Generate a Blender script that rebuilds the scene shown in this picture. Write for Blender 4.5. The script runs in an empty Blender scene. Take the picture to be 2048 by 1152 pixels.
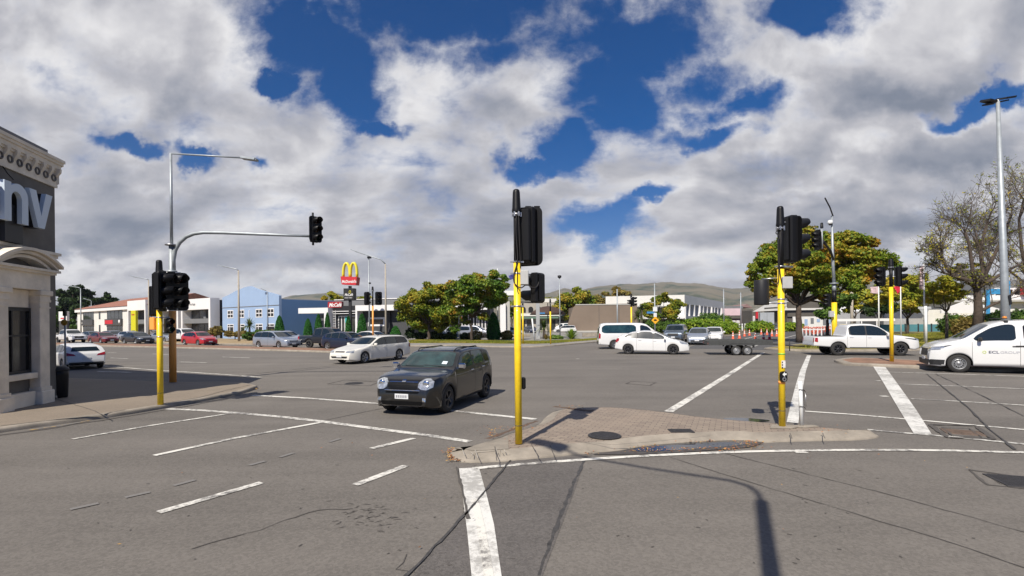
import bpy, bmesh, math, random
import numpy as np
from mathutils import Vector, Matrix

random.seed(7)
RNG = np.random.default_rng(7)
sc = bpy.context.scene
COL = sc.collection
PI = math.pi

# ------------------------------------------------------------------ camera
FOC = 990.0          # focal length in photo pixels (photo 2048 x 1152)
HOR = 647.0          # horizon row at the picture centre
CAMZ = 2.0
RHO = math.radians(-0.56)
cam_d = bpy.data.cameras.new('camera')
cam = bpy.data.objects.new('camera', cam_d); COL.objects.link(cam)
cam_d.sensor_width = 36.0
cam_d.lens = 36.0 * FOC / 2048.0
cam_d.shift_y = (HOR - 576.0) / 2048.0
cam_d.clip_start = 0.1; cam_d.clip_end = 20000
_r = Vector((math.cos(RHO), 0, math.sin(RHO))); _u = Vector((-math.sin(RHO), 0, math.cos(RHO)))
_b = Vector((0, -1, 0))
M = Matrix((_r, _u, _b)).transposed().to_4x4(); M.translation = (0, 0, CAMZ)
cam.matrix_world = M
sc.camera = cam

# ------------------------------------------------------------------ sun, sky, exposure
SUN_EL = math.radians(47.0); SUN_AZ = math.radians(24.5)   # sun stands behind the viewer, to the left
sdir = Vector((-math.sin(SUN_AZ) * math.cos(SUN_EL), -math.cos(SUN_AZ) * math.cos(SUN_EL), math.sin(SUN_EL)))
sl = bpy.data.lights.new('sun', 'SUN'); sl.energy = 5.0; sl.angle = math.radians(0.5); sl.color = (1.0, 0.93, 0.82)
so = bpy.data.objects.new('sun', sl); COL.objects.link(so)
so.rotation_euler = sdir.to_track_quat('Z', 'Y').to_euler()
so.location = (-30, -60, 80)
sc.view_settings.view_transform = 'Standard'; sc.view_settings.look = 'None'
sc.view_settings.gamma = 1.0; sc.view_settings.exposure = 0.36
sc.render.resolution_x = 1024; sc.render.resolution_y = 576

wd = bpy.data.worlds.new('World'); sc.world = wd; wd.use_nodes = True
nt = wd.node_tree; nt.nodes.clear()
def WN(t, **kw):
    n = nt.nodes.new(t)
    for k, v in kw.items(): setattr(n, k, v)
    return n
def WL(a, b): nt.links.new(a, b)
def wmath(op, a, b=None, c=None, clamp=False):
    n = WN('ShaderNodeMath', operation=op, use_clamp=clamp)
    for i, v in enumerate((a, b, c)):
        if v is None: continue
        if hasattr(v, 'is_output') or isinstance(v, bpy.types.NodeSocket): WL(v, n.inputs[i])
        else: n.inputs[i].default_value = v
    return n.outputs[0]
def wmix(f, a, b):
    n = WN('ShaderNodeMix', data_type='RGBA')
    for s, v in ((n.inputs[0], f), (n.inputs[6], a), (n.inputs[7], b)):
        if isinstance(v, bpy.types.NodeSocket): WL(v, s)
        elif isinstance(v, (int, float)): s.default_value = v
        else: s.default_value = (*v, 1)
    return n.outputs[2]
sky = WN('ShaderNodeTexSky', sky_type='NISHITA', sun_disc=False)
sky.sun_elevation = SUN_EL; sky.sun_rotation = math.atan2(sdir.x, sdir.y)
sky.air_density = 1.0; sky.dust_density = 0.4; sky.ozone_density = 2.5
tc = WN('ShaderNodeTexCoord')
sep = WN('ShaderNodeSeparateXYZ'); WL(tc.outputs['Generated'], sep.inputs[0])
X, Y, Z = sep.outputs
ay = wmath('MAXIMUM', wmath('ABSOLUTE', Y), 0.08)
U = wmath('DIVIDE', X, ay); V = wmath('DIVIDE', Z, ay)
P0 = WN('ShaderNodeCombineXYZ'); WL(U, P0.inputs[0]); WL(V, P0.inputs[1])
# coordinates that tighten towards the horizon, for the cloud noise
den = wmath('ADD', wmath('MAXIMUM', V, 0.0), 0.24)
cx_ = WN('ShaderNodeCombineXYZ')
WL(wmath('MULTIPLY', U, 1.9), cx_.inputs[0]); WL(wmath('MULTIPLY', wmath('LOGARITHM', den, 2.718), 1.9), cx_.inputs[1])
WL(wmath('MULTIPLY', Y, 0.15), cx_.inputs[2])
Q = cx_.outputs[0]
def wnoise(vec, scale, detail=8, rough=0.55, dist=0.0, off=(0, 0, 0)):
    m = WN('ShaderNodeMapping'); WL(vec, m.inputs[0]); m.inputs[1].default_value = off
    n = WN('ShaderNodeTexNoise'); WL(m.outputs[0], n.inputs['Vector'])
    n.inputs['Scale'].default_value = scale; n.inputs['Detail'].default_value = detail
    n.inputs['Roughness'].default_value = rough; n.inputs['Distortion'].default_value = dist
    return n
wn1 = wnoise(P0.outputs[0], 5.0, 6, 0.6)
vs = WN('ShaderNodeVectorMath', operation='SUBTRACT'); WL(wn1.outputs['Color'], vs.inputs[0]); vs.inputs[1].default_value = (0.5, 0.5, 0.5)
vsc = WN('ShaderNodeVectorMath', operation='SCALE'); WL(vs.outputs[0], vsc.inputs[0]); vsc.inputs['Scale'].default_value = 0.22
va = WN('ShaderNodeVectorMath', operation='ADD'); WL(P0.outputs[0], va.inputs[0]); WL(vsc.outputs[0], va.inputs[1])
PW = va.outputs[0]
def blobs(lst, inner=0.35, outer=1.15):
    """soft ellipses of the sky, each (x, y, rx, ry, tilt, weight), as directions from the crossing"""
    acc = None
    for (px, py, rx, ry, a, w) in lst:
        m = WN('ShaderNodeMapping', vector_type='TEXTURE'); WL(PW, m.inputs[0])
        m.inputs[1].default_value = ((px - 1024) / FOC, (HOR - py) / FOC, 0)
        m.inputs[2].default_value = (0, 0, math.radians(a)); m.inputs[3].default_value = (rx / FOC, ry / FOC, 1e6)
        l = WN('ShaderNodeVectorMath', operation='LENGTH'); WL(m.outputs[0], l.inputs[0])
        r = WN('ShaderNodeMapRange', interpolation_type='SMOOTHSTEP')
        WL(l.outputs['Value'], r.inputs[0]); r.inputs[1].default_value = outer; r.inputs[2].default_value = inner
        r.inputs[3].default_value = 0; r.inputs[4].default_value = w
        acc = r.outputs[0] if acc is None else wmath('MAXIMUM', acc, r.outputs[0])
    return acc
HOLES = [(1270, 60, 260, 110, 0, 1), (1240, 165, 160, 110, -10, 1), (1090, 70, 120, 90, 0, .75), (1400, 175, 120, 70, 10, .85),
         (930, 5, 320, 85, 0, .88), (640, 50, 150, 95, -20, .8), (1000, 90, 130, 70, 0, .7), (730, 110, 90, 70, -30, .75), (700, 175, 90, 80, -35, .95), (765, 245, 60, 26, 0, .9), (860, 90, 70, 40, 0, .5),
         (560, 145, 50, 26, -15, .8), (265, 282, 62, 22, 0, .95), (400, 296, 52, 20, -25, .9), (545, 340, 30, 20, 0, .6),
         (1600, 15, 190, 62, 5, .95), (1480, 215, 110, 45, 0, .82), (1440, 262, 110, 26, 0, .75), (1120, 290, 80, 70, 30, .95), (1070, 335, 70, 28, 0, .95),
         (1200, 455, 95, 48, 0, 1), (1290, 402, 70, 18, 22, .9), (1950, 205, 120, 26, 14, 1), (985, 120, 60, 60, 0, .6), (1015, 310, 30, 40, 0, .6),
         (160, 560, 120, 14, 0, .35), (1500, -160, 900, 140, 0, .9), (300, -260, 500, 120, 0, .8)]
DARKS = [(300, 400, 240, 75, 0, .8), (430, 190, 260, 60, -15, .3), (130, 200, 240, 60, 0, .35), (660, 520, 200, 28, 0, .5), (230, 480, 300, 30, 0, .55),
         (1780, 205, 200, 40, 8, .9), (1900, 300, 190, 60, 15, 1), (1840, 465, 210, 45, 0, 1), (1650, 440, 170, 40, 0, .75), (880, 490, 160, 28, 0, .5),
         (1560, 370, 170, 45, 0, .6), (840, 400, 180, 50, 0, .45), (1010, 470, 200, 40, 0, .5), (1000, 240, 180, 40, 0, .25), (420, 310, 70, 50, 0, .6)]
LIGHTS = [(560, 400, 120, 50, 10, 1), (280, 350, 90, 70, -40, .9), (1560, 120, 60, 150, -25, .8), (1700, 60, 240, 100, 10, .9), (1580, 230, 45, 60, 0, .9), (150, 60, 300, 120, 0, .45),
          (1320, 290, 160, 60, 0, .6), (1750, 300, 110, 30, 10, .6), (1500, 300, 90, 40, 0, .5), (1810, 435, 70, 20, 0, .6),
          (1180, 520, 260, 50, 0, .95), (1350, 510, 180, 45, 0, .8), (150, 520, 180, 26, 0, .95), (200, 545, 260, 18, 0, .8), (640, 560, 260, 16, 0, .6), (1920, 505, 200, 26, 5, .7), (830, 170, 120, 80, 0, .4), (480, 70, 60, 60, 0, .5), (520, 545, 200, 20, 0, .5), (1060, 185, 90, 60, 0, .4)]
hole = blobs(HOLES, 0.0, 1.6); dark = blobs(DARKS, 0.2, 1.3); light = blobs(LIGHTS, 0.1, 1.25)
nA = wnoise(Q, 1.7, 12, 0.60, 0.25).outputs[0]
nB = wnoise(Q, 5.5, 10, 0.62, 0.15, (3.1, 7.7, 0)).outputs[0]
nShA = wnoise(Q, 2.0, 7, 0.48, 0.3, (0.0, 0.0, 0)).outputs[0]
nShB = wnoise(Q, 2.0, 7, 0.48, 0.3, (0.05, -0.13, 0)).outputs[0]
# overhead and behind the viewer the sky is mostly open
front = WN('ShaderNodeMapRange', interpolation_type='SMOOTHSTEP'); WL(Y, front.inputs[0])
front.inputs[1].default_value = 0.05; front.inputs[2].default_value = 0.45; front.inputs[3].default_value = 0.95; front.inputs[4].default_value = 0.0
hole_all = wmath('MAXIMUM', hole, front.outputs[0])
cov = wmath('SUBTRACT', wmath('ADD', 1.0, wmath('ADD', wmath('MULTIPLY', wmath('SUBTRACT', nA, 0.5), 2.6), wmath('MULTIPLY', wmath('SUBTRACT', nB, 0.5), 1.5))),
            wmath('MULTIPLY', hole_all, 1.55))
cr = WN('ShaderNodeMapRange', interpolation_type='SMOOTHSTEP'); WL(cov, cr.inputs[0])
cr.inputs[1].default_value = -0.05; cr.inputs[2].default_value = 1.05
cover = cr.outputs[0]
relief = wmath('MULTIPLY', wmath('SUBTRACT', nShA, nShB), 1.9)
bright = wmath('ADD', wmath('ADD', 0.60, wmath('MULTIPLY', wmath('SUBTRACT', nA, 0.5), -0.7)), relief)
bright = wmath('ADD', bright, wmath('MULTIPLY', wmath('SUBTRACT', nB, 0.5), 0.13))
bright = wmath('ADD', bright, wmath('MULTIPLY', light, 0.30))
bright = wmath('SUBTRACT', bright, wmath('MULTIPLY', dark, 0.46), clamp=True)
edge = WN('ShaderNodeMapRange', interpolation_type='SMOOTHSTEP'); WL(cov, edge.inputs[0]); edge.inputs[1].default_value = 1.25; edge.inputs[2].default_value = 0.55; edge.inputs[3].default_value = 0.0; edge.inputs[4].default_value = 0.24
bright = wmath('ADD', bright, edge.outputs[0], clamp=True)
ramp = WN('ShaderNodeValToRGB'); WL(bright, ramp.inputs[0])
ce = ramp.color_ramp; ce.elements[0].position = 0.0; ce.elements[0].color = (2.4, 2.75, 3.5, 1)
ce.elements[1].position = 1.0; ce.elements[1].color = (9.3, 9.2, 9.3, 1)
for p, c in ((0.3, (3.9, 4.1, 4.75)), (0.6, (5.7, 5.7, 6.15))):
    e = ce.elements.new(p); e.color = (*c, 1)
# the open sky, deepened as a clear southern sky is
hs = WN('ShaderNodeHueSaturation'); WL(sky.outputs[0], hs.inputs['Color']); hs.inputs['Saturation'].default_value = 1.52; hs.inputs['Value'].default_value = 0.74
tint = WN('ShaderNodeVectorMath', operation='MULTIPLY'); WL(hs.outputs[0], tint.inputs[0]); tint.inputs[1].default_value = (1.0, 0.90, 1.16)
final = wmix(cover, tint.outputs[0], ramp.outputs[0])
bg = WN('ShaderNodeBackground'); WL(final, bg.inputs[0]); bg.inputs[1].default_value = 0.07
wo = WN('ShaderNodeOutputWorld'); WL(bg.outputs[0], wo.inputs[0])

# ------------------------------------------------------------------ picture <-> ground helpers
def ray(px, py):
    a = px - 1024.0; b = HOR - py
    return Vector((a * math.cos(RHO) - b * math.sin(RHO), FOC, a * math.sin(RHO) + b * math.cos(RHO)))
def G(px, py, z=0.0):
    d = ray(px, py); t = (z - CAMZ) / d.z
    return Vector((d.x * t, d.y * t, z))
def AT(px, py, yy):
    d = ray(px, py); t = yy / FOC
    return Vector((d.x * t, yy, CAMZ + d.z * t))
def XG(px, yy):
    p = AT(px, 660, yy); return Vector((p.x, yy, 0))
def HZ(px, py, yy): return AT(px, py, yy).z

# ------------------------------------------------------------------ object helpers
def tag(o, label=None, cat=None, group=None, kind=None):
    if label: o['label'] = label
    if cat: o['category'] = cat
    if group: o['group'] = group
    if kind: o['kind'] = kind
    return o
def thing(name, label, cat, loc=(0, 0, 0), rz=0.0, group=None):
    o = bpy.data.objects.new(name, None); COL.objects.link(o)
    o.location = loc; o.rotation_euler = (0, 0, rz); o.empty_display_size = 0.2
    return tag(o, label, cat, group)
def link(name, me, mats, parent=None, loc=None, rz=None):
    o = bpy.data.objects.new(name, me); COL.objects.link(o)
    for m in (mats if isinstance(mats, (list, tuple)) else [mats]):
        if m is not None: me.materials.append(m)
    if parent is not None: o.parent = parent
    if loc is not None: o.location = loc
    if rz is not None: o.rotation_euler = (0, 0, rz)
    return o
def copy_tree(o, parent=None):
    c = o.copy(); COL.objects.link(c)
    if parent is not None: c.parent = parent
    for ch in list(o.children): copy_tree(ch, c)
    return c

class MB:
    """collects simple shapes and links them as one mesh"""
    def __init__(s): s.v = []; s.f = []; s.m = []; s.sm = []
    def add(s, vs, fs, mi=0, smooth=False):
        n = len(s.v); s.v.extend([tuple(v) for v in vs])
        for f in fs: s.f.append([i + n for i in f]); s.m.append(mi); s.sm.append(smooth)
        return s
    def box(s, a, b, mi=0, ch=0.0):
        x0, y0, z0 = a; x1, y1, z1 = b
        if x0 > x1: x0, x1 = x1, x0
        if y0 > y1: y0, y1 = y1, y0
        if z0 > z1: z0, z1 = z1, z0
        if ch <= 0:
            return s.add([(x0, y0, z0), (x1, y0, z0), (x1, y1, z0), (x0, y1, z0), (x0, y0, z1), (x1, y0, z1), (x1, y1, z1), (x0, y1, z1)],
                         [(0, 3, 2, 1), (4, 5, 6, 7), (0, 1, 5, 4), (1, 2, 6, 5), (2, 3, 7, 6), (3, 0, 4, 7)], mi)
        c = ch; p = [(x0 + c, y0), (x1 - c, y0), (x1, y0 + c), (x1, y1 - c), (x1 - c, y1), (x0 + c, y1), (x0, y1 - c), (x0, y0 + c)]
        q = [(x0 + c, y0 + c), (x1 - c, y0 + c), (x1 - c, y0 + c), (x1 - c, y1 - c), (x1 - c, y1 - c), (x0 + c, y1 - c), (x0 + c, y1 - c), (x0 + c, y0 + c)]
        vs = [(a_, b_, z0 + c) for a_, b_ in p] + [(a_, b_, z1 - c) for a_, b_ in p] + [(x0 + c, y0 + c, z1), (x1 - c, y0 + c, z1), (x1 - c, y1 - c, z1), (x0 + c, y1 - c, z1)] + \
             [(x0 + c, y0 + c, z0), (x1 - c, y0 + c, z0), (x1 - c, y1 - c, z0), (x0 + c, y1 - c, z0)]
        fs = [(i, (i + 1) % 8, 8 + (i + 1) % 8, 8 + i) for i in range(8)]
        fs += [(16, 17, 18, 19), (23, 22, 21, 20), (8, 9, 17, 16), (10, 11, 18, 17), (12, 13, 19, 18), (14, 15, 16, 19),
               (9, 10, 17), (11, 12, 18), (13, 14, 19), (15, 8, 16),
               (1, 0, 20, 21), (3, 2, 21, 22), (5, 4, 22, 23), (7, 6, 23, 20), (2, 1, 21), (4, 3, 22), (6, 5, 23), (0, 7, 20)]
        return s.add(vs, fs, mi)
    def obox(s, c, ax, ay, az, mi=0):
        """box about centre c with half-axis vectors"""
        c = Vector(c); ax = Vector(ax); ay = Vector(ay); az = Vector(az)
        vs = [c + i * ax + j * ay + k * az for k in (-1, 1) for j in (-1, 1) for i in (-1, 1)]
        return s.add(vs, [(0, 2, 3, 1), (4, 5, 7, 6), (0, 1, 5, 4), (2, 6, 7, 3), (0, 4, 6, 2), (1, 3, 7, 5)], mi)
    def tube(s, pts, r, n=10, mi=0, cap=True, smooth=True):
        pts = [Vector(p) for p in pts]
        rs = r if isinstance(r, (list, tuple)) else [r] * len(pts)
        base = len(s.v); prev = None
        for i, p in enumerate(pts):
            d = (pts[min(i + 1, len(pts) - 1)] - pts[max(i - 1, 0)])
            if d.length < 1e-9: d = Vector((0, 0, 1))
            d.normalize()
            if prev is None:
                a = Vector((1, 0, 0)) if abs(d.x) < 0.9 else Vector((0, 1, 0))
                a = (a - d * a.dot(d)).normalized()
            else:
                a = (prev - d * prev.dot(d)).normalized()
            prev = a; b = d.cross(a)
            for k in range(n):
                t = 2 * PI * k / n
                s.v.append(tuple(p + (a * math.cos(t) + b * math.sin(t)) * rs[i]))
        for i in range(len(pts) - 1):
            for k in range(n):
                a0 = base + i * n + k; a1 = base + i * n + (k + 1) % n
                s.f.append([a0, a1, a1 + n, a0 + n]); s.m.append(mi); s.sm.append(smooth)
        if cap:
            s.f.append([base + k for k in range(n)][::-1]); s.m.append(mi); s.sm.append(False)
            e = base + (len(pts) - 1) * n
            s.f.append([e + k for k in range(n)]); s.m.append(mi); s.sm.append(False)
        return s
    def lathe(s, prof, c=(0, 0, 0), axis='z', n=20, mi=0, smooth=True):
        """prof: (radius, height) pairs"""
        base = len(s.v)
        for (r, h) in prof:
            for k in range(n):
                t = 2 * PI * k / n; a = r * math.cos(t); b = r * math.sin(t)
                if axis == 'z': p = (c[0] + a, c[1] + b, c[2] + h)
                elif axis == 'y': p = (c[0] + a, c[1] + h, c[2] + b)
                else: p = (c[0] + h, c[1] + a, c[2] + b)
                s.v.append(p)
        for i in range(len(prof) - 1):
            for k in range(n):
                a0 = base + i * n + k; a1 = base + i * n + (k + 1) % n
                s.f.append([a0, a1, a1 + n, a0 + n]); s.m.append(mi); s.sm.append(smooth)
        return s
    def prism(s, poly, h0, h1, plane='xy', mi=0):
        """closed outline extruded between h0 and h1 along the third axis"""
        n = len(poly)
        def P(a, b, h):
            return (a, b, h) if plane == 'xy' else ((a, h, b) if plane == 'xz' else (h, a, b))
        vs = [P(a, b, h0) for a, b in poly] + [P(a, b, h1) for a, b in poly]
        fs = [[i, (i + 1) % n, n + (i + 1) % n, n + i] for i in range(n)]
        fs += [list(range(n))[::-1], list(range(n, 2 * n))]
        return s.add(vs, fs, mi)
    def mesh(s, name='m'):
        me = bpy.data.meshes.new(name); me.from_pydata(s.v, [], s.f)
        me.polygons.foreach_set('material_index', s.m); me.polygons.foreach_set('use_smooth', s.sm)
        bm = bmesh.new(); bm.from_mesh(me)
        bmesh.ops.recalc_face_normals(bm, faces=bm.faces[:]); bm.to_mesh(me); bm.free()
        me.update(); return me
    def build(s, name, mats, parent=None, loc=None, rz=None):
        return link(name, s.mesh(name), mats, parent, loc, rz)

def text_part(name, txt, m, parent, loc, size, rot, depth=0.01, bold=0.0, sx=1.0, align='LEFT', shear=0.0):
    """lettering turned into a mesh"""
    cu = bpy.data.curves.new(name, 'FONT'); cu.body = txt; cu.size = size; cu.extrude = depth; cu.align_x = align
    cu.offset = bold; cu.resolution_u = 3; cu.shear = shear
    ob = bpy.data.objects.new('tmp_text', cu); COL.objects.link(ob)
    bpy.context.view_layer.update()
    dg = bpy.context.evaluated_depsgraph_get()
    me = bpy.data.meshes.new_from_object(ob.evaluated_get(dg)); me.name = name
    bpy.data.objects.remove(ob); bpy.data.curves.remove(cu)
    me.materials.clear()
    o = link(name, me, m, parent); o.location = loc; o.rotation_euler = rot; o.scale = (sx, 1, 1)
    return o

# ------------------------------------------------------------------ materials
MATS = {}
def mat(name, col, rough=0.6, metal=0.0, var=0.0, vscale=3.0, bump=0.0, bscale=60.0, coat=0.0, col2=None, spec=0.5, detail=6):
    if name in MATS: return MATS[name]
    m = bpy.data.materials.new(name); m.use_nodes = True; t = m.node_tree; b = t.nodes['Principled BSDF']
    b.inputs['Base Color'].default_value = (*col, 1); b.inputs['Roughness'].default_value = rough
    b.inputs['Metallic'].default_value = metal; b.inputs['Coat Weight'].default_value = coat; b.inputs['Coat Roughness'].default_value = 0.04
    b.inputs['Specular IOR Level'].default_value = spec
    co = None
    if var > 0 or bump > 0:
        co = t.nodes.new('ShaderNodeTexCoord')
    if var > 0:
        n = t.nodes.new('ShaderNodeTexNoise'); n.inputs['Scale'].default_value = vscale; n.inputs['Detail'].default_value = detail; n.inputs['Roughness'].default_value = 0.65
        t.links.new(co.outputs['Object'], n.inputs['Vector'])
        r = t.nodes.new('ShaderNodeMapRange'); t.links.new(n.outputs[0], r.inputs[0]); r.inputs[1].default_value = 0.3; r.inputs[2].default_value = 0.7
        x = t.nodes.new('ShaderNodeMix'); x.data_type = 'RGBA'; t.links.new(r.outputs[0], x.inputs[0])
        c2 = col2 or tuple(min(1, c * (1 + var)) for c in col); c1 = col if col2 else tuple(c * (1 - var) for c in col)
        x.inputs[6].default_value = (*c1, 1); x.inputs[7].default_value = (*c2, 1)
        t.links.new(x.outputs[2], b.inputs['Base Color'])
    if bump > 0:
        n = t.nodes.new('ShaderNodeTexNoise'); n.inputs['Scale'].default_value = bscale; n.inputs['Detail'].default_value = 4
        t.links.new(co.outputs['Object'], n.inputs['Vector'])
        bp = t.nodes.new('ShaderNodeBump'); bp.inputs['Strength'].default_value = bump; bp.inputs['Distance'].default_value = 0.01
        t.links.new(n.outputs[0], bp.inputs['Height']); t.links.new(bp.outputs[0], b.inputs['Normal'])
    MATS[name] = m; return m
# ------------------------------------------------------------------ ground, road, markings
def N(t, kind, **kw):
    n = t.nodes.new(kind)
    for k, v in kw.items(): setattr(n, k, v)
    return n
def asphalt(name, base, tint=(1, 1, 1), crack=0.0, streak=0.20, speck=1.0):
    m = bpy.data.materials.new(name); m.use_nodes = True; t = m.node_tree; b = t.nodes['Principled BSDF']
    co = N(t, 'ShaderNodeTexCoord'); O = co.outputs['Object']
    def noise(sc_, det=5, ro=0.6, vec=None, dist=0):
        n = N(t, 'ShaderNodeTexNoise'); n.inputs['Scale'].default_value = sc_; n.inputs['Detail'].default_value = det
        n.inputs['Roughness'].default_value = ro; n.inputs['Distortion'].default_value = dist
        t.links.new(vec or O, n.inputs['Vector']); return n.outputs[0]
    def mth(op, a, b_):
        n = N(t, 'ShaderNodeMath', operation=op)
        for i, v in enumerate((a, b_)):
            if isinstance(v, (int, float)): n.inputs[i].default_value = v
            else: t.links.new(v, n.inputs[i])
        return n.outputs[0]
    mp = N(t, 'ShaderNodeMapping'); t.links.new(O, mp.inputs[0]); mp.inputs[2].default_value = (0, 0, math.radians(30.5)); mp.inputs[3].default_value = (0.05, 0.9, 1)
    st = noise(1.0, 4, 0.6, mp.outputs[0])
    v = mth('ADD', 1.0, mth('MULTIPLY', mth('SUBTRACT', noise(0.13, 4, 0.6, None, .4), 0.5), 0.60))
    v = mth('ADD', v, mth('MULTIPLY', mth('SUBTRACT', noise(0.8, 6, 0.65), 0.5), 0.36))
    v = mth('ADD', v, mth('MULTIPLY', mth('SUBTRACT', st, 0.5), streak * 3.2))
    v = mth('ADD', v, mth('MULTIPLY', mth('SUBTRACT', noise(22, 5, 0.75), 0.5), 0.22 * speck))
    fine = N(t, 'ShaderNodeTexVoronoi'); fine.inputs['Scale'].default_value = 42; t.links.new(O, fine.inputs['Vector'])
    fs = N(t, 'ShaderNodeSeparateColor'); t.links.new(fine.outputs['Color'], fs.inputs[0])
    v = mth('ADD', v, mth('MULTIPLY', mth('SUBTRACT', fs.outputs[0], 0.5), 0.34 * speck))
    v = mth('ADD', v, mth('MULTIPLY', mth('SUBTRACT', noise(130, 2, 0.5), 0.5), 0.8 * speck))
    vc = N(t, 'ShaderNodeVectorMath', operation='SCALE'); vc.inputs[0].default_value = tuple(base[i] * tint[i] for i in range(3)); t.links.new(v, vc.inputs['Scale'])
    t.links.new(vc.outputs[0], b.inputs['Base Color'])
    b.inputs['Roughness'].default_value = 0.82; b.inputs['Specular IOR Level'].default_value = 0.32
    bp = N(t, 'ShaderNodeBump'); bp.inputs['Strength'].default_value = 0.35; bp.inputs['Distance'].default_value = 0.006
    t.links.new(noise(110, 3, 0.6), bp.inputs['Height']); t.links.new(bp.outputs[0], b.inputs['Normal'])
    return m
M_ASPH = asphalt('asphalt', (0.142, 0.129, 0.114), speck=.85)
M_ASPH2 = asphalt('asphalt_patch', (0.106, 0.097, 0.090), speck=1.0)
M_ASPHF = asphalt('asphalt_side_street', (0.085, 0.083, 0.082), speck=.5)
M_PATH = asphalt('footpath_asphalt', (0.225, 0.185, 0.142), speck=.6, streak=.03)
M_CONC = mat('kerb_concrete', (0.26, 0.228, 0.185), 0.85, var=0.28, vscale=2.2, bump=0.3, bscale=90)
M_TAR = mat('tar_seam', (0.05, 0.047, 0.045), 0.65, var=0.5, vscale=14)
M_CRACK = mat('crack', (0.075, 0.067, 0.06), 0.9)
M_FAR = mat('far_ground_soil', (0.16, 0.15, 0.12), 0.95, var=0.25, vscale=0.05)

def paint(name, col, wear=0.5, sc_=9.0, under=(0.17, 0.16, 0.15)):
    """road paint worn through to the asphalt"""
    m = bpy.data.materials.new(name); m.use_nodes = True; t = m.node_tree; b = t.nodes['Principled BSDF']
    co = N(t, 'ShaderNodeTexCoord'); mx = N(t, 'ShaderNodeMix', data_type='RGBA')
    n = N(t, 'ShaderNodeTexNoise'); n.inputs['Scale'].default_value = sc_; n.inputs['Detail'].default_value = 10; n.inputs['Roughness'].default_value = 0.78
    t.links.new(co.outputs['Object'], n.inputs['Vector'])
    n2 = N(t, 'ShaderNodeTexNoise'); n2.inputs['Scale'].default_value = 1.1; n2.inputs['Detail'].default_value = 3; t.links.new(co.outputs['Object'], n2.inputs['Vector'])
    ad = N(t, 'ShaderNodeMath', operation='MULTIPLY_ADD'); t.links.new(n2.outputs[0], ad.inputs[0]); ad.inputs[1].default_value = 0.55; t.links.new(n.outputs[0], ad.inputs[2])
    r = N(t, 'ShaderNodeMapRange'); t.links.new(ad.outputs[0], r.inputs[0]); r.inputs[1].default_value = 0.56 + 0.34 * wear + 0.06; r.inputs[2].default_value = 0.56 + 0.34 * wear - 0.10
    r.inputs[3].default_value = 0; r.inputs[4].default_value = 1
    t.links.new(r.outputs[0], mx.inputs[0]); mx.inputs[6].default_value = (*under, 1); mx.inputs[7].default_value = (*col, 1)
    t.links.new(mx.outputs[2], b.inputs['Base Color']); b.inputs['Roughness'].default_value = 0.7
    return m
M_WH = paint('white_road_paint', (0.66, 0.64, 0.58), 0.80)
M_WW = paint('worn_white_road_paint', (0.64, 0.63, 0.59), 0.74, 9.0, (0.36, 0.35, 0.325))
M_GH = paint('ghost_road_paint', (0.20, 0.19, 0.175), 0.10)
M_YL = paint('yellow_road_paint', (0.62, 0.36, 0.04), 0.5)

def sheet(name, pts, m, z, kind='structure', parent=None):
    me = bpy.data.meshes.new(name); vs = [(p[0], p[1], z) for p in pts]
    me.from_pydata(vs, [], [list(range(len(vs)))]); me.update()
    bm = bmesh.new(); bm.from_mesh(me); bmesh.ops.triangulate(bm, faces=bm.faces[:], ngon_method='EAR_CLIP')
    for f in bm.faces:
        if f.normal.z < 0: f.normal_flip()
    bm.to_mesh(me); bm.free()
    o = link(name, me, m, parent); return tag(o, kind=kind) if kind else o
def poly_area(p): return sum(p[i][0] * p[(i + 1) % len(p)][1] - p[(i + 1) % len(p)][0] * p[i][1] for i in range(len(p))) / 2
def inset(p, d):
    if poly_area(p) < 0: p = p[::-1]
    out = []; n = len(p)
    for i in range(n):
        a = Vector(p[i - 1][:2]); b = Vector(p[i][:2]); c = Vector(p[(i + 1) % n][:2])
        e1 = (b - a).normalized(); e2 = (c - b).normalized()
        n1 = Vector((-e1.y, e1.x)); n2 = Vector((-e2.y, e2.x)); k = n1 + n2
        k = k / max(0.35, k.dot(n1)) if k.length > 1e-6 else n1
        if k.length > 2.2: k = k.normalized() * 2.2
        out.append((b.x + k.x * d, b.y + k.y * d))
    return out
def pdist(q, p):
    best = 1e9
    for i in range(len(p)):
        a = Vector(p[i][:2]); b = Vector(p[(i + 1) % len(p)][:2]); e = b - a; t = max(0, min(1, (q - a).dot(e) / max(1e-9, e.length_squared)))
        best = min(best, (a + e * t - q).length)
    return best
def pinside(q, p):
    c = False; j = len(p) - 1
    for i in range(len(p)):
        if ((p[i][1] > q.y) != (p[j][1] > q.y)) and q.x < (p[j][0] - p[i][0]) * (q.y - p[i][1]) / (p[j][1] - p[i][1] + 1e-12) + p[i][0]: c = not c
        j = i
    return c
def safe_inset(p, d):
    full = inset(p, d); 
    if poly_area(p) < 0: p = p[::-1]
    out = []
    for a, b in zip(p, full):
        A = Vector(a[:2]); Bv = Vector(b); k = 1.0
        for _ in range(12):
            q = A.lerp(Bv, k)
            if pinside(q, p) and pdist(q, p) > .80 * d * k: break
            k *= .78
        out.append(tuple(q))
    return out
def smooth_poly(p, it=1):
    for _ in range(it):
        q = []
        for i in range(len(p)):
            a = Vector(p[i][:2]); b = Vector(p[(i + 1) % len(p)][:2])
            q.append(tuple(a.lerp(b, .25))); q.append(tuple(a.lerp(b, .75)))
        p = q
    return p
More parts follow.
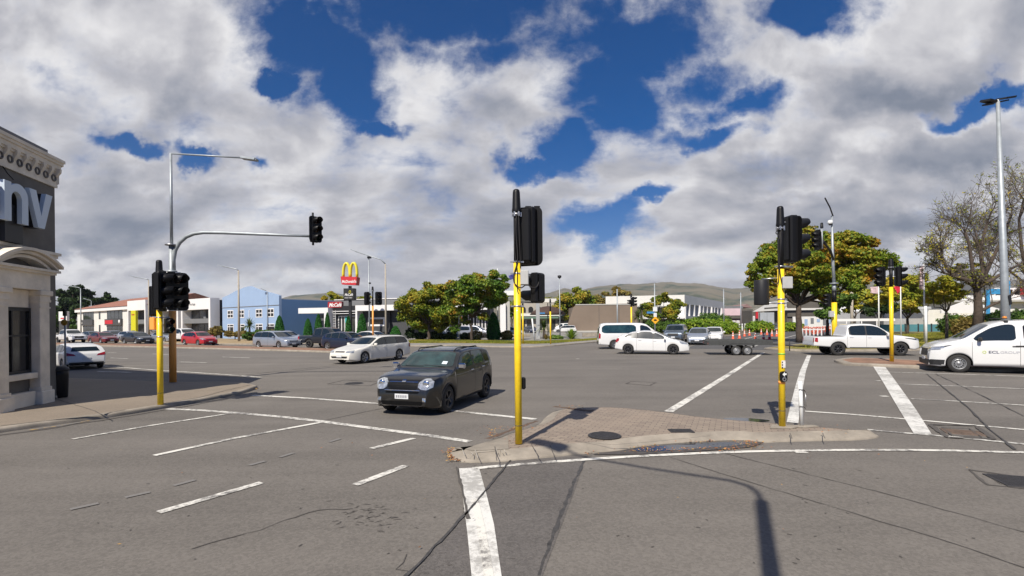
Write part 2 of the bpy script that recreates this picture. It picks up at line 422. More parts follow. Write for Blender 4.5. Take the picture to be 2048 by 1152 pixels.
def slab(name, pts, h, m_top, m_kerb, kerb=0.16, lip=0.04, top_drop=0.0, group_kind='structure', mount=False):
    """raised kerbed area: a rounded kerb ring and a top surface"""
    p = [tuple(q[:2]) for q in pts]
    if poly_area(p) < 0: p = p[::-1]
    n = len(p); r0 = p; r1 = inset(p, lip * .35); r2 = inset(p, lip); r3 = safe_inset(p, kerb)
    mb = MB()
    rings = [(r0, -0.02), (r0, h * 0.55), (r1, h * 0.88), (r2, h), (r3, h + 0.002)] if not mount else [(r0, -0.02), (r0, .022), (r1, .036), (r2, .046), (r3, h + .002)]
    vs = [];
    for rr, z in rings: vs += [(a[0], a[1], z) for a in rr]
    fs = []
    for k in range(len(rings) - 1):
        for i in range(n): fs.append((k * n + i, k * n + (i + 1) % n, (k + 1) * n + (i + 1) % n, (k + 1) * n + i))
    mb.add(vs, fs, 0, True)
    o = mb.build(name + '_kerb', m_kerb); tag(o, kind=group_kind)
    t = sheet(name, r3, m_top, h - top_drop, group_kind)
    return t
def strip_pts(pts, w, jit=0.0):
    """ribbon outline about a centre line; w a width or widths"""
    L = []; R = []; n = len(pts)
    for i, p in enumerate(pts):
        a = Vector(pts[max(i - 1, 0)][:2]); b = Vector(pts[min(i + 1, n - 1)][:2]); d = (b - a).normalized(); k = Vector((-d.y, d.x))
        ww = (w[i] if isinstance(w, (list, tuple)) else w) / 2 * (1 + random.uniform(-jit, jit))
        L.append((p[0] + k.x * ww, p[1] + k.y * ww)); R.append((p[0] - k.x * ww, p[1] - k.y * ww))
    return L, R
class Sheets:
    def __init__(s): s.mb = MB()
    def ribbon(s, pts, w, z, mi=0, jit=0.0):
        L, R = strip_pts(pts, w, jit); n = len(L)
        s.mb.add([(a[0], a[1], z) for a in L] + [(a[0], a[1], z) for a in R], [(i, n + i, n + i + 1, i + 1) for i in range(n - 1)], mi); return s
    def poly(s, pts, z, mi=0): s.mb.add([(p[0], p[1], z) for p in pts], [list(range(len(pts)))], mi); return s
def gp(*pp, z=0.0): return [G(a, b, z) for a, b in pp]
def dense(pts, step=0.25, jit=0.0):
    out = []
    for i in range(len(pts) - 1):
        a = Vector(pts[i][:2]); b = Vector(pts[i + 1][:2]); k = max(1, int((b - a).length / step))
        for j in range(k):
            q = a.lerp(b, j / k); out.append((q.x + random.uniform(-jit, jit), q.y + random.uniform(-jit, jit)))
    out.append(tuple(pts[-1][:2])); return out

# far ground and the road sheet
sheet('ground', [(-9000, -60), (9000, -60), (9000, 9000), (-9000, 9000)], M_FAR, -0.03)
sheet('road', [(-170, -30), (120, -30), (150, 60), (110, 90), (150, 420), (95, 420), (45, 120), (20, 70), (-40, 90), (-170, 160)], M_ASPH, 0.0)
# the side street's darker seal beyond the crossing, and darker patches near the camera
sheet('street', [tuple(G(1372, 697)[:2]), tuple(G(1560, 701)[:2]), (34, 48), (60, 78), (130, 300), (118, 300), (46, 92), (22.5, 56)], M_ASPHF, 0.004)
sheet('road_patch', gp((1022, 921), (1172, 912), (1150, 980), (1085, 1152), (1010, 1300), (600, 1300), (826, 1152), (930, 1020)), M_ASPH2, 0.004)

# markings
mk = Sheets(); ZM = 0.009
W = lambda *a: gp(*a)
mk.ribbon(W((335, 818), (400, 821), (470, 826), (560, 834), (640, 843), (760, 859), (860, 872), (940, 884)), 0.16, ZM)
mk.ribbon(W((505, 791), (600, 796), (700, 803), (820, 813), (915, 823), (1000, 832), (1072, 839)), 0.16, ZM)
mk.ribbon(W((145, 879), (300, 852), (470, 826)), 0.10, ZM + .001)
mk.ribbon(W((308, 912), (470, 877), (644, 845)), 0.12, ZM + .001)
mk.ribbon(W((742, 898), (828, 877)), 0.12, ZM)
mk.ribbon(W((710, 971), (812, 932)), 0.12, ZM)
mk.ribbon(W((317, 1026), (523, 966)), 0.12, ZM)
mk.ribbon(W((946, 938), (1000, 933), (1100, 925), (1200, 918), (1300, 912), (1400, 907.5), (1500, 904), (1600, 902), (1700, 901), (1800, 901), (1900, 902), (2048, 906), (2300, 915)), 0.11, ZM + .001)
mk.poly(W((918, 938), (958, 936), (973, 990), (988, 1050), (1003, 1152), (1015, 1240), (950, 1240), (943, 1152), (935, 1070), (925, 990)), ZM, 1)
mk.ribbon(W((950, 1000), (963, 1060), (978, 1152), (988, 1240)), 0.075, ZM + .004)
mk.ribbon(W((1337, 824), (1400, 785), (1450, 754), (1500, 722), (1527, 705)), 0.20, ZM)
mk.ribbon(W((1585, 846), (1590, 815), (1598, 775), (1606, 742), (1618, 711)), 0.20, ZM, 1)
mk.poly(W((1743, 728), (1766, 728), (1800, 775), (1832, 820), (1863, 869), (1828, 869), (1797, 818), (1768, 768)), ZM + .004, 1)
mk.ribbon(W((1760, 744), (1900, 748), (2048, 753), (2300, 762)), 0.10, ZM)
mk.ribbon(W((1790, 768), (1900, 772), (2048, 778), (2300, 789)), 0.10, ZM)
mk.ribbon(W((1822, 798), (1900, 802), (2048, 811), (2300, 827)), 0.10, ZM)
mk.ribbon(W((1610, 823), (1700, 829), (1850, 842), (2048, 860), (2300, 886)), 0.11, ZM)
mk.ribbon(W((1735, 860), (1800, 866), (1900, 874), (2048, 889), (2300, 920)), 0.11, ZM + .001)
mk.ribbon(W((190, 731), (320, 741), (430, 748), (523, 755)), 0.12, ZM)
for a, b in (((212, 705), (233, 705.5)), ((221, 716), (256, 717.5)), ((305, 708), (339, 709.5)), ((360, 724), (413, 725.5)), ((445, 714), (500, 716)), ((190, 760), (212, 762)),
             ((275, 768), (305, 771)), ((195, 743), (262, 745)), ((1440, 690), (1530, 668)), ((1480, 700), (1600, 668))):
    mk.ribbon(W(a, b), 0.13, ZM)
for (a, b) in ((1756, 762), (1768, 793), (1155, 718), (1712, 872), (1600, 905)):
    p = G(a, b); mk.poly([(p.x - .09, p.y - .07), (p.x + .09, p.y - .08), (p.x + .1, p.y + .06), (p.x - .08, p.y + .08)], ZM + .002)
gh = dense(gp((20, 1062), (140, 1020), (300, 985), (430, 950), (560, 915), (700, 872), (815, 838)), 0.22)
for i in range(0, len(gh) - 3, 2):
    if random.random() < .75: mk.ribbon([gh[i], gh[i + 1]], 0.08, ZM, 2)
mk.ribbon(gp((58, 861), (120, 852), (178, 842)), 0.09, ZM, 3)
tag(mk.mb.build('road_marking', [M_WH, M_WW, M_GH, M_YL]), kind='structure')

# tar seams and cracks
sm = Sheets(); ZS = 0.006
def seam(pts, w, mi=0, jit=.009, z=ZS, st=.11): sm.ribbon(dense(pts, st, jit), w, z, mi, .55)
seam(gp((1022, 921), (985, 965), (940, 1020), (880, 1085), (815, 1152), (760, 1210)), 0.028, z=ZM + .006)
seam(gp((1172, 913), (1150, 962), (1118, 1040), (1078, 1152)), 0.04)
seam(gp((913, 935), (925, 985), (937, 1040)), 0.03, 1, z=ZM + .006)
seam(gp((1340, 915), (1500, 965), (1700, 1025), (1900, 1085), (2060, 1140)), 0.015, 1)
seam(gp((1440, 905), (1600, 945), (1780, 990), (1950, 1037), (2100, 1080)), 0.014, 1)
seam(gp((1853, 748), (1890, 778), (1935, 815), (1980, 860), (2030, 900)), 0.032, z=ZM + .006, st=.3)
seam(gp((1870, 748), (1960, 790), (2048, 833)), 0.02, z=ZM + .006, st=.3)
seam(gp((380, 1100), (440, 1080), (520, 1060), (590, 1035), (640, 1020), (705, 1018)), 0.013, 1, jit=.02)
seam(gp((815, 1110), (790, 1140), (830, 1145)), 0.012, 1, jit=.02)
seam(gp((440, 757), (560, 742), (700, 728)), 0.05, z=ZM + .006, st=.4)
seam(gp((640, 843), (720, 826), (790, 812)), 0.025, 1)
for _ in range(60):
    p = G(random.gauss(735, 45), random.gauss(1035, 14)); a = random.uniform(-.5, 1.2); l = random.uniform(.02, .10)
    sm.ribbon([(p.x, p.y), (p.x + l * .5 * math.cos(a), p.y + l * .5 * math.sin(a) + .01), (p.x + l * math.cos(a), p.y + l * math.sin(a))], [.004, .013, .004], ZS, 1)
for _ in range(60):
    p = G(random.uniform(100, 2000), random.uniform(930, 1140)); a = random.uniform(0, 3); l = random.uniform(.01, .05)
    sm.ribbon([(p.x, p.y), (p.x + l * math.cos(a), p.y + l * math.sin(a))], .014, ZS, 1)
def frame(c, w, z=ZS):
    seam(gp(*(c + [c[0]])), w, 1, jit=.01, z=z)
frame([(655, 768), (740, 772), (757, 764), (690, 760)], .05); frame([(1252, 768), (1300, 771), (1312, 765), (1262, 763)], .05)
frame([(1860, 850), (1950, 852), (1988, 879), (1895, 876)], .07, ZM + .006); frame([(1885, 856), (1938, 858), (1962, 875), (1905, 872)], .03, ZM + .006)
frame([(1938, 940), (2100, 962), (2120, 985), (1975, 970)], .04); frame([(1975, 946), (2090, 960), (2100, 978), (1998, 968)], .02)
tag(sm.mb.build('road_seam', [M_TAR, M_CRACK]), kind='structure')

# iron covers set in the road
M_IRON = mat('cast_iron', (0.05, 0.048, 0.05), 0.55, 0.5, var=.3, vscale=20, bump=.5, bscale=150)
def cover_plate(px, py, rx, z, label, rect=False, ry=None, col=None, rz=0):
    p = G(px, py, z); mb = MB()
    if rect:
        mb.box((-rx, -ry, -.01), (rx, ry, .012), 0, .004)
        for i in range(-4, 5): mb.box((-rx * .9, i * ry / 5 - .006, .012), (rx * .9, i * ry / 5 + .006, .016), 0)
    else:
        mb.lathe([(0.001, .016), (rx * .9, .016), (rx * .92, .010), (rx, .010), (rx * 1.06, .0)], n=32)
        for i in range(-5, 6):
            h = math.sqrt(max(0, (rx * .85) ** 2 - (i * rx / 6) ** 2)); mb.box((-h, i * rx / 6 - .012, .016), (h, i * rx / 6 + .012, .021), 0)
    o = mb.build('manhole_cover' if not rect else 'service_cover', col or M_IRON, None, (p.x, p.y, p.z), rz)
    return tag(o, label, 'cover')
cover_plate(1209, 871, .26, .125, 'round dark iron cover set in the brick paving of the near traffic island')
cover_plate(1362, 862, .20, .113, 'small rectangular grey service cover in the island paving, right of the round cover', True, .12, M_IRON, rz=-.05)
cover_plate(1925, 865, .27, .0, 'rusty square cover in the road right of the island tip', True, .22, mat('rusty_iron', (0.12, 0.085, 0.065), .85, .1, var=.4, vscale=14), rz=-.5)
cover_plate(2060, 965, .35, .0, 'dark iron cover in a patched rectangle of the near road at the right edge', True, .25, M_IRON, rz=-.3)
cover_plate(708, 767, .3, .0, 'worn iron cover in the road left of the dark hatchback', False)

# near traffic island: brick paving behind a wide concrete nose
isl = gp((893, 908), (900, 920), (930, 926), (980, 925), (1040, 921), (1100, 915), (1160, 908), (1230, 905), (1290, 893), (1380, 886), (1480, 881), (1520, 886), (1570, 884), (1650, 882), (1720, 881), (1750, 877)) + [G(1760, 871, .03), G(1745, 863, .06)] + \
      gp((1700, 855), (1680, 852), (1610, 847), (1555, 842), (1420, 832), (1325, 819), (1240, 811), (1160, 811), (1110, 814), (1090, 826), (1078, 842), (1020, 857), (980, 872), (905, 893), z=.11)
def brick_mat():
    m = bpy.data.materials.new('brick_pavers'); m.use_nodes = True; t = m.node_tree; b = t.nodes['Principled BSDF']
    co = N(t, 'ShaderNodeTexCoord'); mp = N(t, 'ShaderNodeMapping'); t.links.new(co.outputs['Object'], mp.inputs[0]); mp.inputs[2].default_value = (0, 0, math.radians(24))
    br = N(t, 'ShaderNodeTexBrick'); t.links.new(mp.outputs[0], br.inputs[0]); br.inputs['Scale'].default_value = 1.0
    br.inputs['Brick Width'].default_value = 0.20; br.inputs['Row Height'].default_value = 0.10; br.inputs['Mortar Size'].default_value = 0.006; br.inputs['Mortar Smooth'].default_value = .2
    br.inputs['Color1'].default_value = (0.275, 0.225, 0.175, 1); br.inputs['Color2'].default_value = (0.215, 0.172, 0.138, 1); br.inputs['Mortar'].default_value = (0.085, 0.068, 0.054, 1)
    n = N(t, 'ShaderNodeTexNoise'); n.inputs['Scale'].default_value = 1.3; n.inputs['Detail'].default_value = 8; n.inputs['Roughness'].default_value = .7; t.links.new(co.outputs['Object'], n.inputs['Vector'])
    x = N(t, 'ShaderNodeMix', data_type='RGBA'); rr_ = N(t, 'ShaderNodeMapRange'); t.links.new(n.outputs[0], rr_.inputs[0]); rr_.inputs[1].default_value = .45; rr_.inputs[2].default_value = .75; rr_.inputs[4].default_value = .6; t.links.new(rr_.outputs[0], x.inputs[0]); t.links.new(br.outputs[0], x.inputs[6]); x.inputs[7].default_value = (0.30, 0.235, 0.18, 1)
    t.links.new(x.outputs[2], b.inputs['Base Color']); b.inputs['Roughness'].default_value = .85
    bp = N(t, 'ShaderNodeBump'); bp.inputs['Distance'].default_value = .006; bp.inputs['Strength'].default_value = .7; bp.invert = True
    t.links.new(br.outputs['Fac'], bp.inputs['Height']); t.links.new(bp.outputs[0], b.inputs['Normal']); return m
M_BRICK = brick_mat()
isl2 = smooth_poly([tuple(q[:2]) for q in isl], 1)
slab('traffic_island', isl2, .11, M_BRICK, M_CONC, kerb=.26, lip=.05, mount=True)
# the concrete nose at the near end of the island
core = safe_inset(isl2 if poly_area(isl2) > 0 else isl2[::-1], .25)
sheet('traffic_island_nose', [q for q in core if q[0] < G(1018, 880, .11).x], M_CONC, .1165)
kj = Sheets()
for a, b in (((990, 893), (994, 922)), ((1063, 889), (1078, 914)), ((1100, 890), (1108, 911)), ((1580, 866), (1584, 878)), ((1645, 866), (1650, 877))):
    kj.ribbon(dense(gp(a, b, z=.118), .05, .004), .012, .121, 0)
kj.ribbon(dense(gp((1150, 882), (1225, 890), (1300, 884), (1420, 872), z=.118), .08, .004), .012, .121, 0)
for a, b, w in (((1075, 842), (975, 878), .09), ):
    kj.ribbon(dense(gp(a, b, z=.115), .12, .02), w, .119, 1, .3)
kj.ribbon(dense(gp((1108, 813), (1150, 818), (1185, 822), z=.115), .15, .02), [.1] * 40 if 0 else .16, .1195, 1, .3)
tag(kj.mb.build('traffic_island_joint', [M_CRACK, mat('damp_dirt', (0.10, 0.065, 0.045), .9, var=.5, vscale=25)]), kind='structure')
# scrawled chalk on the concrete nose
ch = Sheets()
for s_ in ([(925, 900), (929, 910), (938, 909)], [(941, 904), (946, 907), (943, 911)], [(950, 900), (956, 916)], [(947, 905), (959, 902)], [(992, 898), (996, 907), (1001, 899), (1005, 906)], [(1008, 899), (1011, 905), (1018, 904)], [(958, 903), (988, 901)]):
    ch.ribbon(gp(*s_, z=.117), .011, .1215, 0)
tag(ch.mb.build('chalk_scrawl', mat('faded_chalk', (.38, .35, .30), .9, var=.2, vscale=30)), 'pale scrawl chalked on the concrete nose of the near island', 'graffiti')
# puddles
def puddle(name, pts, z, label):
    m = MATS.get('puddle')
    if not m: m = mat('puddle', (0.030, 0.034, 0.042), 0.04, spec=.9)
    o = sheet(name, smooth_poly([tuple(p[:2]) for p in pts], 2), m, z, kind=None); tag(o, kind='structure'); return o
tag(sheet('puddle_damp', smooth_poly([tuple(p[:2]) for p in gp((1170, 911), (1250, 898), (1330, 886), (1420, 879), (1500, 876), (1532, 884), (1505, 896), (1420, 902), (1320, 909), (1230, 910))], 2), mat('damp_ground', (0.07, 0.062, 0.055), .5, var=.3, vscale=9), .0125), kind='structure')
puddle('puddle', gp((1255, 903), (1300, 893), (1370, 884), (1450, 880), (1505, 880), (1515, 885), (1490, 892), (1400, 899), (1310, 905)), .0155, '')
puddle('puddle', gp((1440, 838), (1475, 836), (1530, 840), (1545, 843), (1500, 846), (1460, 842)), .0135, '')

# leaf litter: too many to count
def litter(name, specs, cols, label):
    mb = MB()
    for (px, py, sx, sy, n, z, s) in specs:
        for _ in range(n):
            p = G(px + random.gauss(0, sx), py + random.gauss(0, sy), z); a = random.uniform(0, 6.3); l = s * random.uniform(.5, 1.3); t = random.uniform(-.6, .6)
            c, d = math.cos(a), math.sin(a); zz = z + random.uniform(.006, .03)
            mb.add([(p.x - c * l, p.y - d * l, zz), (p.x + d * l * .5, p.y - c * l * .5, zz + t * l * .5), (p.x + c * l, p.y + d * l, zz + .005), (p.x - d * l * .5, p.y + c * l * .5, zz - t * l * .2 + .004)], [(0, 1, 2, 3)], random.randrange(3))
    return tag(mb.build(name, cols), kind='stuff')
LC = [mat('leaf_rust', (0.36, 0.13, 0.04), .8), mat('leaf_ochre', (0.42, 0.24, 0.06), .8), mat('leaf_brown', (0.14, 0.07, 0.035), .85)]
sp = [(903, 909, 7, 6, 170, .02, .022), (915, 920, 6, 2.5, 40, .01, .02), (1010, 858, 26, 3, 60, .11, .02), (983, 871, 8, 3, 40, .11, .02), (1145, 815, 14, 2, 45, .11, .022), (1300, 903, 45, 2, 90, .016, .018), (1420, 899, 50, 2, 110, .016, .018),
      (1500, 889, 14, 4, 90, .016, .018), (1380, 884, 70, 1.6, 90, .016, .018), (1290, 895, 18, 3, 60, .016, .018), (1175, 908, 4, 2, 12, .01, .02), (1040, 884, 14, 2, 20, .12, .02), (1660, 862, 30, 3, 20, .12, .015), (500, 778, 12, 2, 30, .02, .03),
      (1400, 905, 500, 10, 30, .01, .015), (900, 1000, 500, 60, 14, .01, .015)]
litter('fallen_leaves', sp, LC, '')
for (px, py, c, l) in ((118, 0, 0, 0),): pass

# left corner footpath and its worn kerb
lp = gp((-260, 905), (0, 866), (100, 851), (200, 838), (240, 832), (300, 822), (335, 816), (400, 804), (450, 795), (488, 787), (512, 778)) + gp((516, 770), (490, 765), (440, 762), (380, 764), (300, 762), (210, 758), (100, 754), z=.1) + [Vector((-24, 21, 0)), Vector((-24, 5, 0))]
slab('footpath', smooth_poly([tuple(p[:2]) for p in lp], 1), .10, M_PATH, M_CONC, kerb=.13, lip=.05)
fs_ = Sheets()
for l, w in ((gp((107, 797), (190, 822), (215, 835), z=.1), .02), (gp((320, 808), (400, 795), (440, 784), (500, 770), z=.1), .03), (gp((0, 852), (90, 842), (200, 829), (250, 820), z=.1), .03)):
    fs_.ribbon(dense(l, .2, .01), w, .106, 0, .3)
tag(fs_.mb.build('footpath_joint', M_CRACK), kind='structure')
gs = Sheets(); gs.ribbon(dense(gp((-60, 878), (60, 863), (150, 849), (240, 835), (330, 820), (400, 808), (460, 797)), .3, .03), .10, .007, 0, .5)
tag(gs.mb.build('gutter_line', M_CRACK), kind='structure')

# median strip across the main road on the left: dry mulch between low kerbs
M_MULCH = mat('mulch', (0.22, 0.125, 0.08), .95, var=.45, vscale=1.5)
M_GRASS = mat('grass_soil', (0.13, 0.13, 0.035), .95, var=.45, vscale=.6, col2=(0.26, 0.19, 0.06))
slab('median_strip', gp((-80, 687.5), (300, 695), (600, 703.5), (700, 707), (712, 705), (690, 700.5), (600, 697.5), (300, 690), (-80, 684)), .12, M_MULCH, M_CONC, kerb=.2)
# verge beyond the crossing
slab('verge_footpath', gp((770, 694), (900, 692), (1000, 695), (1070, 695), (1115, 692), (1170, 687), (1240, 681)) + [Vector((16, 70, 0)), Vector((20, 96, 0)), Vector((-34, 110, 0)), Vector((-30, 60, 0))], .12, mat('car_park_seal', (0.22, 0.21, 0.19), .9, var=.25, vscale=.4, bump=.1), M_CONC, kerb=.2)
sheet('verge_grass', gp((800, 689), (900, 688.5), (1000, 690), (1070, 690.5), (1110, 689), (1165, 684.5), (1225, 679.5), (1225, 677.5), (1150, 682.5), (1075, 685.5), (1000, 684.5), (830, 682.5)), M_GRASS, .128)
slab('left_verge', [(-160, 128), (-75, 78), (-50, 64.5), (-36, 56), (-26.5, 52), (-24, 56), (-30, 64), (-60, 90), (-150, 150)], .12, mat('dry_verge', (0.30, 0.22, 0.12), .95, var=.35, vscale=.4), M_CONC, kerb=.2)
# right: lawn with the big trees, and the small splitter island under the far signal
slab('lawn', gp((1528, 699), (1600, 703), (1650, 703), (1730, 703), (1850, 701), (2100, 700)) + [Vector((110, 40, 0)), Vector((110, 95, 0)), Vector((66, 86, 0)), Vector((45, 62, 0)), Vector((30, 47, 0))], .12, M_GRASS, M_CONC, kerb=.25)
slab('splitter_island', gp((1668, 724), (1690, 731), (1780, 735), (1900, 740), (2000, 745), (2060, 742), (1900, 729), (1785, 722), (1700, 719)), .12, M_MULCH, M_CONC, kerb=.3)
slab('garden_bed', [tuple(p[:2]) for p in gp((1370, 681), (1440, 686), (1448, 681))] + [(26, 62), (39, 80), (62, 118), (54, 122), (28, 96), (15, 70)], .12, mat('bed_soil', (0.10, 0.08, 0.05), .95), M_CONC, kerb=.25)

# hills beyond the city
def hills():
    ridge = [(-900, 640), (-300, 636), (100, 640), (400, 634), (520, 612), (580, 591), (634, 587), (663, 585), (720, 592), (800, 600), (900, 598), (1000, 596), (1060, 592), (1100, 585), (1130, 575), (1155, 582), (1190, 573), (1250, 567), (1275, 568), (1310, 565), (1340, 563), (1365, 566),
             (1400, 566), (1440, 574), (1470, 577), (1520, 572), (1560, 566), (1620, 558), (1700, 556), (1800, 562), (1900, 570), (2000, 580), (2300, 600), (3000, 620)]
    xs = np.array([r[0] for r in ridge], float); hs = np.array([647 - .00977 * (1024 - r[0]) * -1 * -1 - r[1] + 0 for r in ridge], float)
    hs = np.array([(647 + .00977 * (1024 - r[0])) - r[1] for r in ridge])
    nu, nv = 420, 46; vs = []; fs = []
    r2 = np.random.default_rng(3)
    ph = r2.uniform(0, 6.28, (14,)); fr = r2.uniform(.004, .05, (14,))
    for j in range(nv):
        t = j / (nv - 1); yy = 2300 + 1500 * t
        for i in range(nu):
            px = -900 + 3900 * i / (nu - 1)
            h = np.interp(px, xs, hs) / FOC * 3800
            bump = sum(math.sin(px * fr[k] * 1.6 + ph[k] + t * 5 * math.sin(ph[k] * 3)) for k in range(14)) / 14
            g = (t ** .8)
            z = h * (g + .16 * bump * math.sin(PI * min(1, t * 1.02))) + 6 * math.sin(px * .11) * t * (.3)
            if t >= 1: z = h + 2 * math.sin(px * .3)
            X_ = (px - 1024) / FOC * yy
            vs.append((X_, yy, max(-1, z)))
    for j in range(nv):
        pass
    for j in range(nv - 1):
        for i in range(nu - 1):
            a = j * nu + i; fs.append((a, a + 1, a + nu + 1, a + nu))
    n = len(vs); 
    for i in range(nu):
        X_, yy, z = vs[(nv - 1) * nu + i]; vs.append((X_ * 1.1, yy + 500, -5))
    for i in range(nu - 1):
        a = (nv - 1) * nu + i; fs.append((a, a + 1, n + i + 1, n + i))
    mb = MB(); mb.add(vs, fs, 0, True)
    m = bpy.data.materials.new('hill_grass'); m.use_nodes = True; t = m.node_tree; b = t.nodes['Principled BSDF']
    co = N(t, 'ShaderNodeTexCoord')
    n1 = N(t, 'ShaderNodeTexNoise'); n1.inputs['Scale'].default_value = .0042; n1.inputs['Detail'].default_value = 9; n1.inputs['Roughness'].default_value = .62; n1.inputs['Distortion'].default_value = .6; t.links.new(co.outputs['Object'], n1.inputs['Vector'])
    r = N(t, 'ShaderNodeValToRGB'); t.links.new(n1.outputs[0], r.inputs[0]); e = r.color_ramp.elements
    e[0].position = .36; e[0].color = (.030, .042, .022, 1); e[1].position = .60; e[1].color = (.165, .14, .09, 1)
    for p_, c_ in ((.42, (.06, .07, .035, 1)), (.47, (.115, .105, .065, 1))): q = r.color_ramp.elements.new(p_); q.color = c_
    vo = N(t, 'ShaderNodeTexVoronoi'); vo.inputs['Scale'].default_value = .035; t.links.new(co.outputs['Object'], vo.inputs['Vector'])
    lt = N(t, 'ShaderNodeMath', operation='LESS_THAN'); t.links.new(vo.outputs['Distance'], lt.inputs[0]); lt.inputs[1].default_value = .16
    sp_ = N(t, 'ShaderNodeSeparateXYZ'); t.links.new(co.outputs['Object'], sp_.inputs[0])
    zr = N(t, 'ShaderNodeMapRange'); t.links.new(sp_.outputs[2], zr.inputs[0]); zr.inputs[1].default_value = 150; zr.inputs[2].default_value = 60; zr.inputs[3].default_value = 0; zr.inputs[4].default_value = .8
    mu = N(t, 'ShaderNodeMath', operation='MULTIPLY'); t.links.new(lt.outputs[0], mu.inputs[0]); t.links.new(zr.outputs[0], mu.inputs[1])
    x = N(t, 'ShaderNodeMix', data_type='RGBA'); t.links.new(mu.outputs[0], x.inputs[0]); t.links.new(r.outputs[0], x.inputs[6]); x.inputs[7].default_value = (.42, .40, .38, 1)
    t.links.new(x.outputs[2], b.inputs['Base Color']); b.inputs['Roughness'].default_value = 1; b.inputs['Specular IOR Level'].default_value = .1
    tag(mb.build('hills', m), kind='structure')
hills()
# ------------------------------------------------------------------ vehicles
def paintmat(name, col, metal=0.0, rough=0.32):
    if name in MATS: return MATS[name]
    m = mat(name, col, rough, metal, coat=1.0)
    return m
P_WHITE = paintmat('white_car_paint', (0.66, 0.66, 0.65)); P_SILVER = paintmat('silver_car_paint', (0.36, 0.40, 0.46), .55)
P_GREY = paintmat('charcoal_car_paint', (0.036, 0.034, 0.031), .85, .34); P_NAVY = paintmat('navy_car_paint', (0.012, 0.018, 0.045), .3)
P_BLACK = paintmat('black_car_paint', (0.010, 0.012, 0.018), .2); P_RED = paintmat('red_car_paint', (0.42, 0.008, 0.018), .1); P_MAROON = paintmat('maroon_car_paint', (0.16, 0.012, 0.016), .3)
P_SLATE = paintmat('slate_car_paint', (0.11, 0.14, 0.18), .55); P_PEARL = paintmat('pearl_white_car_paint', (0.68, 0.66, 0.60)); P_LSIL = paintmat('pale_silver_car_paint', (0.42, 0.45, 0.52), .4)
M_GLASS = mat('car_glass', (0.012, 0.018, 0.020), .05, spec=.8); M_GLASS2 = mat('teal_car_glass', (0.006, 0.014, 0.016), .03, spec=1.0, var=.9, vscale=2.2, col2=(0.022, 0.060, 0.060))
M_TINT = mat('dark_tinted_glass', (0.010, 0.010, 0.012), .08, spec=.6)
M_PLAS = mat('black_plastic', (0.018, 0.018, 0.019), .6, bump=.1, bscale=300); M_RUB = mat('tyre_rubber', (0.022, 0.021, 0.020), .85, var=.2, vscale=30)
M_ALLOY = mat('alloy_rim', (0.42, 0.43, 0.44), .3, .8); M_DALLOY = mat('dark_alloy_rim', (0.07, 0.07, 0.075), .35, .7); M_STEELR = mat('steel_rim', (0.26, 0.265, 0.27), .42, .5)
M_CHROME = mat('chrome', (0.65, 0.66, 0.68), .12, 1.0); M_LENS = mat('headlamp_lens', (0.42, 0.44, 0.46), .08, .5, var=.5, vscale=18, coat=1.0)
M_TAIL = mat('tail_lamp_red', (0.30, 0.008, 0.012), .15, coat=.8); M_AMB = mat('amber_lens', (0.55, 0.20, 0.02), .2, coat=.6)
M_PLATE = mat('number_plate_white', (0.60, 0.61, 0.62), .45, var=.1, vscale=30); M_GRIL = mat('grille_black', (0.003, 0.003, 0.003), .35, spec=.2); M_UNDER = mat('underbody_black', (0.008, 0.008, 0.008), .95, spec=.1); M_SEAM = mat('panel_gap', (0.012, 0.012, 0.012), .8)
M_SIGNG = mat('plate_grey_marks', (.20, .20, .22), .6); M_STICK = mat('sticker_pale', (0.55, 0.62, 0.66), .5)

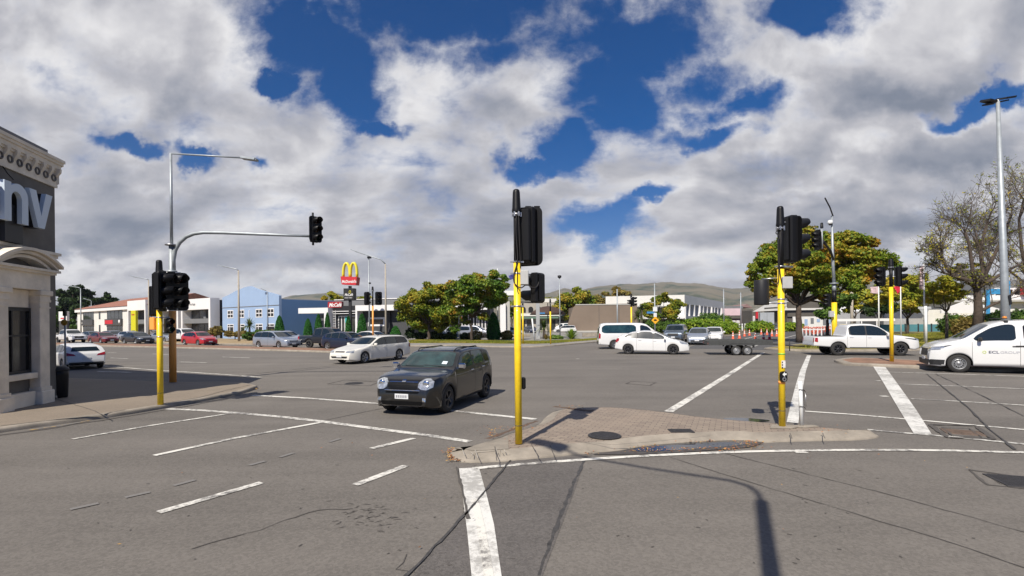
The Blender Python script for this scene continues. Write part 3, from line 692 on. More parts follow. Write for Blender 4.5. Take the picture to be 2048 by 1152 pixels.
def interp(t, prof):
    if t <= prof[0][0]: return prof[0][1]
    for i in range(len(prof) - 1):
        if t <= prof[i + 1][0]:
            a, b = prof[i], prof[i + 1]
            if b[0] - a[0] < 1e-9: return b[1]
            return a[1] + (b[1] - a[1]) * (t - a[0]) / (b[0] - a[0])
    return prof[-1][1]
class Body:
    """car skin: s runs from the nose (0) to the tail (L), z up, y to the car's left"""
    def __init__(b, sp):
        b.sp = sp; b.L = sp['L']; b.hw = sp['W'] / 2; b.cache = {}
        b.ax = [sp['fo'], sp['fo'] + sp['wb']]; b.R = sp['R']; b.Ra = sp['R'] * sp.get('arch', 1.13)
    def top(b, s, k=0.035):
        k = b.sp.get('soft', k) if 0.1 < s < b.L - .1 else .004
        return sum(interp(min(max(s + o * k, 0), b.L), b.sp['top']) * w for o, w in ((-2, 1), (-1, 2), (0, 3), (1, 2), (2, 1))) / 9
    def plan(b, s):
        sp = b.sp; rf = sp.get('rf', .75); rr = sp.get('rr', .55); cf = sp.get('cf', .22); cr = sp.get('cr', .14)
        v = 1.0
        if s < rf: v -= cf * (1 - s / rf) ** 2.6
        if s > b.L - rr: v -= cr * (1 - (b.L - s) / rr) ** 2.6
        return b.hw * v
    def low(b, s):
        sp = b.sp; sill = interp(s, sp['sill'])
        z = sill
        for a in b.ax:
            d = abs(s - a)
            if d < b.Ra: z = max(z, b.R + math.sqrt(b.Ra ** 2 - d * d) * 0.97 + .0)
        return sill, z
    def sec(b, s):
        k = round(s, 3)
        if k in b.cache: return b.cache[k]
        sp = b.sp; hw = b.plan(s); zt = b.top(s); sill, zl = b.low(s)
        belt = interp(s, sp['belt']); zsh = min(belt, zt - .045); zsh = max(zsh, zl + .05) if zl < zt - .12 else max(zl + .02, zt - .06)
        zt = max(zt, zsh + .03)
        tum = sp.get('tum', .34) ; cab = zt - zsh
        dw = hw - .055 - tum * max(0, cab - .05) * .95
        crown = min(.06, .035 + cab * .05)
        if cab < .2: crown = min(crown, cab * .8)
        zm = zl + (zsh - zl) * .5; bul = sp.get('bulge', .03)
        A = (hw - bul * .7, zl); A2 = (hw - bul * .25, zl + (zsh - zl) * .22); B = (hw, zm); B2 = (hw - bul * .25, zl + (zsh - zl) * .82); C = (hw - bul * .9, zsh)
        D = (dw, zt - crown); D1 = (D[0] + (C[0] - D[0]) * .14, D[1] + (C[1] - D[1]) * .14); C1 = (C[0] + (D[0] - C[0]) * .12, C[1] + (D[1] - C[1]) * .12)
        E = (dw * .80, zt - crown * .30); F0 = (dw * .45, zt - crown * .05); F = (0, zt)
        P = [A, A2, B, B2, C, C1, D1, D, E, F0, F]
        for _ in range(2):
            q = [P[0]]
            for i in range(len(P) - 1):
                a, c = P[i], P[i + 1]
                if i > 0: q.append((a[0] * .75 + c[0] * .25, a[1] * .75 + c[1] * .25))
                if i < len(P) - 2: q.append((a[0] * .25 + c[0] * .75, a[1] * .25 + c[1] * .75))
            q.append(P[-1]); P = q
        b.cache[k] = (P, zl, sill, dw, zt, hw); return b.cache[k]
    def side_y(b, s, z):
        P = b.sec(s)[0]
        if z <= P[0][1]: return P[0][0]
        for i in range(len(P) - 1):
            if P[i][1] <= z <= P[i + 1][1] and P[i + 1][1] > P[i][1]:
                t = (z - P[i][1]) / (P[i + 1][1] - P[i][1]); return P[i][0] + (P[i + 1][0] - P[i][0]) * t
        return 0.0
    def top_z(b, s, y):
        P = b.sec(s)[0]; y = abs(y)
        for i in range(len(P) - 1, 0, -1):
            if P[i][0] <= y <= P[i - 1][0]:
                t = (y - P[i][0]) / max(1e-6, P[i - 1][0] - P[i][0]); return P[i][1] + (P[i - 1][1] - P[i][1]) * t
        return P[-1][1] - .06
    def inside(b, s, y, z):
        P, zl, sill, dw, zt, hw = b.sec(s)
        return z < zt - .0 and z > sill and abs(y) <= b.side_y(s, z) and z < b.top_z(s, y) + .001
    def end_s(b, y, z, front=True):
        st = .004 if not b.sp.get('far') else .015
        n = int(b.L * .42 / st)
        for i in range(n):
            s = i * st if front else b.L - i * st
            if b.inside(s, y, z): return s
        return 0 if front else b.L
    def P3(b, s, y, z): return (b.L / 2 - s, y, z)
def car_body(b, mats, name, parent):
    sp = b.sp; far = sp.get('far', False)
    st = set(); n = 46 if far else 96
    for i in range(n + 1): st.add(round(b.L * i / n, 3))
    for e in (0, .012, .03, .06, .1, .15, .2): st.add(round(e, 3)); st.add(round(b.L - e, 3))
    for a in b.ax:
        for k in range(-12, 13):
            t = k / 12; st.add(round(a + b.Ra * math.sin(t * PI / 2), 3))
        st.add(round(a - b.Ra - .004, 3)); st.add(round(a + b.Ra + .004, 3))
    for s, _ in sp['top']: st.add(round(min(b.L, max(0, s)), 3))
    ss = sorted(x for x in st if 0 <= x <= b.L); ss = [s for i, s in enumerate(ss) if i == 0 or s - ss[i - 1] > .0025]
    vs = []; fs = []; ms = []; m = None
    for s in ss:
        P, zl, sill, dw, zt, hw = b.sec(s)
        iw = max(.1, hw - .34)
        half = [(0, sill + .02), (iw, sill + .02), (iw, zl), (P[0][0] - .02, zl)] + P
        ring = [(y, z) for y, z in half] + [(-y, z) for y, z in half[-2:0:-1]]
        m = len(ring); nh = len(half)
        vs += [b.P3(s, y, z) for y, z in ring]
    under = set([0, 1, 2]) | set([m - 1, m - 2, m - 3])
    for i in range(len(ss) - 1):
        for k in range(m):
            a = i * m + k; c = i * m + (k + 1) % m
            fs.append((a, c, c + m, a + m)); ms.append(1 if k in under else 0)
    mb = MB(); mb.add(vs, fs, 0, True); mb.m = ms
    for e, rev in ((0, False), (len(ss) - 1, True)):
        # caps built as strips between mirrored points, so they stay clean
        for k in range(0, nh - 1):
            a = e * m + k; c = e * m + k + 1; a2 = e * m + (m - k) % m; c2 = e * m + (m - k - 1) % m
            f = [x for i_, x in enumerate((a, c, c2, a2)) if x not in (a, c, c2, a2)[:i_]]
            if len(f) >= 3: mb.f.append(f); mb.m.append(0 if k > 2 else 1); mb.sm.append(False)
    o = mb.build(name, mats, parent)
    return o
def grid(b, kind, lo, up, nu, nv, off, y_side=1):
    """patch lying on the skin between two outlines; kind side (s,z), front/rear (y,z), top (s,y)"""
    vs = []
    for i in range(nu + 1):
        t = i / nu; a = pl(lo, t); c = pl(up, t)
        for j in range(nv + 1):
            w = j / nv; p = (a[0] + (c[0] - a[0]) * w, a[1] + (c[1] - a[1]) * w)
            if kind == 'side':
                y = b.side_y(p[0], p[1]) + off; vs.append(b.P3(p[0], y * y_side, p[1]))
            elif kind == 'top':
                z = b.top_z(p[0], p[1]) + off; vs.append(b.P3(p[0] - off * .5, p[1], z))
            elif kind == 'front':
                s = b.end_s(p[0], p[1], True); k = p[0] / b.hw; vs.append(b.P3(s - off, p[0] + off * k, p[1]))
            else:
                s = b.end_s(p[0], p[1], False); k = p[0] / b.hw; vs.append(b.P3(s + off, p[0] + off * k, p[1]))
    fs = [(i * (nv + 1) + j, (i + 1) * (nv + 1) + j, (i + 1) * (nv + 1) + j + 1, i * (nv + 1) + j + 1) for i in range(nu) for j in range(nv)]
    return vs, fs
def pl(line, t):
    if len(line) == 1: return line[0]
    d = [0]
    for i in range(len(line) - 1): d.append(d[-1] + math.hypot(line[i + 1][0] - line[i][0], line[i + 1][1] - line[i][1]))
    x = t * d[-1]
    for i in range(len(line) - 1):
        if x <= d[i + 1] + 1e-9:
            k = (x - d[i]) / max(1e-9, d[i + 1] - d[i]); a, c = line[i], line[i + 1]
            return (a[0] + (c[0] - a[0]) * k, a[1] + (c[1] - a[1]) * k)
    return line[-1]
def patch(b, name, kind, lo, up, m, root, off=.004, nu=10, nv=5, sides=(1,), parent=None):
    o = None
    for sd in sides:
        if kind in ('front', 'rear') and sd == -1: l2 = [(-y, z) for y, z in lo]; u2 = [(-y, z) for y, z in up]
        else: l2, u2 = lo, up
        mb = MB(); vs, fs = grid(b, kind, l2, u2, nu, nv, off, sd); mb.add(vs, fs, 0, True)
        o = mb.build(name, m, parent or root)
    return o
def win_outline(b, s0, s1, gap=.085, lo=.025, n=14, round_=.05):
    lower = []; upper = []
    for i in range(n + 1):
        s = s0 + (s1 - s0) * i / n; zl = interp(s, b.sp['belt']) + lo; zu = b.top(s) - gap
        e = min(s - s0, s1 - s); r = 0
        if e < round_: r = round_ - math.sqrt(max(0, round_ ** 2 - (round_ - e) ** 2))
        zu2 = zu - r; zl2 = zl + r * .8
        if zu2 < zl2 + .004: zu2 = zl2 + .004
        lower.append((s, zl2)); upper.append((s, zu2))
    return lower, upper
WH_CACHE = {}
def wheel_mesh(R, w, style, rimf):
    key = (round(R, 3), w, style, rimf)
    if key in WH_CACHE: return WH_CACHE[key]
    r = R * rimf
    t = MB(); t.lathe([(r, -w / 2), (r * 1.03, -w / 2 - .004), (R * .95, -w / 2 + .012), (R, -w / 2 + .035), (R, w / 2 - .035), (R * .95, w / 2 - .012), (r * 1.03, w / 2 + .004), (r, w / 2), (r * .97, w * .3)], axis='y', n=36)
    k = MB()
    k.lathe([(r * 1.01, w / 2 + .003), (r * .95, w / 2 + .006), (r * .90, w / 2 - .01), (r * .86, w * .1), (.001, w * .08)], axis='y', n=36)
    dark = MB(); dark.lathe([(r * .88, w * .13), (.001, w * .13)], axis='y', n=24)
    n = {'five': 5, 'ten': 10, 'seven': 7, 'steel': 0, 'cap': 8}[style]
    if n:
        for i in range(n):
            a = 2 * PI * i / n + .3; da = (.34 if n == 5 else .17 if n > 7 else .24) * (1 if n != 5 else .8)
            pts = []
            for rr, q in ((r * .16, da * 1.5), (r * .93, da * .62)):
                for sgn in (-1, 1):
                    pts.append((rr * math.cos(a + sgn * q), rr * math.sin(a + sgn * q)))
            p = [pts[0], pts[2], pts[3], pts[1]]
            k.prism(p, w * .2, w / 2 - .012, 'xz', 0)
        k.lathe([(.001, w / 2 - .004), (r * .17, w / 2 - .006), (r * .19, w / 2 - .02), (r * .2, w * .1)], axis='y', n=20)
    else:
        k.lathe([(r * .88, w * .25), (r * .72, w * .38), (r * .5, w * .40), (r * .34, w * .30), (r * .26, w * .46), (.001, w * .48)], axis='y', n=36)
        for i in range(12):
            a = 2 * PI * i / 12; dark.lathe([(.022, w * .40), (.001, w * .405)], c=(r * .61 * math.cos(a), .004, r * .61 * math.sin(a)), axis='y', n=10)
    WH_CACHE[key] = (t.mesh('tyre'), k.mesh('wheel'), dark.mesh('brake_disc')); return WH_CACHE[key]
def add_wheels(b, root, style='five', rim=None, rimf=.64, w=.21, side_all=True, axles=None):
    tm, km, dm = wheel_mesh(b.R, w, style, rimf)
    for a in (axles or b.ax):
        for sd in (1, -1):
            hw = b.plan(a) - w / 2 - .03
            o = bpy.data.objects.new('wheel', km); COL.objects.link(o); o.parent = root
            if not km.materials: km.materials.append(rim or M_ALLOY)
            o.location = (b.L / 2 - a, sd * hw, b.R); o.rotation_euler = (0, random.uniform(0, 1) if sd == 1 else random.uniform(0, 1), 0 if sd == 1 else PI)
            t = bpy.data.objects.new('tyre', tm); COL.objects.link(t); t.parent = o
            if not tm.materials: tm.materials.append(M_RUB)
            d = bpy.data.objects.new('brake_disc', dm); COL.objects.link(d); d.parent = o
            if not dm.materials: dm.materials.append(M_UNDER)
def rounded_box(mb, c, h, mi=0, ch=.02): mb.box((c[0] - h[0], c[1] - h[1], c[2] - h[2]), (c[0] + h[0], c[1] + h[1], c[2] + h[2]), mi, ch)

def make_car(name, label, cat, sp, paint_, loc, heading, group=None, glass=None, rim=None, style='five', details=None):
    """heading: unit vector on the ground the nose points along; loc: centre of the car on the ground"""
    rz = math.atan2(heading[1], heading[0]); far = sp.get('far', False)
    root = thing(name, label, cat, (loc[0], loc[1], loc[2] if len(loc) > 2 else 0), rz, group)
    b = Body(sp); G_ = glass or M_GLASS; body = car_body(b, [paint_, M_UNDER], 'body', root)
    # windscreen
    s0, s1 = sp['ws']; nu = 6 if far else 14
    lo = [(s0, -1), (s1, -1)]; mbw = MB(); vs = []; K = 12; J = 10
    for i in range(K + 1):
        s = s0 + (s1 - s0) * i / K; dw = b.sec(s)[3] * sp.get('wsf', .90); corner = .04 * (1 if i in (0, K) else 0)
        for j in range(J + 1):
            y = (dw - corner) * (2 * j / J - 1); bow = sp.get('bow', .06) * (abs(2 * j / J - 1) ** 2) * (1 - i / K)
            sq = s + bow; vs.append(b.P3(sq - .003, y, b.top_z(sq, y) + .004))
    mbw.add(vs, [(i * (J + 1) + j, (i + 1) * (J + 1) + j, (i + 1) * (J + 1) + j + 1, i * (J + 1) + j + 1) for i in range(K) for j in range(J)], 0, True)
    mbw.build('windscreen', G_, root)
    for w in sp['win']:
        l, u = win_outline(b, w[0], w[1], sp.get('wgap', .085), sp.get('wlo', .025), round_=w[2] if len(w) > 2 else .05)
        for sd in (1, -1): patch(b, 'side_window', 'side', l, u, sp.get('tint', G_) if (len(w) > 3 and w[3]) else G_, root, .005, 14, 4, (sd,))
    if sp.get('dlo'):
        l, u = win_outline(b, sp['dlo'][0], sp['dlo'][1], sp.get('wgap', .085) - .012, sp.get('wlo', .025) - .012, round_=.05)
        for sd in (1, -1): patch(b, 'window_surround', 'side', l, u, M_PLAS, root, .0025, 30, 4, (sd,))
    for (kind, nm, lo, up, m, mirror) in sp.get('pat', []):
        mm = m if m is not None else G_
        patch(b, nm, kind, lo, up, mm, root, .012 if kind in ('front', 'rear') else .006, 14, 5, (1, -1) if mirror else (1,))
    for (kind, nm, lo, up, m, mirror) in (details or []):
        patch(b, nm, kind, lo, up, m, root, .009, 10, 3, (1, -1) if mirror else (1,))
    # door seams and handles
    if not far or True:
        for sd in (1, -1):
            for s_ in sp.get('seams', []):
                mb = MB()
                z0 = b.low(s_)[1] + .03; z1 = interp(s_, sp['belt']) + .01
                vs, fs = grid(b, 'side', [(s_ - .005, z0), (s_ - .005, z1)], [(s_ + .005, z0), (s_ + .005, z1)], 8, 1, .003, sd); mb.add(vs, fs); mb.build('door_seam', M_SEAM, root)
            for s_ in sp.get('handles', []):
                hz = sp.get('hz', interp(s_, sp['belt']) - .10); y = b.side_y(s_, hz); h = MB(); rounded_box(h, (b.L / 2 - s_, sd * (y + .012), hz), (.09, .016, .016), 0, .008)
                h.build('door_handle', sp.get('hmat', paint_), root)
            ms, mz = sp['mir']; y = b.side_y(ms, mz); h = MB(); rounded_box(h, (b.L / 2 - ms, sd * (y + .13), mz + .03), (.055, .10, .075), 0, .035); rounded_box(h, (b.L / 2 - ms, sd * (y + .02), mz - .02), (.025, .06, .02), 0, .008)
            h.build('wing_mirror', sp.get('mmat', paint_), root)
    # plates
    if sp.get('fplate'):
        z = sp['fplate']; s = b.end_s(0, z, True); h = MB(); h.box((b.L / 2 - s + .0, -.18, z - .06), (b.L / 2 - s + .018, .18, z + .06), 0, .004); h.build('number_plate', M_PLATE, root)
    if sp.get('rplate'):
        z = sp['rplate']; s = b.end_s(0, z, False); h = MB(); h.box((b.L / 2 - s - .018, -.18, z - .06), (b.L / 2 - s - .0, .18, z + .06), 0, .004); h.build('number_plate', M_PLATE, root)
    add_wheels(b, root, style, rim, sp.get('rimf', .64), sp.get('tw', .21))
    return root, b
def hold(front_contact, rear_contact, side, sp, k=1.0):
    """car centre and heading from the two visible wheel contacts; side +1 if they are the car's left wheels"""
    f = Vector(front_contact[:2]); r = Vector(rear_contact[:2]); h = (f - r).normalized(); l = Vector((-h.y, h.x))
    mid = (f + r) / 2 - l * side * (sp['W'] / 2 - .12) * k
    ax_mid = sp['fo'] + sp['wb'] / 2; c = mid - h * (sp['L'] / 2 - ax_mid) * k
    return c, h

def S(**k): return k
SP = {}
SP['mini'] = S(L=4.05, W=1.79, wb=2.595, fo=.76, R=.335, arch=1.12, cf=.30, rf=.62, cr=.16, rr=.5, tum=.34, bulge=.045,
    top=[(0, .42), (.02, .62), (.07, .76), (.15, .85), (.32, .925), (.7, .985), (1.12, 1.03), (1.75, 1.45), (2.0, 1.505), (2.6, 1.535), (3.3, 1.515), (3.70, 1.46), (3.82, 1.40), (3.95, 1.05), (4.01, .82), (4.05, .62)],
    belt=[(0, .76), (.6, .92), (1.2, .99), (3.0, 1.045), (4.05, 1.09)], sill=[(0, .26), (.12, .20), (.3, .19), (.6, .22), (3.6, .24), (4.05, .34)],
    ws=(1.17, 1.72), win=[(1.42, 2.38), (2.45, 3.18), (3.24, 3.78, .05, 1)], dlo=(1.34, 3.84), wgap=.115, seams=[1.2, 2.42, 3.22], handles=[2.22, 3.02], mir=(1.35, 1.06), fplate=.47, soft=.05, hmat=M_CHROME, mmat=M_CHROME)
SP['mini']['tint'] = M_TINT
SP['mini']['pat'] = [
    ('front', 'headlight', [(.41, .69), (.50, .635), (.64, .63), (.75, .69)], [(.41, .80), (.50, .875), (.64, .885), (.755, .82)], M_LENS, True),
    ('front', 'grille', [(-.385, .665), (-.33, .63), (.33, .63), (.385, .665)], [(-.385, .77), (-.33, .79), (.33, .79), (.385, .77)], M_GRIL, False),
    ('front', 'grille_trim', [(-.38, .795), (.38, .795)], [(-.37, .812), (.37, .812)], M_CHROME, False),
    ('front', 'grille_trim', [(-.46, .605), (.46, .605)], [(-.46, .622), (.46, .622)], M_CHROME, False),
    ('front', 'lower_grille', [(-.42, .545), (.42, .545)], [(-.44, .595), (.44, .595)], M_GRIL, False),
    ('front', 'lower_grille', [(-.5, .27), (.5, .27)], [(-.56, .36), (.56, .36)], M_GRIL, False),
    ('front', 'fog_lamp', [(.54, .36), (.62, .36)], [(.54, .45), (.62, .45)], M_CHROME, True),
    ('front', 'splitter', [(-.5, .235), (.5, .235)], [(-.52, .262), (.52, .262)], M_CHROME, False),
    ('rear', 'rear_window', [(-.55, 1.12), (.55, 1.12)], [(-.5, 1.42), (.5, 1.42)], None, False),
    ('rear', 'tail_light', [(.68, .82), (.80, .82)], [(.66, 1.05), (.76, 1.05)], M_TAIL, True)]
SP['wagon'] = S(L=4.75, W=1.76, wb=2.72, fo=.95, R=.315, arch=1.10, cf=.24, rf=.8, cr=.12, rr=.5, tum=.36, bulge=.03,
    top=[(0, .45), (.02, .56), (.08, .66), (.25, .735), (.7, .84), (1.33, .95), (2.08, 1.33), (2.4, 1.405), (3.0, 1.43), (4.0, 1.415), (4.3, 1.38), (4.58, 1.06), (4.68, .95), (4.72, .72), (4.75, .55)],
    belt=[(0, .62), (1.3, .89), (2.5, .93), (4.75, .965)], sill=[(0, .24), (.4, .17), (.9, .18), (3.9, .2), (4.75, .32)],
    ws=(1.36, 2.06), win=[(1.62, 2.56), (2.63, 3.45), (3.52, 4.40, .04, 1)], dlo=(1.54, 4.44), wgap=.09, seams=[1.5, 2.6, 3.6], handles=[2.42, 3.35], mir=(1.62, .93), fplate=.42)
SP['wagon']['tint'] = M_TINT
SP['wagon']['pat'] = [('front', 'headlight', [(.40, .59), (.78, .60)], [(.42, .68), (.76, .72)], M_LENS, True), ('front', 'grille', [(-.33, .61), (.33, .61)], [(-.30, .67), (.30, .67)], M_PLAS, False),
    ('front', 'lower_grille', [(-.5, .32), (.5, .32)], [(-.55, .41), (.55, .41)], M_PLAS, False), ('rear', 'tail_light', [(.70, .70), (.82, .70)], [(.66, .93), (.80, .93)], M_TAIL, True),
    ('rear', 'rear_window', [(-.6, 1.0), (.6, 1.0)], [(-.52, 1.3), (.52, 1.3)], None, False), ('side', 'side_moulding', [(1.36, .50), (3.26, .52)], [(1.36, .55), (3.26, .57)], P_PEARL, True),
    ('side', 'tail_light', [(4.52, .72), (4.70, .72)], [(4.48, .92), (4.64, .92)], M_TAIL, True)]
SP['prius'] = S(L=4.46, W=1.745, wb=2.70, fo=.92, R=.315, arch=1.12, cf=.26, rf=.9, cr=.15, rr=.5, tum=.36, far=0,
    top=[(0, .42), (.02, .55), (.08, .66), (.3, .78), (.75, .91), (1.0, .97), (1.9, 1.40), (2.3, 1.475), (2.7, 1.49), (3.4, 1.40), (4.05, 1.17), (4.28, 1.08), (4.36, .95), (4.42, .7), (4.46, .5)],
    belt=[(0, .62), (1.0, .90), (2.5, .96), (4.46, 1.06)], sill=[(0, .24), (.4, .18), (3.8, .2), (4.46, .34)],
    ws=(1.05, 1.88), win=[(1.42, 2.05), (2.12, 3.0), (3.06, 3.72, .04)], dlo=(1.34, 3.84), wgap=.085, seams=[1.35, 2.1, 3.1], handles=[2.0, 2.9], mir=(1.4, .95), fplate=.4)
SP['prius']['pat'] = [('front', 'headlight', [(.45, .60), (.82, .66)], [(.5, .70), (.80, .82)], M_LENS, True), ('front', 'lower_grille', [(-.5, .28), (.5, .28)], [(-.5, .42), (.5, .42)], M_PLAS, False),
    ('rear', 'tail_light', [(.72, .75), (.84, .75)], [(.66, 1.02), (.80, 1.02)], M_TAIL, True), ('side', 'tail_light', [(4.2, .82), (4.38, .8)], [(4.16, 1.0), (4.34, 1.0)], M_TAIL, True), ('side', 'front_lamp', [(.14, .62), (.5, .70)], [(.2, .70), (.55, .78)], M_LENS, True)]
SP['hatch'] = S(L=4.25, W=1.76, wb=2.6, fo=.86, R=.315, arch=1.12, cf=.2, rf=.7, cr=.14, rr=.45, tum=.34,
    top=[(0, .45), (.02, .60), (.08, .72), (.3, .83), (.75, .93), (1.05, .98), (1.75, 1.40), (2.1, 1.475), (2.7, 1.48), (3.5, 1.40), (3.85, 1.30), (4.08, 1.0), (4.17, .9), (4.22, .7), (4.25, .5)],
    belt=[(0, .65), (1.0, .91), (2.5, .95), (4.25, 1.03)], sill=[(0, .24), (.4, .18), (3.6, .2), (4.25, .34)],
    ws=(1.08, 1.74), win=[(1.38, 2.22), (2.29, 3.05), (3.12, 3.6, .04)], dlo=(1.3, 3.68), wgap=.09, seams=[1.3, 2.26, 3.1], handles=[2.1, 2.95], mir=(1.36, .95), fplate=.42, rplate=.62)
SP['hatch']['pat'] = [('front', 'headlight', [(.46, .62), (.82, .65)], [(.5, .74), (.80, .80)], M_LENS, True), ('front', 'grille', [(-.34, .62), (.34, .62)], [(-.34, .68), (.34, .68)], M_PLAS, False),
    ('front', 'lower_grille', [(-.5, .28), (.5, .28)], [(-.5, .38), (.5, .38)], M_PLAS, False), ('rear', 'tail_light', [(.42, .78), (.84, .80)], [(.5, .88), (.82, .98)], M_TAIL, True),
    ('rear', 'rear_window', [(-.6, 1.04), (.6, 1.04)], [(-.5, 1.28), (.5, 1.28)], None, False), ('rear', 'rear_bumper', [(-.7, .3), (.7, .3)], [(-.72, .42), (.72, .42)], M_PLAS, False), ('side', 'front_lamp', [(.14, .65), (.5, .72)], [(.2, .74), (.55, .8)], M_LENS, True)]
SP['sedan'] = S(L=4.7, W=1.8, wb=2.75, fo=.92, R=.325, arch=1.12, cf=.22, rf=.7, cr=.16, rr=.5, tum=.36,
    top=[(0, .45), (.02, .60), (.08, .70), (.3, .80), (.75, .90), (1.25, .96), (2.0, 1.36), (2.35, 1.44), (2.9, 1.45), (3.35, 1.40), (4.05, 1.08), (4.5, 1.04), (4.62, .98), (4.68, .7), (4.7, .5)],
    belt=[(0, .65), (1.2, .90), (2.6, .94), (4.7, 1.0)], sill=[(0, .24), (.4, .18), (4.0, .2), (4.7, .34)],
    ws=(1.28, 1.98), win=[(1.6, 2.42), (2.49, 3.25), (3.31, 3.72, .04)], dlo=(1.52, 3.8), wgap=.09, seams=[1.5, 2.45, 3.3], handles=[2.3, 3.15], mir=(1.58, .94), fplate=.42)
SP['sedan']['pat'] = [('front', 'headlight', [(.46, .60), (.84, .64)], [(.5, .72), (.82, .76)], M_LENS, True), ('front', 'grille', [(-.38, .50), (.38, .50)], [(-.38, .66), (.38, .66)], M_PLAS, False),
    ('front', 'lower_grille', [(-.6, .26), (.6, .26)], [(-.5, .36), (.5, .36)], M_PLAS, False), ('rear', 'tail_light', [(.6, .75), (.84, .75)], [(.6, .95), (.82, .95)], M_TAIL, True), ('side', 'front_lamp', [(.14, .62), (.5, .68)], [(.2, .72), (.55, .76)], M_LENS, True)]
SP['minivan'] = S(L=4.77, W=1.8, wb=2.83, fo=.93, R=.32, arch=1.12, cf=.24, rf=.8, cr=.14, rr=.5, tum=.30,
    top=[(0, .45), (.02, .60), (.08, .72), (.3, .84), (.8, .96), (1.1, 1.01), (1.95, 1.46), (2.4, 1.545), (3.2, 1.55), (4.1, 1.50), (4.4, 1.42), (4.62, 1.05), (4.7, .9), (4.75, .7), (4.77, .5)],
    belt=[(0, .65), (1.0, .93), (2.5, .97), (4.77, 1.0)], sill=[(0, .24), (.4, .2), (4.0, .22), (4.77, .34)],
    ws=(1.12, 1.93), win=[(1.5, 2.4), (2.47, 3.4), (3.47, 4.38, .05, 1)], dlo=(1.42, 4.44), wgap=.09, seams=[1.4, 2.44, 3.5], handles=[2.28, 3.3], mir=(1.5, .97), fplate=.42)
SP['minivan']['pat'] = [('front', 'headlight', [(.46, .62), (.84, .66)], [(.5, .76), (.82, .82)], M_LENS, True), ('front', 'grille', [(-.4, .60), (.4, .60)], [(-.42, .70), (.42, .70)], M_PLAS, False),
    ('front', 'lower_grille', [(-.5, .28), (.5, .28)], [(-.5, .40), (.5, .40)], M_PLAS, False), ('side', 'front_lamp', [(.14, .65), (.5, .72)], [(.2, .76), (.6, .84)], M_LENS, True), ('rear', 'tail_light', [(.7, .8), (.84, .8)], [(.66, 1.2), (.8, 1.2)], M_TAIL, True)]
SP['suv'] = S(L=4.8, W=1.87, wb=2.8, fo=.95, R=.375, arch=1.12, cf=.18, rf=.5, cr=.10, rr=.3, tum=.24,
    top=[(0, .60), (.02, .85), (.06, .98), (.25, 1.06), (1.15, 1.16), (1.75, 1.66), (2.1, 1.76), (3.4, 1.78), (4.4, 1.73), (4.6, 1.6), (4.72, 1.1), (4.78, .9), (4.8, .6)],
    belt=[(0, .95), (1.2, 1.10), (4.8, 1.18)], sill=[(0, .38), (.4, .30), (4.0, .32), (4.8, .44)],
    ws=(1.18, 1.74), win=[(1.42, 2.3), (2.37, 3.25), (3.32, 4.4, .05, 1)], dlo=(1.36, 4.46), wgap=.11, seams=[1.3, 2.33, 3.3], handles=[2.2, 3.15], mir=(1.42, 1.12), fplate=.55)
SP['suv']['pat'] = [('front', 'headlight', [(.52, .76), (.86, .78)], [(.54, .90), (.84, .92)], M_LENS, True), ('front', 'grille', [(-.46, .68), (.46, .68)], [(-.48, .92), (.48, .92)], M_PLAS, False),
    ('front', 'lower_grille', [(-.6, .40), (.6, .40)], [(-.6, .50), (.6, .50)], M_PLAS, False), ('rear', 'rear_window', [(-.6, 1.2), (.6, 1.2)], [(-.5, 1.6), (.5, 1.6)], None, False), ('rear', 'tail_light', [(.72, .9), (.86, .9)], [(.7, 1.2), (.82, 1.2)], M_TAIL, True)]
SP['ute'] = S(L=5.33, W=1.86, wb=3.085, fo=.98, R=.38, arch=1.14, cf=.20, rf=.6, cr=.04, rr=.2, tum=.28, bulge=.025,
    top=[(0, .60), (.02, .82), (.06, .94), (.25, 1.03), (.8, 1.12), (1.3, 1.17), (2.0, 1.70), (2.3, 1.79), (2.8, 1.815), (3.4, 1.78), (3.55, 1.68), (3.66, 1.17), (3.70, 1.10), (5.25, 1.11), (5.30, 1.05), (5.33, .60)],
    belt=[(0, .9), (1.2, 1.10), (3.6, 1.14), (3.7, 1.04), (5.33, 1.05)], sill=[(0, .44), (.3, .34), (.6, .40), (3.6, .42), (4.8, .52), (5.33, .56)], soft=.02,
    ws=(1.36, 1.98), win=[(1.66, 2.62), (2.69, 3.45, .09)], dlo=(1.58, 3.52), wgap=.12, seams=[1.6, 2.66, 3.62], handles=[2.5, 3.4], mir=(1.64, 1.13), fplate=.58, rimf=.60, tw=.24)
SP['ute']['pat'] = [('front', 'headlight', [(.5, .84), (.86, .88)], [(.52, .96), (.84, 1.0)], M_LENS, True), ('front', 'grille', [(-.46, .62), (.46, .62)], [(-.5, .92), (.5, .92)], M_PLAS, False), ('front', 'lower_grille', [(-.6, .46), (.6, .46)], [(-.6, .54), (.6, .54)], M_PLAS, False),
    ('side', 'front_lamp', [(.16, .86), (.75, .97)], [(.2, .94), (.78, 1.0)], M_GLASS, True), ('side', 'tail_light', [(5.12, .76), (5.29, .80)], [(5.12, 1.02), (5.26, 1.03)], M_TAIL, True), ('rear', 'tail_light', [(.76, .76), (.89, .76)], [(.76, 1.02), (.88, 1.02)], M_TAIL, True),
    ('side', 'side_step', [(1.5, .43), (3.5, .44)], [(1.5, .47), (3.5, .48)], M_PLAS, True), ('top', 'tonneau', [(3.75, -.78), (5.2, -.78)], [(3.75, .78), (5.2, .78)], M_PLAS, False)]
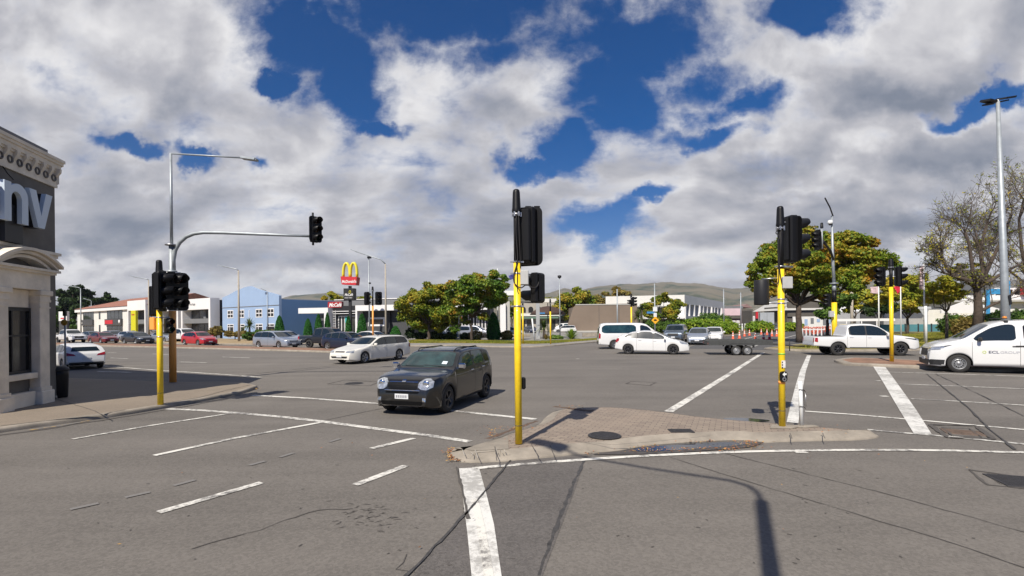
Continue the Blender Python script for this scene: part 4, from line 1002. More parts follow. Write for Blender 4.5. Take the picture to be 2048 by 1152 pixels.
SP['van'] = S(L=5.07, W=1.92, wb=3.2, fo=.85, R=.345, arch=1.14, cf=.20, rf=.8, cr=.04, rr=.2, tum=.20, bulge=.03,
    top=[(0, .50), (.02, .70), (.05, .88), (.15, 1.03), (.45, 1.14), (.8, 1.22), (.95, 1.26), (1.75, 1.81), (2.1, 1.925), (2.8, 1.965), (4.6, 1.95), (4.9, 1.89), (5.0, 1.6), (5.05, .9), (5.07, .6)],
    belt=[(0, .86), (.9, 1.14), (1.9, 1.18), (5.07, 1.19)], sill=[(0, .26), (.3, .22), (.7, .27), (4.5, .30), (5.07, .36)],
    ws=(.90, 1.74), win=[(1.26, 2.42, .10), (2.62, 3.62, .10, 1), (3.74, 4.75, .10, 1)], wgap=.14, wlo=.03, seams=[1.22, 2.52, 3.7], handles=[2.40, 2.68], hz=1.0, mir=(1.42, 1.22), fplate=.5, hmat=M_PLAS, mmat=M_PLAS, rimf=.62, tw=.22)
SP['van']['tint'] = M_TINT
SP['van']['pat'] = [('front', 'headlight', [(.46, .78), (.90, .86)], [(.46, .90), (.88, .98)], M_LENS, True), ('front', 'grille', [(-.45, .60), (.45, .60)], [(-.45, .88), (.45, .88)], M_PLAS, False), ('front', 'bumper', [(-.9, .27), (.9, .27)], [(-.9, .47), (.9, .47)], M_PLAS, False),
    ('side', 'front_lamp', [(.14, .84), (.62, 1.02)], [(.14, .94), (.72, 1.06)], M_GLASS, True), ('side', 'lamp_lens', [(.2, .87), (.42, .92)], [(.2, .93), (.45, .985)], M_LENS, True), ('side', 'bumper', [(.03, .28), (.42, .30)], [(.04, .48), (.44, .47)], M_PLAS, True), ('side', 'slide_rail', [(2.40, .97), (2.9, .985)], [(2.40, 1.03), (2.9, 1.04)], M_PLAS, True)]
SP['hiace'] = S(L=4.84, W=1.88, wb=2.57, fo=1.1, R=.335, arch=1.12, cf=.14, rf=.5, cr=.06, rr=.25, tum=.16, bulge=.02,
    top=[(0, .50), (.02, .80), (.05, 1.0), (.2, 1.12), (.45, 1.22), (1.25, 1.86), (1.6, 1.95), (2.5, 1.98), (4.4, 1.97), (4.66, 1.90), (4.76, 1.6), (4.82, .9), (4.84, .5)],
    belt=[(0, 1.0), (1.0, 1.13), (4.84, 1.15)], sill=[(0, .26), (.4, .24), (4.2, .28), (4.84, .34)],
    ws=(.5, 1.22), win=[(.95, 1.75, .08), (2.05, 4.6, .14, 1)], wgap=.16, wlo=.05, seams=[.9, 1.9, 3.1], handles=[1.75], hz=1.0, mir=(.95, 1.2), rplate=.7, rimf=.60)
SP['hiace']['tint'] = M_GLASS2
SP['hiace']['pat'] = [('rear', 'rear_window', [(-.66, 1.2), (.66, 1.2)], [(-.62, 1.7), (.62, 1.7)], None, False), ('rear', 'tail_light', [(.80, .8), (.92, .8)], [(.78, 1.2), (.9, 1.2)], M_TAIL, True), ('side', 'tail_light', [(4.70, .8), (4.79, .8)], [(4.68, 1.15), (4.76, 1.15)], M_TAIL, True),
    ('rear', 'bumper', [(-.92, .36), (.92, .36)], [(-.92, .56), (.92, .56)], M_DALLOY, False), ('front', 'grille', [(-.5, .7), (.5, .7)], [(-.5, .85), (.5, .85)], M_PLAS, False)]
def farsp(k, **kw): d = dict(SP[k]); d['far'] = True; d.update(kw); return d

# near and middle-distance vehicles, placed by their wheel contacts
def veh(name, label, cat, spk, paint_, fpx, rpx, side, k=1.0, **kw):
    sp = SP[spk] if isinstance(spk, str) else spk
    c, h = hold(G(*fpx), G(*rpx), side, sp, k)
    r, b = make_car(name, label, cat, sp, paint_, (c.x, c.y), (h.x, h.y), **kw); r.scale = (k, k, k); return r, b
mini, mb_ = veh('hatchback_car', 'dark grey four-door hatchback with round chrome-ringed headlights turning across the crossing', 'car', 'mini', P_GREY, (893, 824), (967, 794.5), 1, k=.925, glass=M_GLASS2, rim=M_DALLOY, style='five')
mini.name = 'hatchback_car'
q = MB(); sx = mb_.end_s(0, .47)
for i in range(6): q.box((mb_.L / 2 - sx + .019, -.145 + i * .05, .44), (mb_.L / 2 - sx + .021, -.115 + i * .05, .50))
q.build('plate_characters', M_SIGNG, mini)
# roof rails, sticker, lamp bowls and number plate marks
for sd in (1, -1): h = MB(); h.tube([(.22, sd * .53, 1.455), (.08, sd * .55, 1.515), (-1.25, sd * .55, 1.52), (-1.5, sd * .53, 1.43)], .015, 8); h.build('roof_rail', M_PLAS, mini)
patch(mb_, 'windscreen_sticker', 'top', [(1.28, .42), (1.28, .56)], [(1.38, .42), (1.38, .56)], M_STICK, mini, .009, 2, 2)
patch(mb_, 'wiper', 'top', [(1.19, .55), (1.22, -.05)], [(1.205, .55), (1.235, -.05)], M_PLAS, mini, .014, 8, 1); patch(mb_, 'wiper', 'top', [(1.19, -.05), (1.22, -.6)], [(1.205, -.05), (1.235, -.6)], M_PLAS, mini, .014, 8, 1)
patch(mb_, 'badge', 'top', [(.10, -.05), (.10, .05)], [(.17, -.05), (.17, .05)], M_CHROME, mini, .008, 2, 2)
for sd in (1, -1):
    sx = mb_.end_s(.60 * sd, .76); q = MB(); q.lathe([(.001, .02), (.06, .024), (.08, .012), (.086, .0)], c=(mb_.L / 2 - sx - .005, sd * .59, .765), axis='x', n=18); q.build('headlamp_bowl', M_CHROME, mini)
    for ax_ in mb_.ax:
        q = MB(); pts = []
        for i in range(17):
            t = PI * i / 16; s_ = ax_ - mb_.Ra * math.cos(t) * 1.0; z_ = mb_.R + mb_.Ra * math.sin(t) * .97 + .012; pts.append(mb_.P3(s_, sd * (mb_.side_y(s_, z_) + .004), z_))
        q.tube(pts, .026, 6); q.build('wheel_arch_trim', M_PLAS, mini)
wag, wb_ = veh('station_wagon', 'low pearl white station wagon with five-spoke wheels crossing behind the dark hatchback', 'car', 'wagon', P_PEARL, (721, 727.6), (802, 719), 1, rim=M_ALLOY, style='five')
for sd in (1, -1): h = MB(); h.tube([(.1, sd * .50, 1.40), (0, sd * .51, 1.455), (-1.7, sd * .51, 1.45), (-1.85, sd * .50, 1.37)], .014, 8); h.build('roof_rail', M_PLAS, wag)
van2, vb2 = veh('minibus', 'white high-roofed minibus passing behind the white liftback', 'van', 'hiace', P_WHITE, (1312, 697.5), (1215, 698), -1, rim=M_ALLOY, style='ten')
pri, pb = veh('liftback_car', 'white liftback with a sloping tail driving right across the crossing', 'car', 'prius', P_WHITE, (1346, 709), (1257, 708), -1, rim=M_DALLOY, style='seven')
ute, ub = veh('pickup_truck', 'white double-cab pickup towing the empty flat trailer', 'pickup truck', 'ute', P_WHITE, (1809, 711.5), (1667, 711), -1, rim=M_DALLOY, style='seven')
cv, ch_ = (G(1917, 745), None)
fc = G(1917, 745); hd = Vector((-.88, .475)).normalized(); rc = fc.to_2d() - hd * SP['van']['wb']
c_, h_ = hold((fc.x, fc.y), (rc.x, rc.y), 1, SP['van'])
van, vb = make_car('delivery_van', 'white van with a company name on its door at the right edge', 'van', SP['van'], P_WHITE, (c_.x, c_.y), (h_.x, h_.y), rim=M_STEELR, style='steel')
# lettering on the van door (on its left side)
def side_text(b, root, txt, s, z, size, m, bold=0.0, sx=1.0, sd=1):
    y = b.side_y(s + .3, z + .02) + .006
    o = text_part('door_lettering', txt, m, root, (b.L / 2 - s, sd * y, z), size, (math.radians(90), 0, PI if sd == 1 else 0), .001, bold, sx); return o
M_INK = mat('dark_blue_lettering', (0.03, 0.04, 0.10), .5); M_INK2 = mat('grey_lettering', (0.35, 0.36, 0.40), .5); M_GRN = mat('yellow_green_logo', (0.45, 0.55, 0.08), .5)
side_text(vb, van, 'ECL', 1.66, .74, .135, M_INK, .0015, 1.3); side_text(vb, van, 'GROUP', 1.975, .74, .125, M_INK2, 0, 1.25)
q = MB(); yy = vb.side_y(1.55, .78) + .006
for i in range(8):
    a = i * PI / 4; q.box((vb.L / 2 - 1.55 + .045 * math.cos(a) - .012, yy, .78 + .045 * math.sin(a) - .012), (vb.L / 2 - 1.55 + .045 * math.cos(a) + .012, yy + .002, .78 + .045 * math.sin(a) + .012))
q.build('door_logo', M_GRN, van)
q = MB()
for s_ in (2.2, 3.2): q.box((vb.L / 2 - s_ - .03, -.82, 1.99), (vb.L / 2 - s_ + .03, .82, 2.02), 0, .01); q.box((vb.L / 2 - s_ - .05, .70, 1.86), (vb.L / 2 - s_ + .05, .80, 1.94), 0, .01); q.box((vb.L / 2 - s_ - .05, -.80, 1.86), (vb.L / 2 - s_ + .05, -.70, 1.94), 0, .01)
q.build('roof_rack', M_PLAS, van)
q = MB(); q.lathe([(.07, 0), (.07, .05), (.05, .09), (.001, .10)], c=(vb.L / 2 - 2.3, .3, 2.0), n=16); q.build('beacon', M_AMB, van)
# wheel-arch liners shown as dark rims
for (b_, r_) in ((vb, van), (ub, ute), (pb, pri)):
    for sd in (1, -1):
        for ax_ in b_.ax:
            q = MB(); pts = []
            for i in range(17):
                t = PI * (i / 16); s_ = ax_ - b_.Ra * math.cos(t) * .99; z_ = b_.R + b_.Ra * math.sin(t) * .97 - .004; pts.append(b_.P3(s_, sd * (b_.side_y(s_, z_) - .008), z_))
            q.tube(pts, .016, 6); q.build('wheel_arch_trim', M_PLAS, r_)

# twin-axle flat trailer coupled to the pickup
def trailer():
    hh = Vector(h_ute); back = Vector(c_ute) - hh * (5.33 / 2)
    root = thing('flat_trailer', 'empty twin-axle flat-deck trailer towed behind the white pickup', 'trailer', (0, 0, 0), 0)
    c = back - hh * 3.55; root.location = (c.x, c.y, 0); root.rotation_euler = (0, 0, math.atan2(hh.y, hh.x))
    M_DECK = mat('trailer_deck', (0.07, 0.07, 0.065), .8, .0, var=.3, vscale=4)
    m = MB(); m.box((-2.1, -1.0, .78), (1.35, 1.0, .85), 0, .01); m.build('deck', M_DECK, root)
    m = MB()
    for y in (-1.02, 1.0): m.box((-2.15, y, .60), (1.38, y + .04, .90))
    m.box((-2.15, -.98, .62), (-2.11, .99, .86)); m.box((1.34, -.98, .62), (1.38, .99, .86))
    m.build('side_rail', mat('galvanised_dark', (0.055, 0.057, 0.055), .6, .2, var=.2, vscale=5), root)
    m = MB(); m.tube([(1.3, -.5, .66), (2.9, -.04, .50), (3.35, 0, .50)], .04, 8); m.tube([(1.3, .5, .66), (2.9, .04, .50)], .04, 8); m.tube([(2.6, .12, .2), (2.6, .12, .85)], .03, 8); m.build('drawbar', M_PLAS, root)
    for y in (-1.03, .80):
        m = MB(); m.box((-.92, y, .66), (.32, y + .23, .70), 0, .01); m.box((-.98, y, .45), (-.92, y + .23, .68)); m.box((.32, y, .45), (.38, y + .23, .68)); m.build('mudguard', M_PLAS, root)
    tm, km, dm = wheel_mesh(.28, .18, 'steel', .66)
    for x in (-.60, .0):
        for sd in (1, -1):
            o = bpy.data.objects.new('wheel', km); COL.objects.link(o); o.parent = root; o.location = (x, sd * .92, .28); o.rotation_euler = (0, random.random(), 0 if sd == 1 else PI)
            if not km.materials: km.materials.append(M_STEELR)
            t = bpy.data.objects.new('tyre', tm); COL.objects.link(t); t.parent = o
            if not tm.materials: tm.materials.append(M_RUB)
    m = MB(); m.box((-2.16, -.95, .66), (-2.151, -.75, .74)); m.box((-2.16, .75, .66), (-2.151, .95, .74)); m.build('tail_light', M_TAIL, root)
c_ute, h_ute = hold(G(1809, 711.5), G(1667, 711), -1, SP['ute'])
trailer()

# traffic waiting on the far side of the main road, and parked cars
RD = Vector((.87, -.49)).normalized()
def far(name, label, cat, key, paint_, px, py, hd=RD, group=None, yy=None, **kw):
    p = XG(px, yy) if yy else G(px, py)
    return make_car(name, label, cat, farsp(key), paint_, (p.x, p.y), (hd[0], hd[1]), group=group, **kw)
GQ = 'cars queueing on the far side of the main road'
far('pickup_truck', 'white pickup at the left end of the far queue', 'pickup truck', 'ute', P_WHITE, 141, 685.5, group=GQ, rim=M_DALLOY)
far('sedan_car', 'maroon sedan in the far queue with the sun on its headlight', 'car', 'sedan', P_MAROON, 207, 686.5, group=GQ)
far('sedan_car', 'black sedan in the far queue just left of the yellow signal poles', 'car', 'sedan', P_BLACK, 276, 687.5, group=GQ, rim=M_DALLOY)
far('hatchback_car', 'bright red hatchback in the far queue right of the signal poles', 'car', 'hatch', P_RED, 399, 690.5, group=GQ)
far('people_mover', 'silver people mover in the far queue below the blue building', 'car', 'minivan', P_SILVER, 554, 696, group=GQ, rim=M_ALLOY)
far('pickup_truck', 'black crew-cab pickup with chrome wheels in the far queue', 'pickup truck', 'ute', P_BLACK, 657, 695.5, group=GQ, hd=Vector((.93, -.37)).normalized(), rim=M_CHROME)
far('hatchback_car', 'navy blue hatchback between the black pickup and the white station wagon', 'car', 'hatch', P_NAVY, 695, 699.5, group=GQ, hd=Vector((.90, -.43)).normalized())
far('sedan_car', 'white sedan half hidden behind the pearl white station wagon', 'car', 'sedan', P_WHITE, 748, 693, group=GQ, hd=Vector((.92, -.39)).normalized())
far('sedan_car', 'silver sedan behind the silver people mover', 'car', 'hatch', P_LSIL, 572, 690, group=GQ)
far('people_mover', 'grey-blue wagon in the second row behind the maroon sedan', 'car', 'minivan', P_SLATE, 228, 682, group=GQ)
far('hatchback_car', 'pale silver hatchback in the second row behind the black sedan', 'car', 'hatch', P_LSIL, 262, 682.5, group=GQ)
far('sedan_car', 'silver sedan seen between the two yellow signal poles', 'car', 'sedan', P_SILVER, 332, 684.5, group=GQ)
far('pickup_truck', 'white pickup in the second row behind the red hatchback', 'pickup truck', 'ute', P_WHITE, 368, 684.5, group=GQ)
far('hatchback_car', 'slate hatchback glimpsed between the white pickup and the maroon sedan', 'car', 'hatch', P_SLATE, 186, 682, group=GQ)
# parked in the shade by the corner building, its tail to the viewer
hp = Vector((-.80, .60)).normalized(); pc = G(172, 744); 
pk, kb = make_car('hatchback_car', 'silver-white hatchback parked in the shade beside the corner building, seen from behind', 'car', SP['hatch'], P_WHITE, (G(152, 735).x, G(152, 735).y), tuple(hp), rim=M_ALLOY, style='ten'); pk.scale = (.90, .90, .84)
# oncoming queue in the street to the right
HQ = Vector((-.50, -.866))
GR = 'cars waiting at the mouth of the side street'
far('pickup_truck', 'slate grey pickup at the kerb of the side street with its lights on', 'pickup truck', 'suv', P_SLATE, 1352, 684, hd=Vector((-.42, -.90)).normalized(), group=GR)
far('hatchback_car', 'silver hatchback waiting at the side street limit line', 'car', 'prius', P_SILVER, 1398, 688, hd=Vector((-.42, -.90)).normalized(), group=GR)
far('hatchback_car', 'white hatchback waiting behind the silver one in the side street', 'car', 'hatch', P_WHITE, 1428, 683, hd=Vector((-.42, -.90)).normalized(), group=GR)
far('sedan_car', 'dark car driving up the side street beside the grey box truck', 'car', 'hatch', P_BLACK, 1547, 0, hd=Vector((-.42, -.90)).normalized(), yy=92)
far('sedan_car', 'navy car far along the side street beyond the big leafy tree', 'car', 'hatch', P_NAVY, 1614, 0, hd=Vector((-.42, -.90)).normalized(), yy=118)
# parked off the road
far('sports_utility_car', 'silver-white off-roader parked in the shade under the left oak', 'car', 'suv', P_LSIL, 905, 0, hd=(-.96, -.28), yy=64)
far('pickup_truck', 'silver pickup parked in the shade behind the slender oak trunk', 'pickup truck', 'ute', P_LSIL, 948, 0, hd=(.98, -.2), yy=66)
far('hatchback_car', 'white car parked beside the white pillar of the restaurant', 'car', 'hatch', P_WHITE, 1022, 0, hd=(.99, .1), yy=80)
far('hatchback_car', 'small purple-blue car parked in front of the arched building', 'car', 'hatch', P_NAVY, 1062, 0, hd=(.3, -.95), yy=98)
far('people_mover', 'white people mover parked at the left end of the brown wall', 'car', 'hiace', P_WHITE, 1131, 0, hd=(-.98, .1), yy=112)
far('people_mover', 'small white van parked in front of the white people mover by the brown wall', 'car', 'minivan', P_WHITE, 1130, 0, hd=(-.98, .1), yy=104)
# distant box truck
def box_truck():
    p = XG(1533, 96); hd = Vector((.42, .90)).normalized()
    root = thing('box_truck', 'truck with a plain grey box body seen from behind far up the side street', 'truck', (p.x, p.y, 0), math.atan2(hd.y, hd.x))
    m = MB(); m.box((-3.0, -1.2, .9), (2.2, 1.2, 3.6), 0, .04); m.build('cargo_box', mat('truck_grey', (.30, .32, .34), .6, var=.12, vscale=1.5), root)
    m = MB(); m.box((2.3, -1.1, .6), (4.0, 1.1, 2.6), 0, .12); m.build('cab', P_WHITE, root)
    m = MB(); m.box((-3.0, -1.1, .55), (3.9, 1.1, .85)); m.build('chassis', M_PLAS, root)
    m = MB(); m.box((-3.03, -.015, 1.0), (-3.004, .015, 3.5)); m.build('door_seam', M_SEAM, root)
    tm, km, dm = wheel_mesh(.45, .28, 'steel', .6)
    for x in (-2.0, 2.9):
        for sd in (1, -1):
            o = bpy.data.objects.new('wheel', km); COL.objects.link(o); o.parent = root; o.location = (x, sd * 1.0, .45); o.rotation_euler = (0, 0, 0 if sd == 1 else PI)
            if not km.materials: km.materials.append(M_STEELR)
            t = bpy.data.objects.new('tyre', tm); COL.objects.link(t); t.parent = o
            if not tm.materials: tm.materials.append(M_RUB)
box_truck()
# ------------------------------------------------------------------ traffic signals, lamps, signs
M_YEL = mat('signal_yellow', (0.82, 0.56, 0.012), .42, coat=.25, var=.13, vscale=9, bump=.06); M_TAN = mat('signal_tan', (0.84, 0.34, 0.065), .5, var=.08, vscale=3)
M_SBLK = mat('signal_black', (0.008, 0.008, 0.009), .42, bump=.08, bscale=200, spec=.22); M_SDRK = mat('signal_dark_grey', (0.018, 0.018, 0.020), .5, spec=.3)
M_GALV = mat('galvanised_steel', (0.33, 0.36, 0.38), .5, .35, var=.16, vscale=4); M_LGREY = mat('grey_box', (0.42, 0.42, 0.41), .6, var=.08, vscale=8)
M_CONCP = mat('concrete_pole', (0.36, 0.32, 0.26), .85, var=.15, vscale=2); M_CAB = mat('cable_black', (0.012, 0.010, 0.010), .6); M_STRAP = mat('steel_strap', (0.42, 0.42, 0.43), .35, .8)
M_WPOST = mat('white_painted_steel', (0.66, 0.67, 0.66), .45, var=.08, vscale=5); M_SIGNB = mat('sign_back_grey', (0.40, 0.41, 0.41), .5, .3)
M_RLENS = mat('red_signal_lens', (0.05, 0.004, 0.004), .15, coat=.5); M_ALENS = mat('amber_signal_lens', (0.06, 0.025, 0.002), .15, coat=.5); M_GLENS = mat('green_signal_lens', (0.003, 0.035, 0.02), .15, coat=.5)
def rrect(w, h, r, n=6):
    p = []
    for cx, cy, a0 in ((w / 2 - r, h / 2 - r, 0), (-w / 2 + r, h / 2 - r, 90), (-w / 2 + r, -h / 2 + r, 180), (w / 2 - r, -h / 2 + r, 270)):
        for i in range(n + 1):
            a = math.radians(a0 + 90 * i / n); p.append((cx + r * math.cos(a), cy + r * math.sin(a)))
    return p
def head(root, pos, yaw, n=3, board=True, bw=.46, bh=.98, scale=1.0, white_rim=False, small=False, name='signal_head', loose=False, lbl=None):
    """signal lamp unit facing local -y before yaw; pos its centre, in the pole's frame"""
    k = scale; pit = .30 * k; m = MB()
    hh = pit * n / 2
    m.box((-.145 * k, .0, -hh), (.145 * k, .17 * k, hh), 0, .03 * k)
    m.box((-.10 * k, .17 * k, -hh * .94), (.10 * k, .22 * k, hh * .94), 0, .03 * k)
    if board: m.prism(rrect(bw * k, bh * k, .10 * k), .010 * k, .018 * k, 'xz')
    for i in range(1, n): m.box((-.147 * k, -.003, -hh + i * pit - .004), (.147 * k, .05, -hh + i * pit + .004))
    o = m.build(name, M_SBLK, root); o.location = pos; o.rotation_euler = (0, 0, yaw)
    if lbl: o['label'] = lbl
    if board and white_rim:
        q = MB(); pts = [(x, .014, z) for x, z in rrect(bw * k, bh * k, .10 * k)]; pts = [p for p in pts if p[2] < -bh * k * .30]
        pts.sort(key=lambda p: math.atan2(p[0], -(p[2] + bh * .2))); q.tube(pts, .007, 6); q.build('board_edge', M_WPOST, o)
    for i in range(n):
        z = hh - pit * (i + .5); v = MB(); R_ = .115 * k; L_ = .26 * k; vs = []; K = 18
        for j in range(K + 1):
            a = math.radians(-58 + (180 + 116) * j / K); ca, sa = math.cos(a), math.sin(a)
            ln = L_ * (.55 + .45 * (1 if sa > 0 else max(0, 1 + sa * 1.1)))
            vs += [(R_ * ca, 0, z + R_ * sa), (R_ * ca, -ln, z + R_ * sa), (R_ * .95 * ca, -ln, z + R_ * .95 * sa), (R_ * .95 * ca, 0, z + R_ * .95 * sa)]
        fs = []
        for j in range(K):
            for q_ in range(3): fs.append((j * 4 + q_, (j + 1) * 4 + q_, (j + 1) * 4 + q_ + 1, j * 4 + q_ + 1))
        v.add(vs, fs, 0, True); v.build('visor', M_SDRK if small else M_SBLK, o)
        l = MB(); l.lathe([(.108 * k, -.004), (.09 * k, -.014), (.05 * k, -.02), (.001, -.022)], c=(0, 0, z), axis='y', n=20)
        l.build('lens', (M_RLENS, M_ALENS, M_GLENS)[i] if n == 3 else (M_RLENS, M_GLENS)[i % 2], o)
    return o
def bracket(root, a, b, r=.018): m = MB(); m.tube([a, b], r, 8); return m.build('bracket', M_STRAP, root)
def signal_pole(name, label, px, py, z0, yel, top, r=.057, cap_h=None, group=None, ym=None, loc=None, cap_taper=1.18, sleeve=True):
    p = loc or G(px, py, z0); root = thing(name, label, 'traffic light', (p.x, p.y, z0), 0, group)
    m = MB(); m.tube([(0, 0, 0), (0, 0, yel)], r, 20); m.build('pole', ym or M_YEL, root)
    m = MB(); m.tube([(0, 0, .28), (0, 0, .29)], r + .001, 20); m.build('pole_joint', M_CRACK, root)
    if sleeve:
        ch = cap_h or .36; m = MB(); m.tube([(0, 0, yel), (0, 0, top - ch + .02)], r * .88, 18); m.build('sleeve', M_SBLK, root)
        m = MB(); q = r * cap_taper
        m.lathe([(q * 1.08, 0), (q * 1.12, .03), (q * 1.02, .06), (q * .86, ch * .86), (q * .74, ch * .96), (q * .45, ch), (.001, ch)], c=(0, 0, top - ch), n=20); m.build('pole_cap', M_SBLK, root)
        m = MB()
        for i in range(6): a = i * 1.05; m.box((q * math.cos(a) - .012, q * math.sin(a) - .012, top - ch - .07), (q * math.cos(a) + .012, q * math.sin(a) + .012, top - ch - .0))
        m.tube([(0, 0, top - ch - .05), (0, 0, top - ch - .02)], r * 1.25, 14); m.build('clamp', M_STRAP, root)
    return root
def strap(root, z, r): m = MB(); m.tube([(0, 0, z - .012), (0, 0, z + .012)], r + .004, 20); m.box((-r - .05, -.008, z - .012), (-r - .0, .008, z + .012)); m.box((r, -.008, z - .012), (r + .05, .008, z + .012)); return m.build('strap', M_STRAP, root)
def cable(root, pts, r=.009):
    P = [Vector(p) for p in pts]; Q = []
    for i in range(len(P) - 1):
        p0 = P[max(i - 1, 0)]; p1 = P[i]; p2 = P[i + 1]; p3 = P[min(i + 2, len(P) - 1)]
        for k in range(6):
            t = k / 6; Q.append(.5 * ((2 * p1) + (-p0 + p2) * t + (2 * p0 - 5 * p1 + 4 * p2 - p3) * t * t + (-p0 + 3 * p1 - 3 * p2 + p3) * t ** 3))
    Q.append(P[-1]); m = MB(); m.tube(Q, r, 6); return m.build('cable', M_CAB, root)

# the signal on the near island, seen from behind
def near_signal():
    k = 127.0; r = signal_pole('traffic_signal', 'yellow signal pole on the near island with its big lamp board turned away', 1037.5, 887, .12, 2.84, 3.98, .056)
    def X(px): return (px - 1037.5) / k
    def Zz(py): return (887 - py) / k
    head(r, (X(1063), .20, Zz(472)), PI - .38, 3, True, .46, .94)
    head(r, (X(1071), .17, Zz(577)), PI + .95, 2, False, small=True, scale=.80)
    bracket(r, (0, 0, Zz(425)), (X(1066), .2, Zz(428))); bracket(r, (0, 0, Zz(523)), (X(1066), .2, Zz(523))); bracket(r, (0, 0, Zz(549)), (X(1072), .2, Zz(549)), .012); bracket(r, (0, 0, Zz(606)), (X(1070), .2, Zz(606)), .012)
    m = MB(); m.box((X(1044), -.07, Zz(572)), (X(1060), .05, Zz(543)), 0, .01); m.build('control_box', M_LGREY, r)
    strap(r, Zz(526), .056); strap(r, Zz(614), .056); strap(r, Zz(549), .056)
    cable(r, [(.0, -.06, Zz(430)), (-.01, -.075, Zz(470)), (.01, -.07, Zz(520)), (-.045, -.07, Zz(550)), (-.05, -.07, Zz(566)), (.0, -.08, Zz(575)), (.06, -.08, Zz(578)), (.12, -.05, Zz(573))])
    cable(r, [(.03, -.06, Zz(425)), (.04, -.075, Zz(480)), (.055, -.07, Zz(540))], .008); cable(r, [(-.02, -.06, Zz(440)), (-.035, -.075, Zz(500)), (-.0, -.07, Zz(545)), (.0, -.06, Zz(580)), (.02, -.05, Zz(590))], .007)
    cable(r, [(.17, -.05, Zz(572)), (.24, -.04, Zz(578)), (.31, .0, Zz(575)), (.36, .08, Zz(560)), (.355, .1, Zz(548))], .012)
    m = MB(); m.box((.05, .02, Zz(780)), (.12, .10, Zz(756)), 0, .02); m.build('push_button', M_SBLK, r)
    for dx in (-.05, .09):
        m = MB(); m.box((X(1068) + dx - .05, .15, Zz(413)), (X(1068) + dx + .05, .25, Zz(410)), 0, .01); m.build('bird_spike', M_SBLK, r)
    return r
near_signal()
def right_signal():
    k = 109.5; px0 = 1564.5; r = signal_pole('traffic_signal', 'yellow signal pole with a walk button on the right end of the near island', px0, 853, .12, 2.80, 3.92, .056)
    X = lambda px: (px - px0) / k; Zz = lambda py: (853 - py) / k
    head(r, (X(1598), .10, Zz(487)), PI / 2 + .12, 3, True, .46, .86, small=True, scale=.93)
    bracket(r, (0, 0, Zz(456)), (X(1594), .1, Zz(452))); bracket(r, (0, 0, Zz(541)), (X(1594), .1, Zz(541)))
    m = MB(); m.lathe([(.03, 0), (.12, .005), (.125, .02), (.125, .43), (.115, .45), (.03, .455)], c=(X(1531), .08, Zz(616)), n=22); m.build('walk_signal', M_SDRK, r)
    bracket(r, (0, .0, Zz(613)), (X(1531), .08, Zz(611)), .014); bracket(r, (0, 0, Zz(563)), (X(1531), .08, Zz(565)), .012)
    m = MB(); m.box((X(1562), -.12, Zz(585)), (X(1581), -.06, Zz(562)), 0, .01); m.build('control_box', M_LGREY, r)
    strap(r, Zz(613), .056); strap(r, Zz(541), .056); strap(r, Zz(605), .056)
    cable(r, [(-.03, -.06, Zz(466)), (-.10, -.04, Zz(476)), (-.05, -.06, Zz(484)), (-.07, -.05, Zz(500)), (-.06, -.05, Zz(560)), (-.09, -.04, Zz(575)), (-.16, .02, Zz(570))]); cable(r, [(-.02, -.06, Zz(470)), (-.05, -.06, Zz(540)), (-.02, -.08, Zz(575)), (.0, -.1, Zz(580))], .008)
    # walk button plate: white arrow and ring on black, with a paper sticker above
    y = -.058
    m = MB(); m.prism([(x - .005, z + Zz(755)) for x, z in rrect(.115, .19, .055)], y - .03, y + .02, 'xz'); m.build('push_button', M_SBLK, r)
    m = MB(); z0 = Zz(755)
    m.prism([(-.035, z0 + .04), (.005, z0 + .085), (.005, z0 + .06), (.035, z0 + .06), (.035, z0 + .03), (.005, z0 + .03), (.005, z0 + .0)], y - .034, y - .0305, 'xz')
    m.build('arrow_mark', M_WPOST, r)
    m = MB(); m.lathe([(.018, y - .034), (.030, y - .036), (.036, y - .034)], c=(-.003, 0, z0 - .045), axis='y', n=20); m.build('button_ring', M_STRAP, r)
    m = MB(); m.prism([(x, z + Zz(731)) for x, z in rrect(.07, .13, .01)], y - .003, y - .001, 'xz'); m.build('paper_sticker', mat('paper_white', (.62, .60, .58), .7, var=.15, vscale=40), r)
    m = MB()
    for i in range(3): m.box((-.028, y - .005, Zz(726 + i * 5)), (-.010, y - .0035, Zz(729 + i * 5)))
    m.build('sticker_mark', M_SBLK, r)
    strap_ = MB(); strap_.tube([(0, 0, Zz(713)), (0, 0, Zz(710))], .0575, 20); strap_.build('tape_band', mat('green_tape', (.20, .50, .06), .5), r)
    m = MB(); m.tube([(0, 0, Zz(770)), (0, 0, Zz(764))], .0572, 20); m.build('tape_band', M_TAN, r)
right_signal()
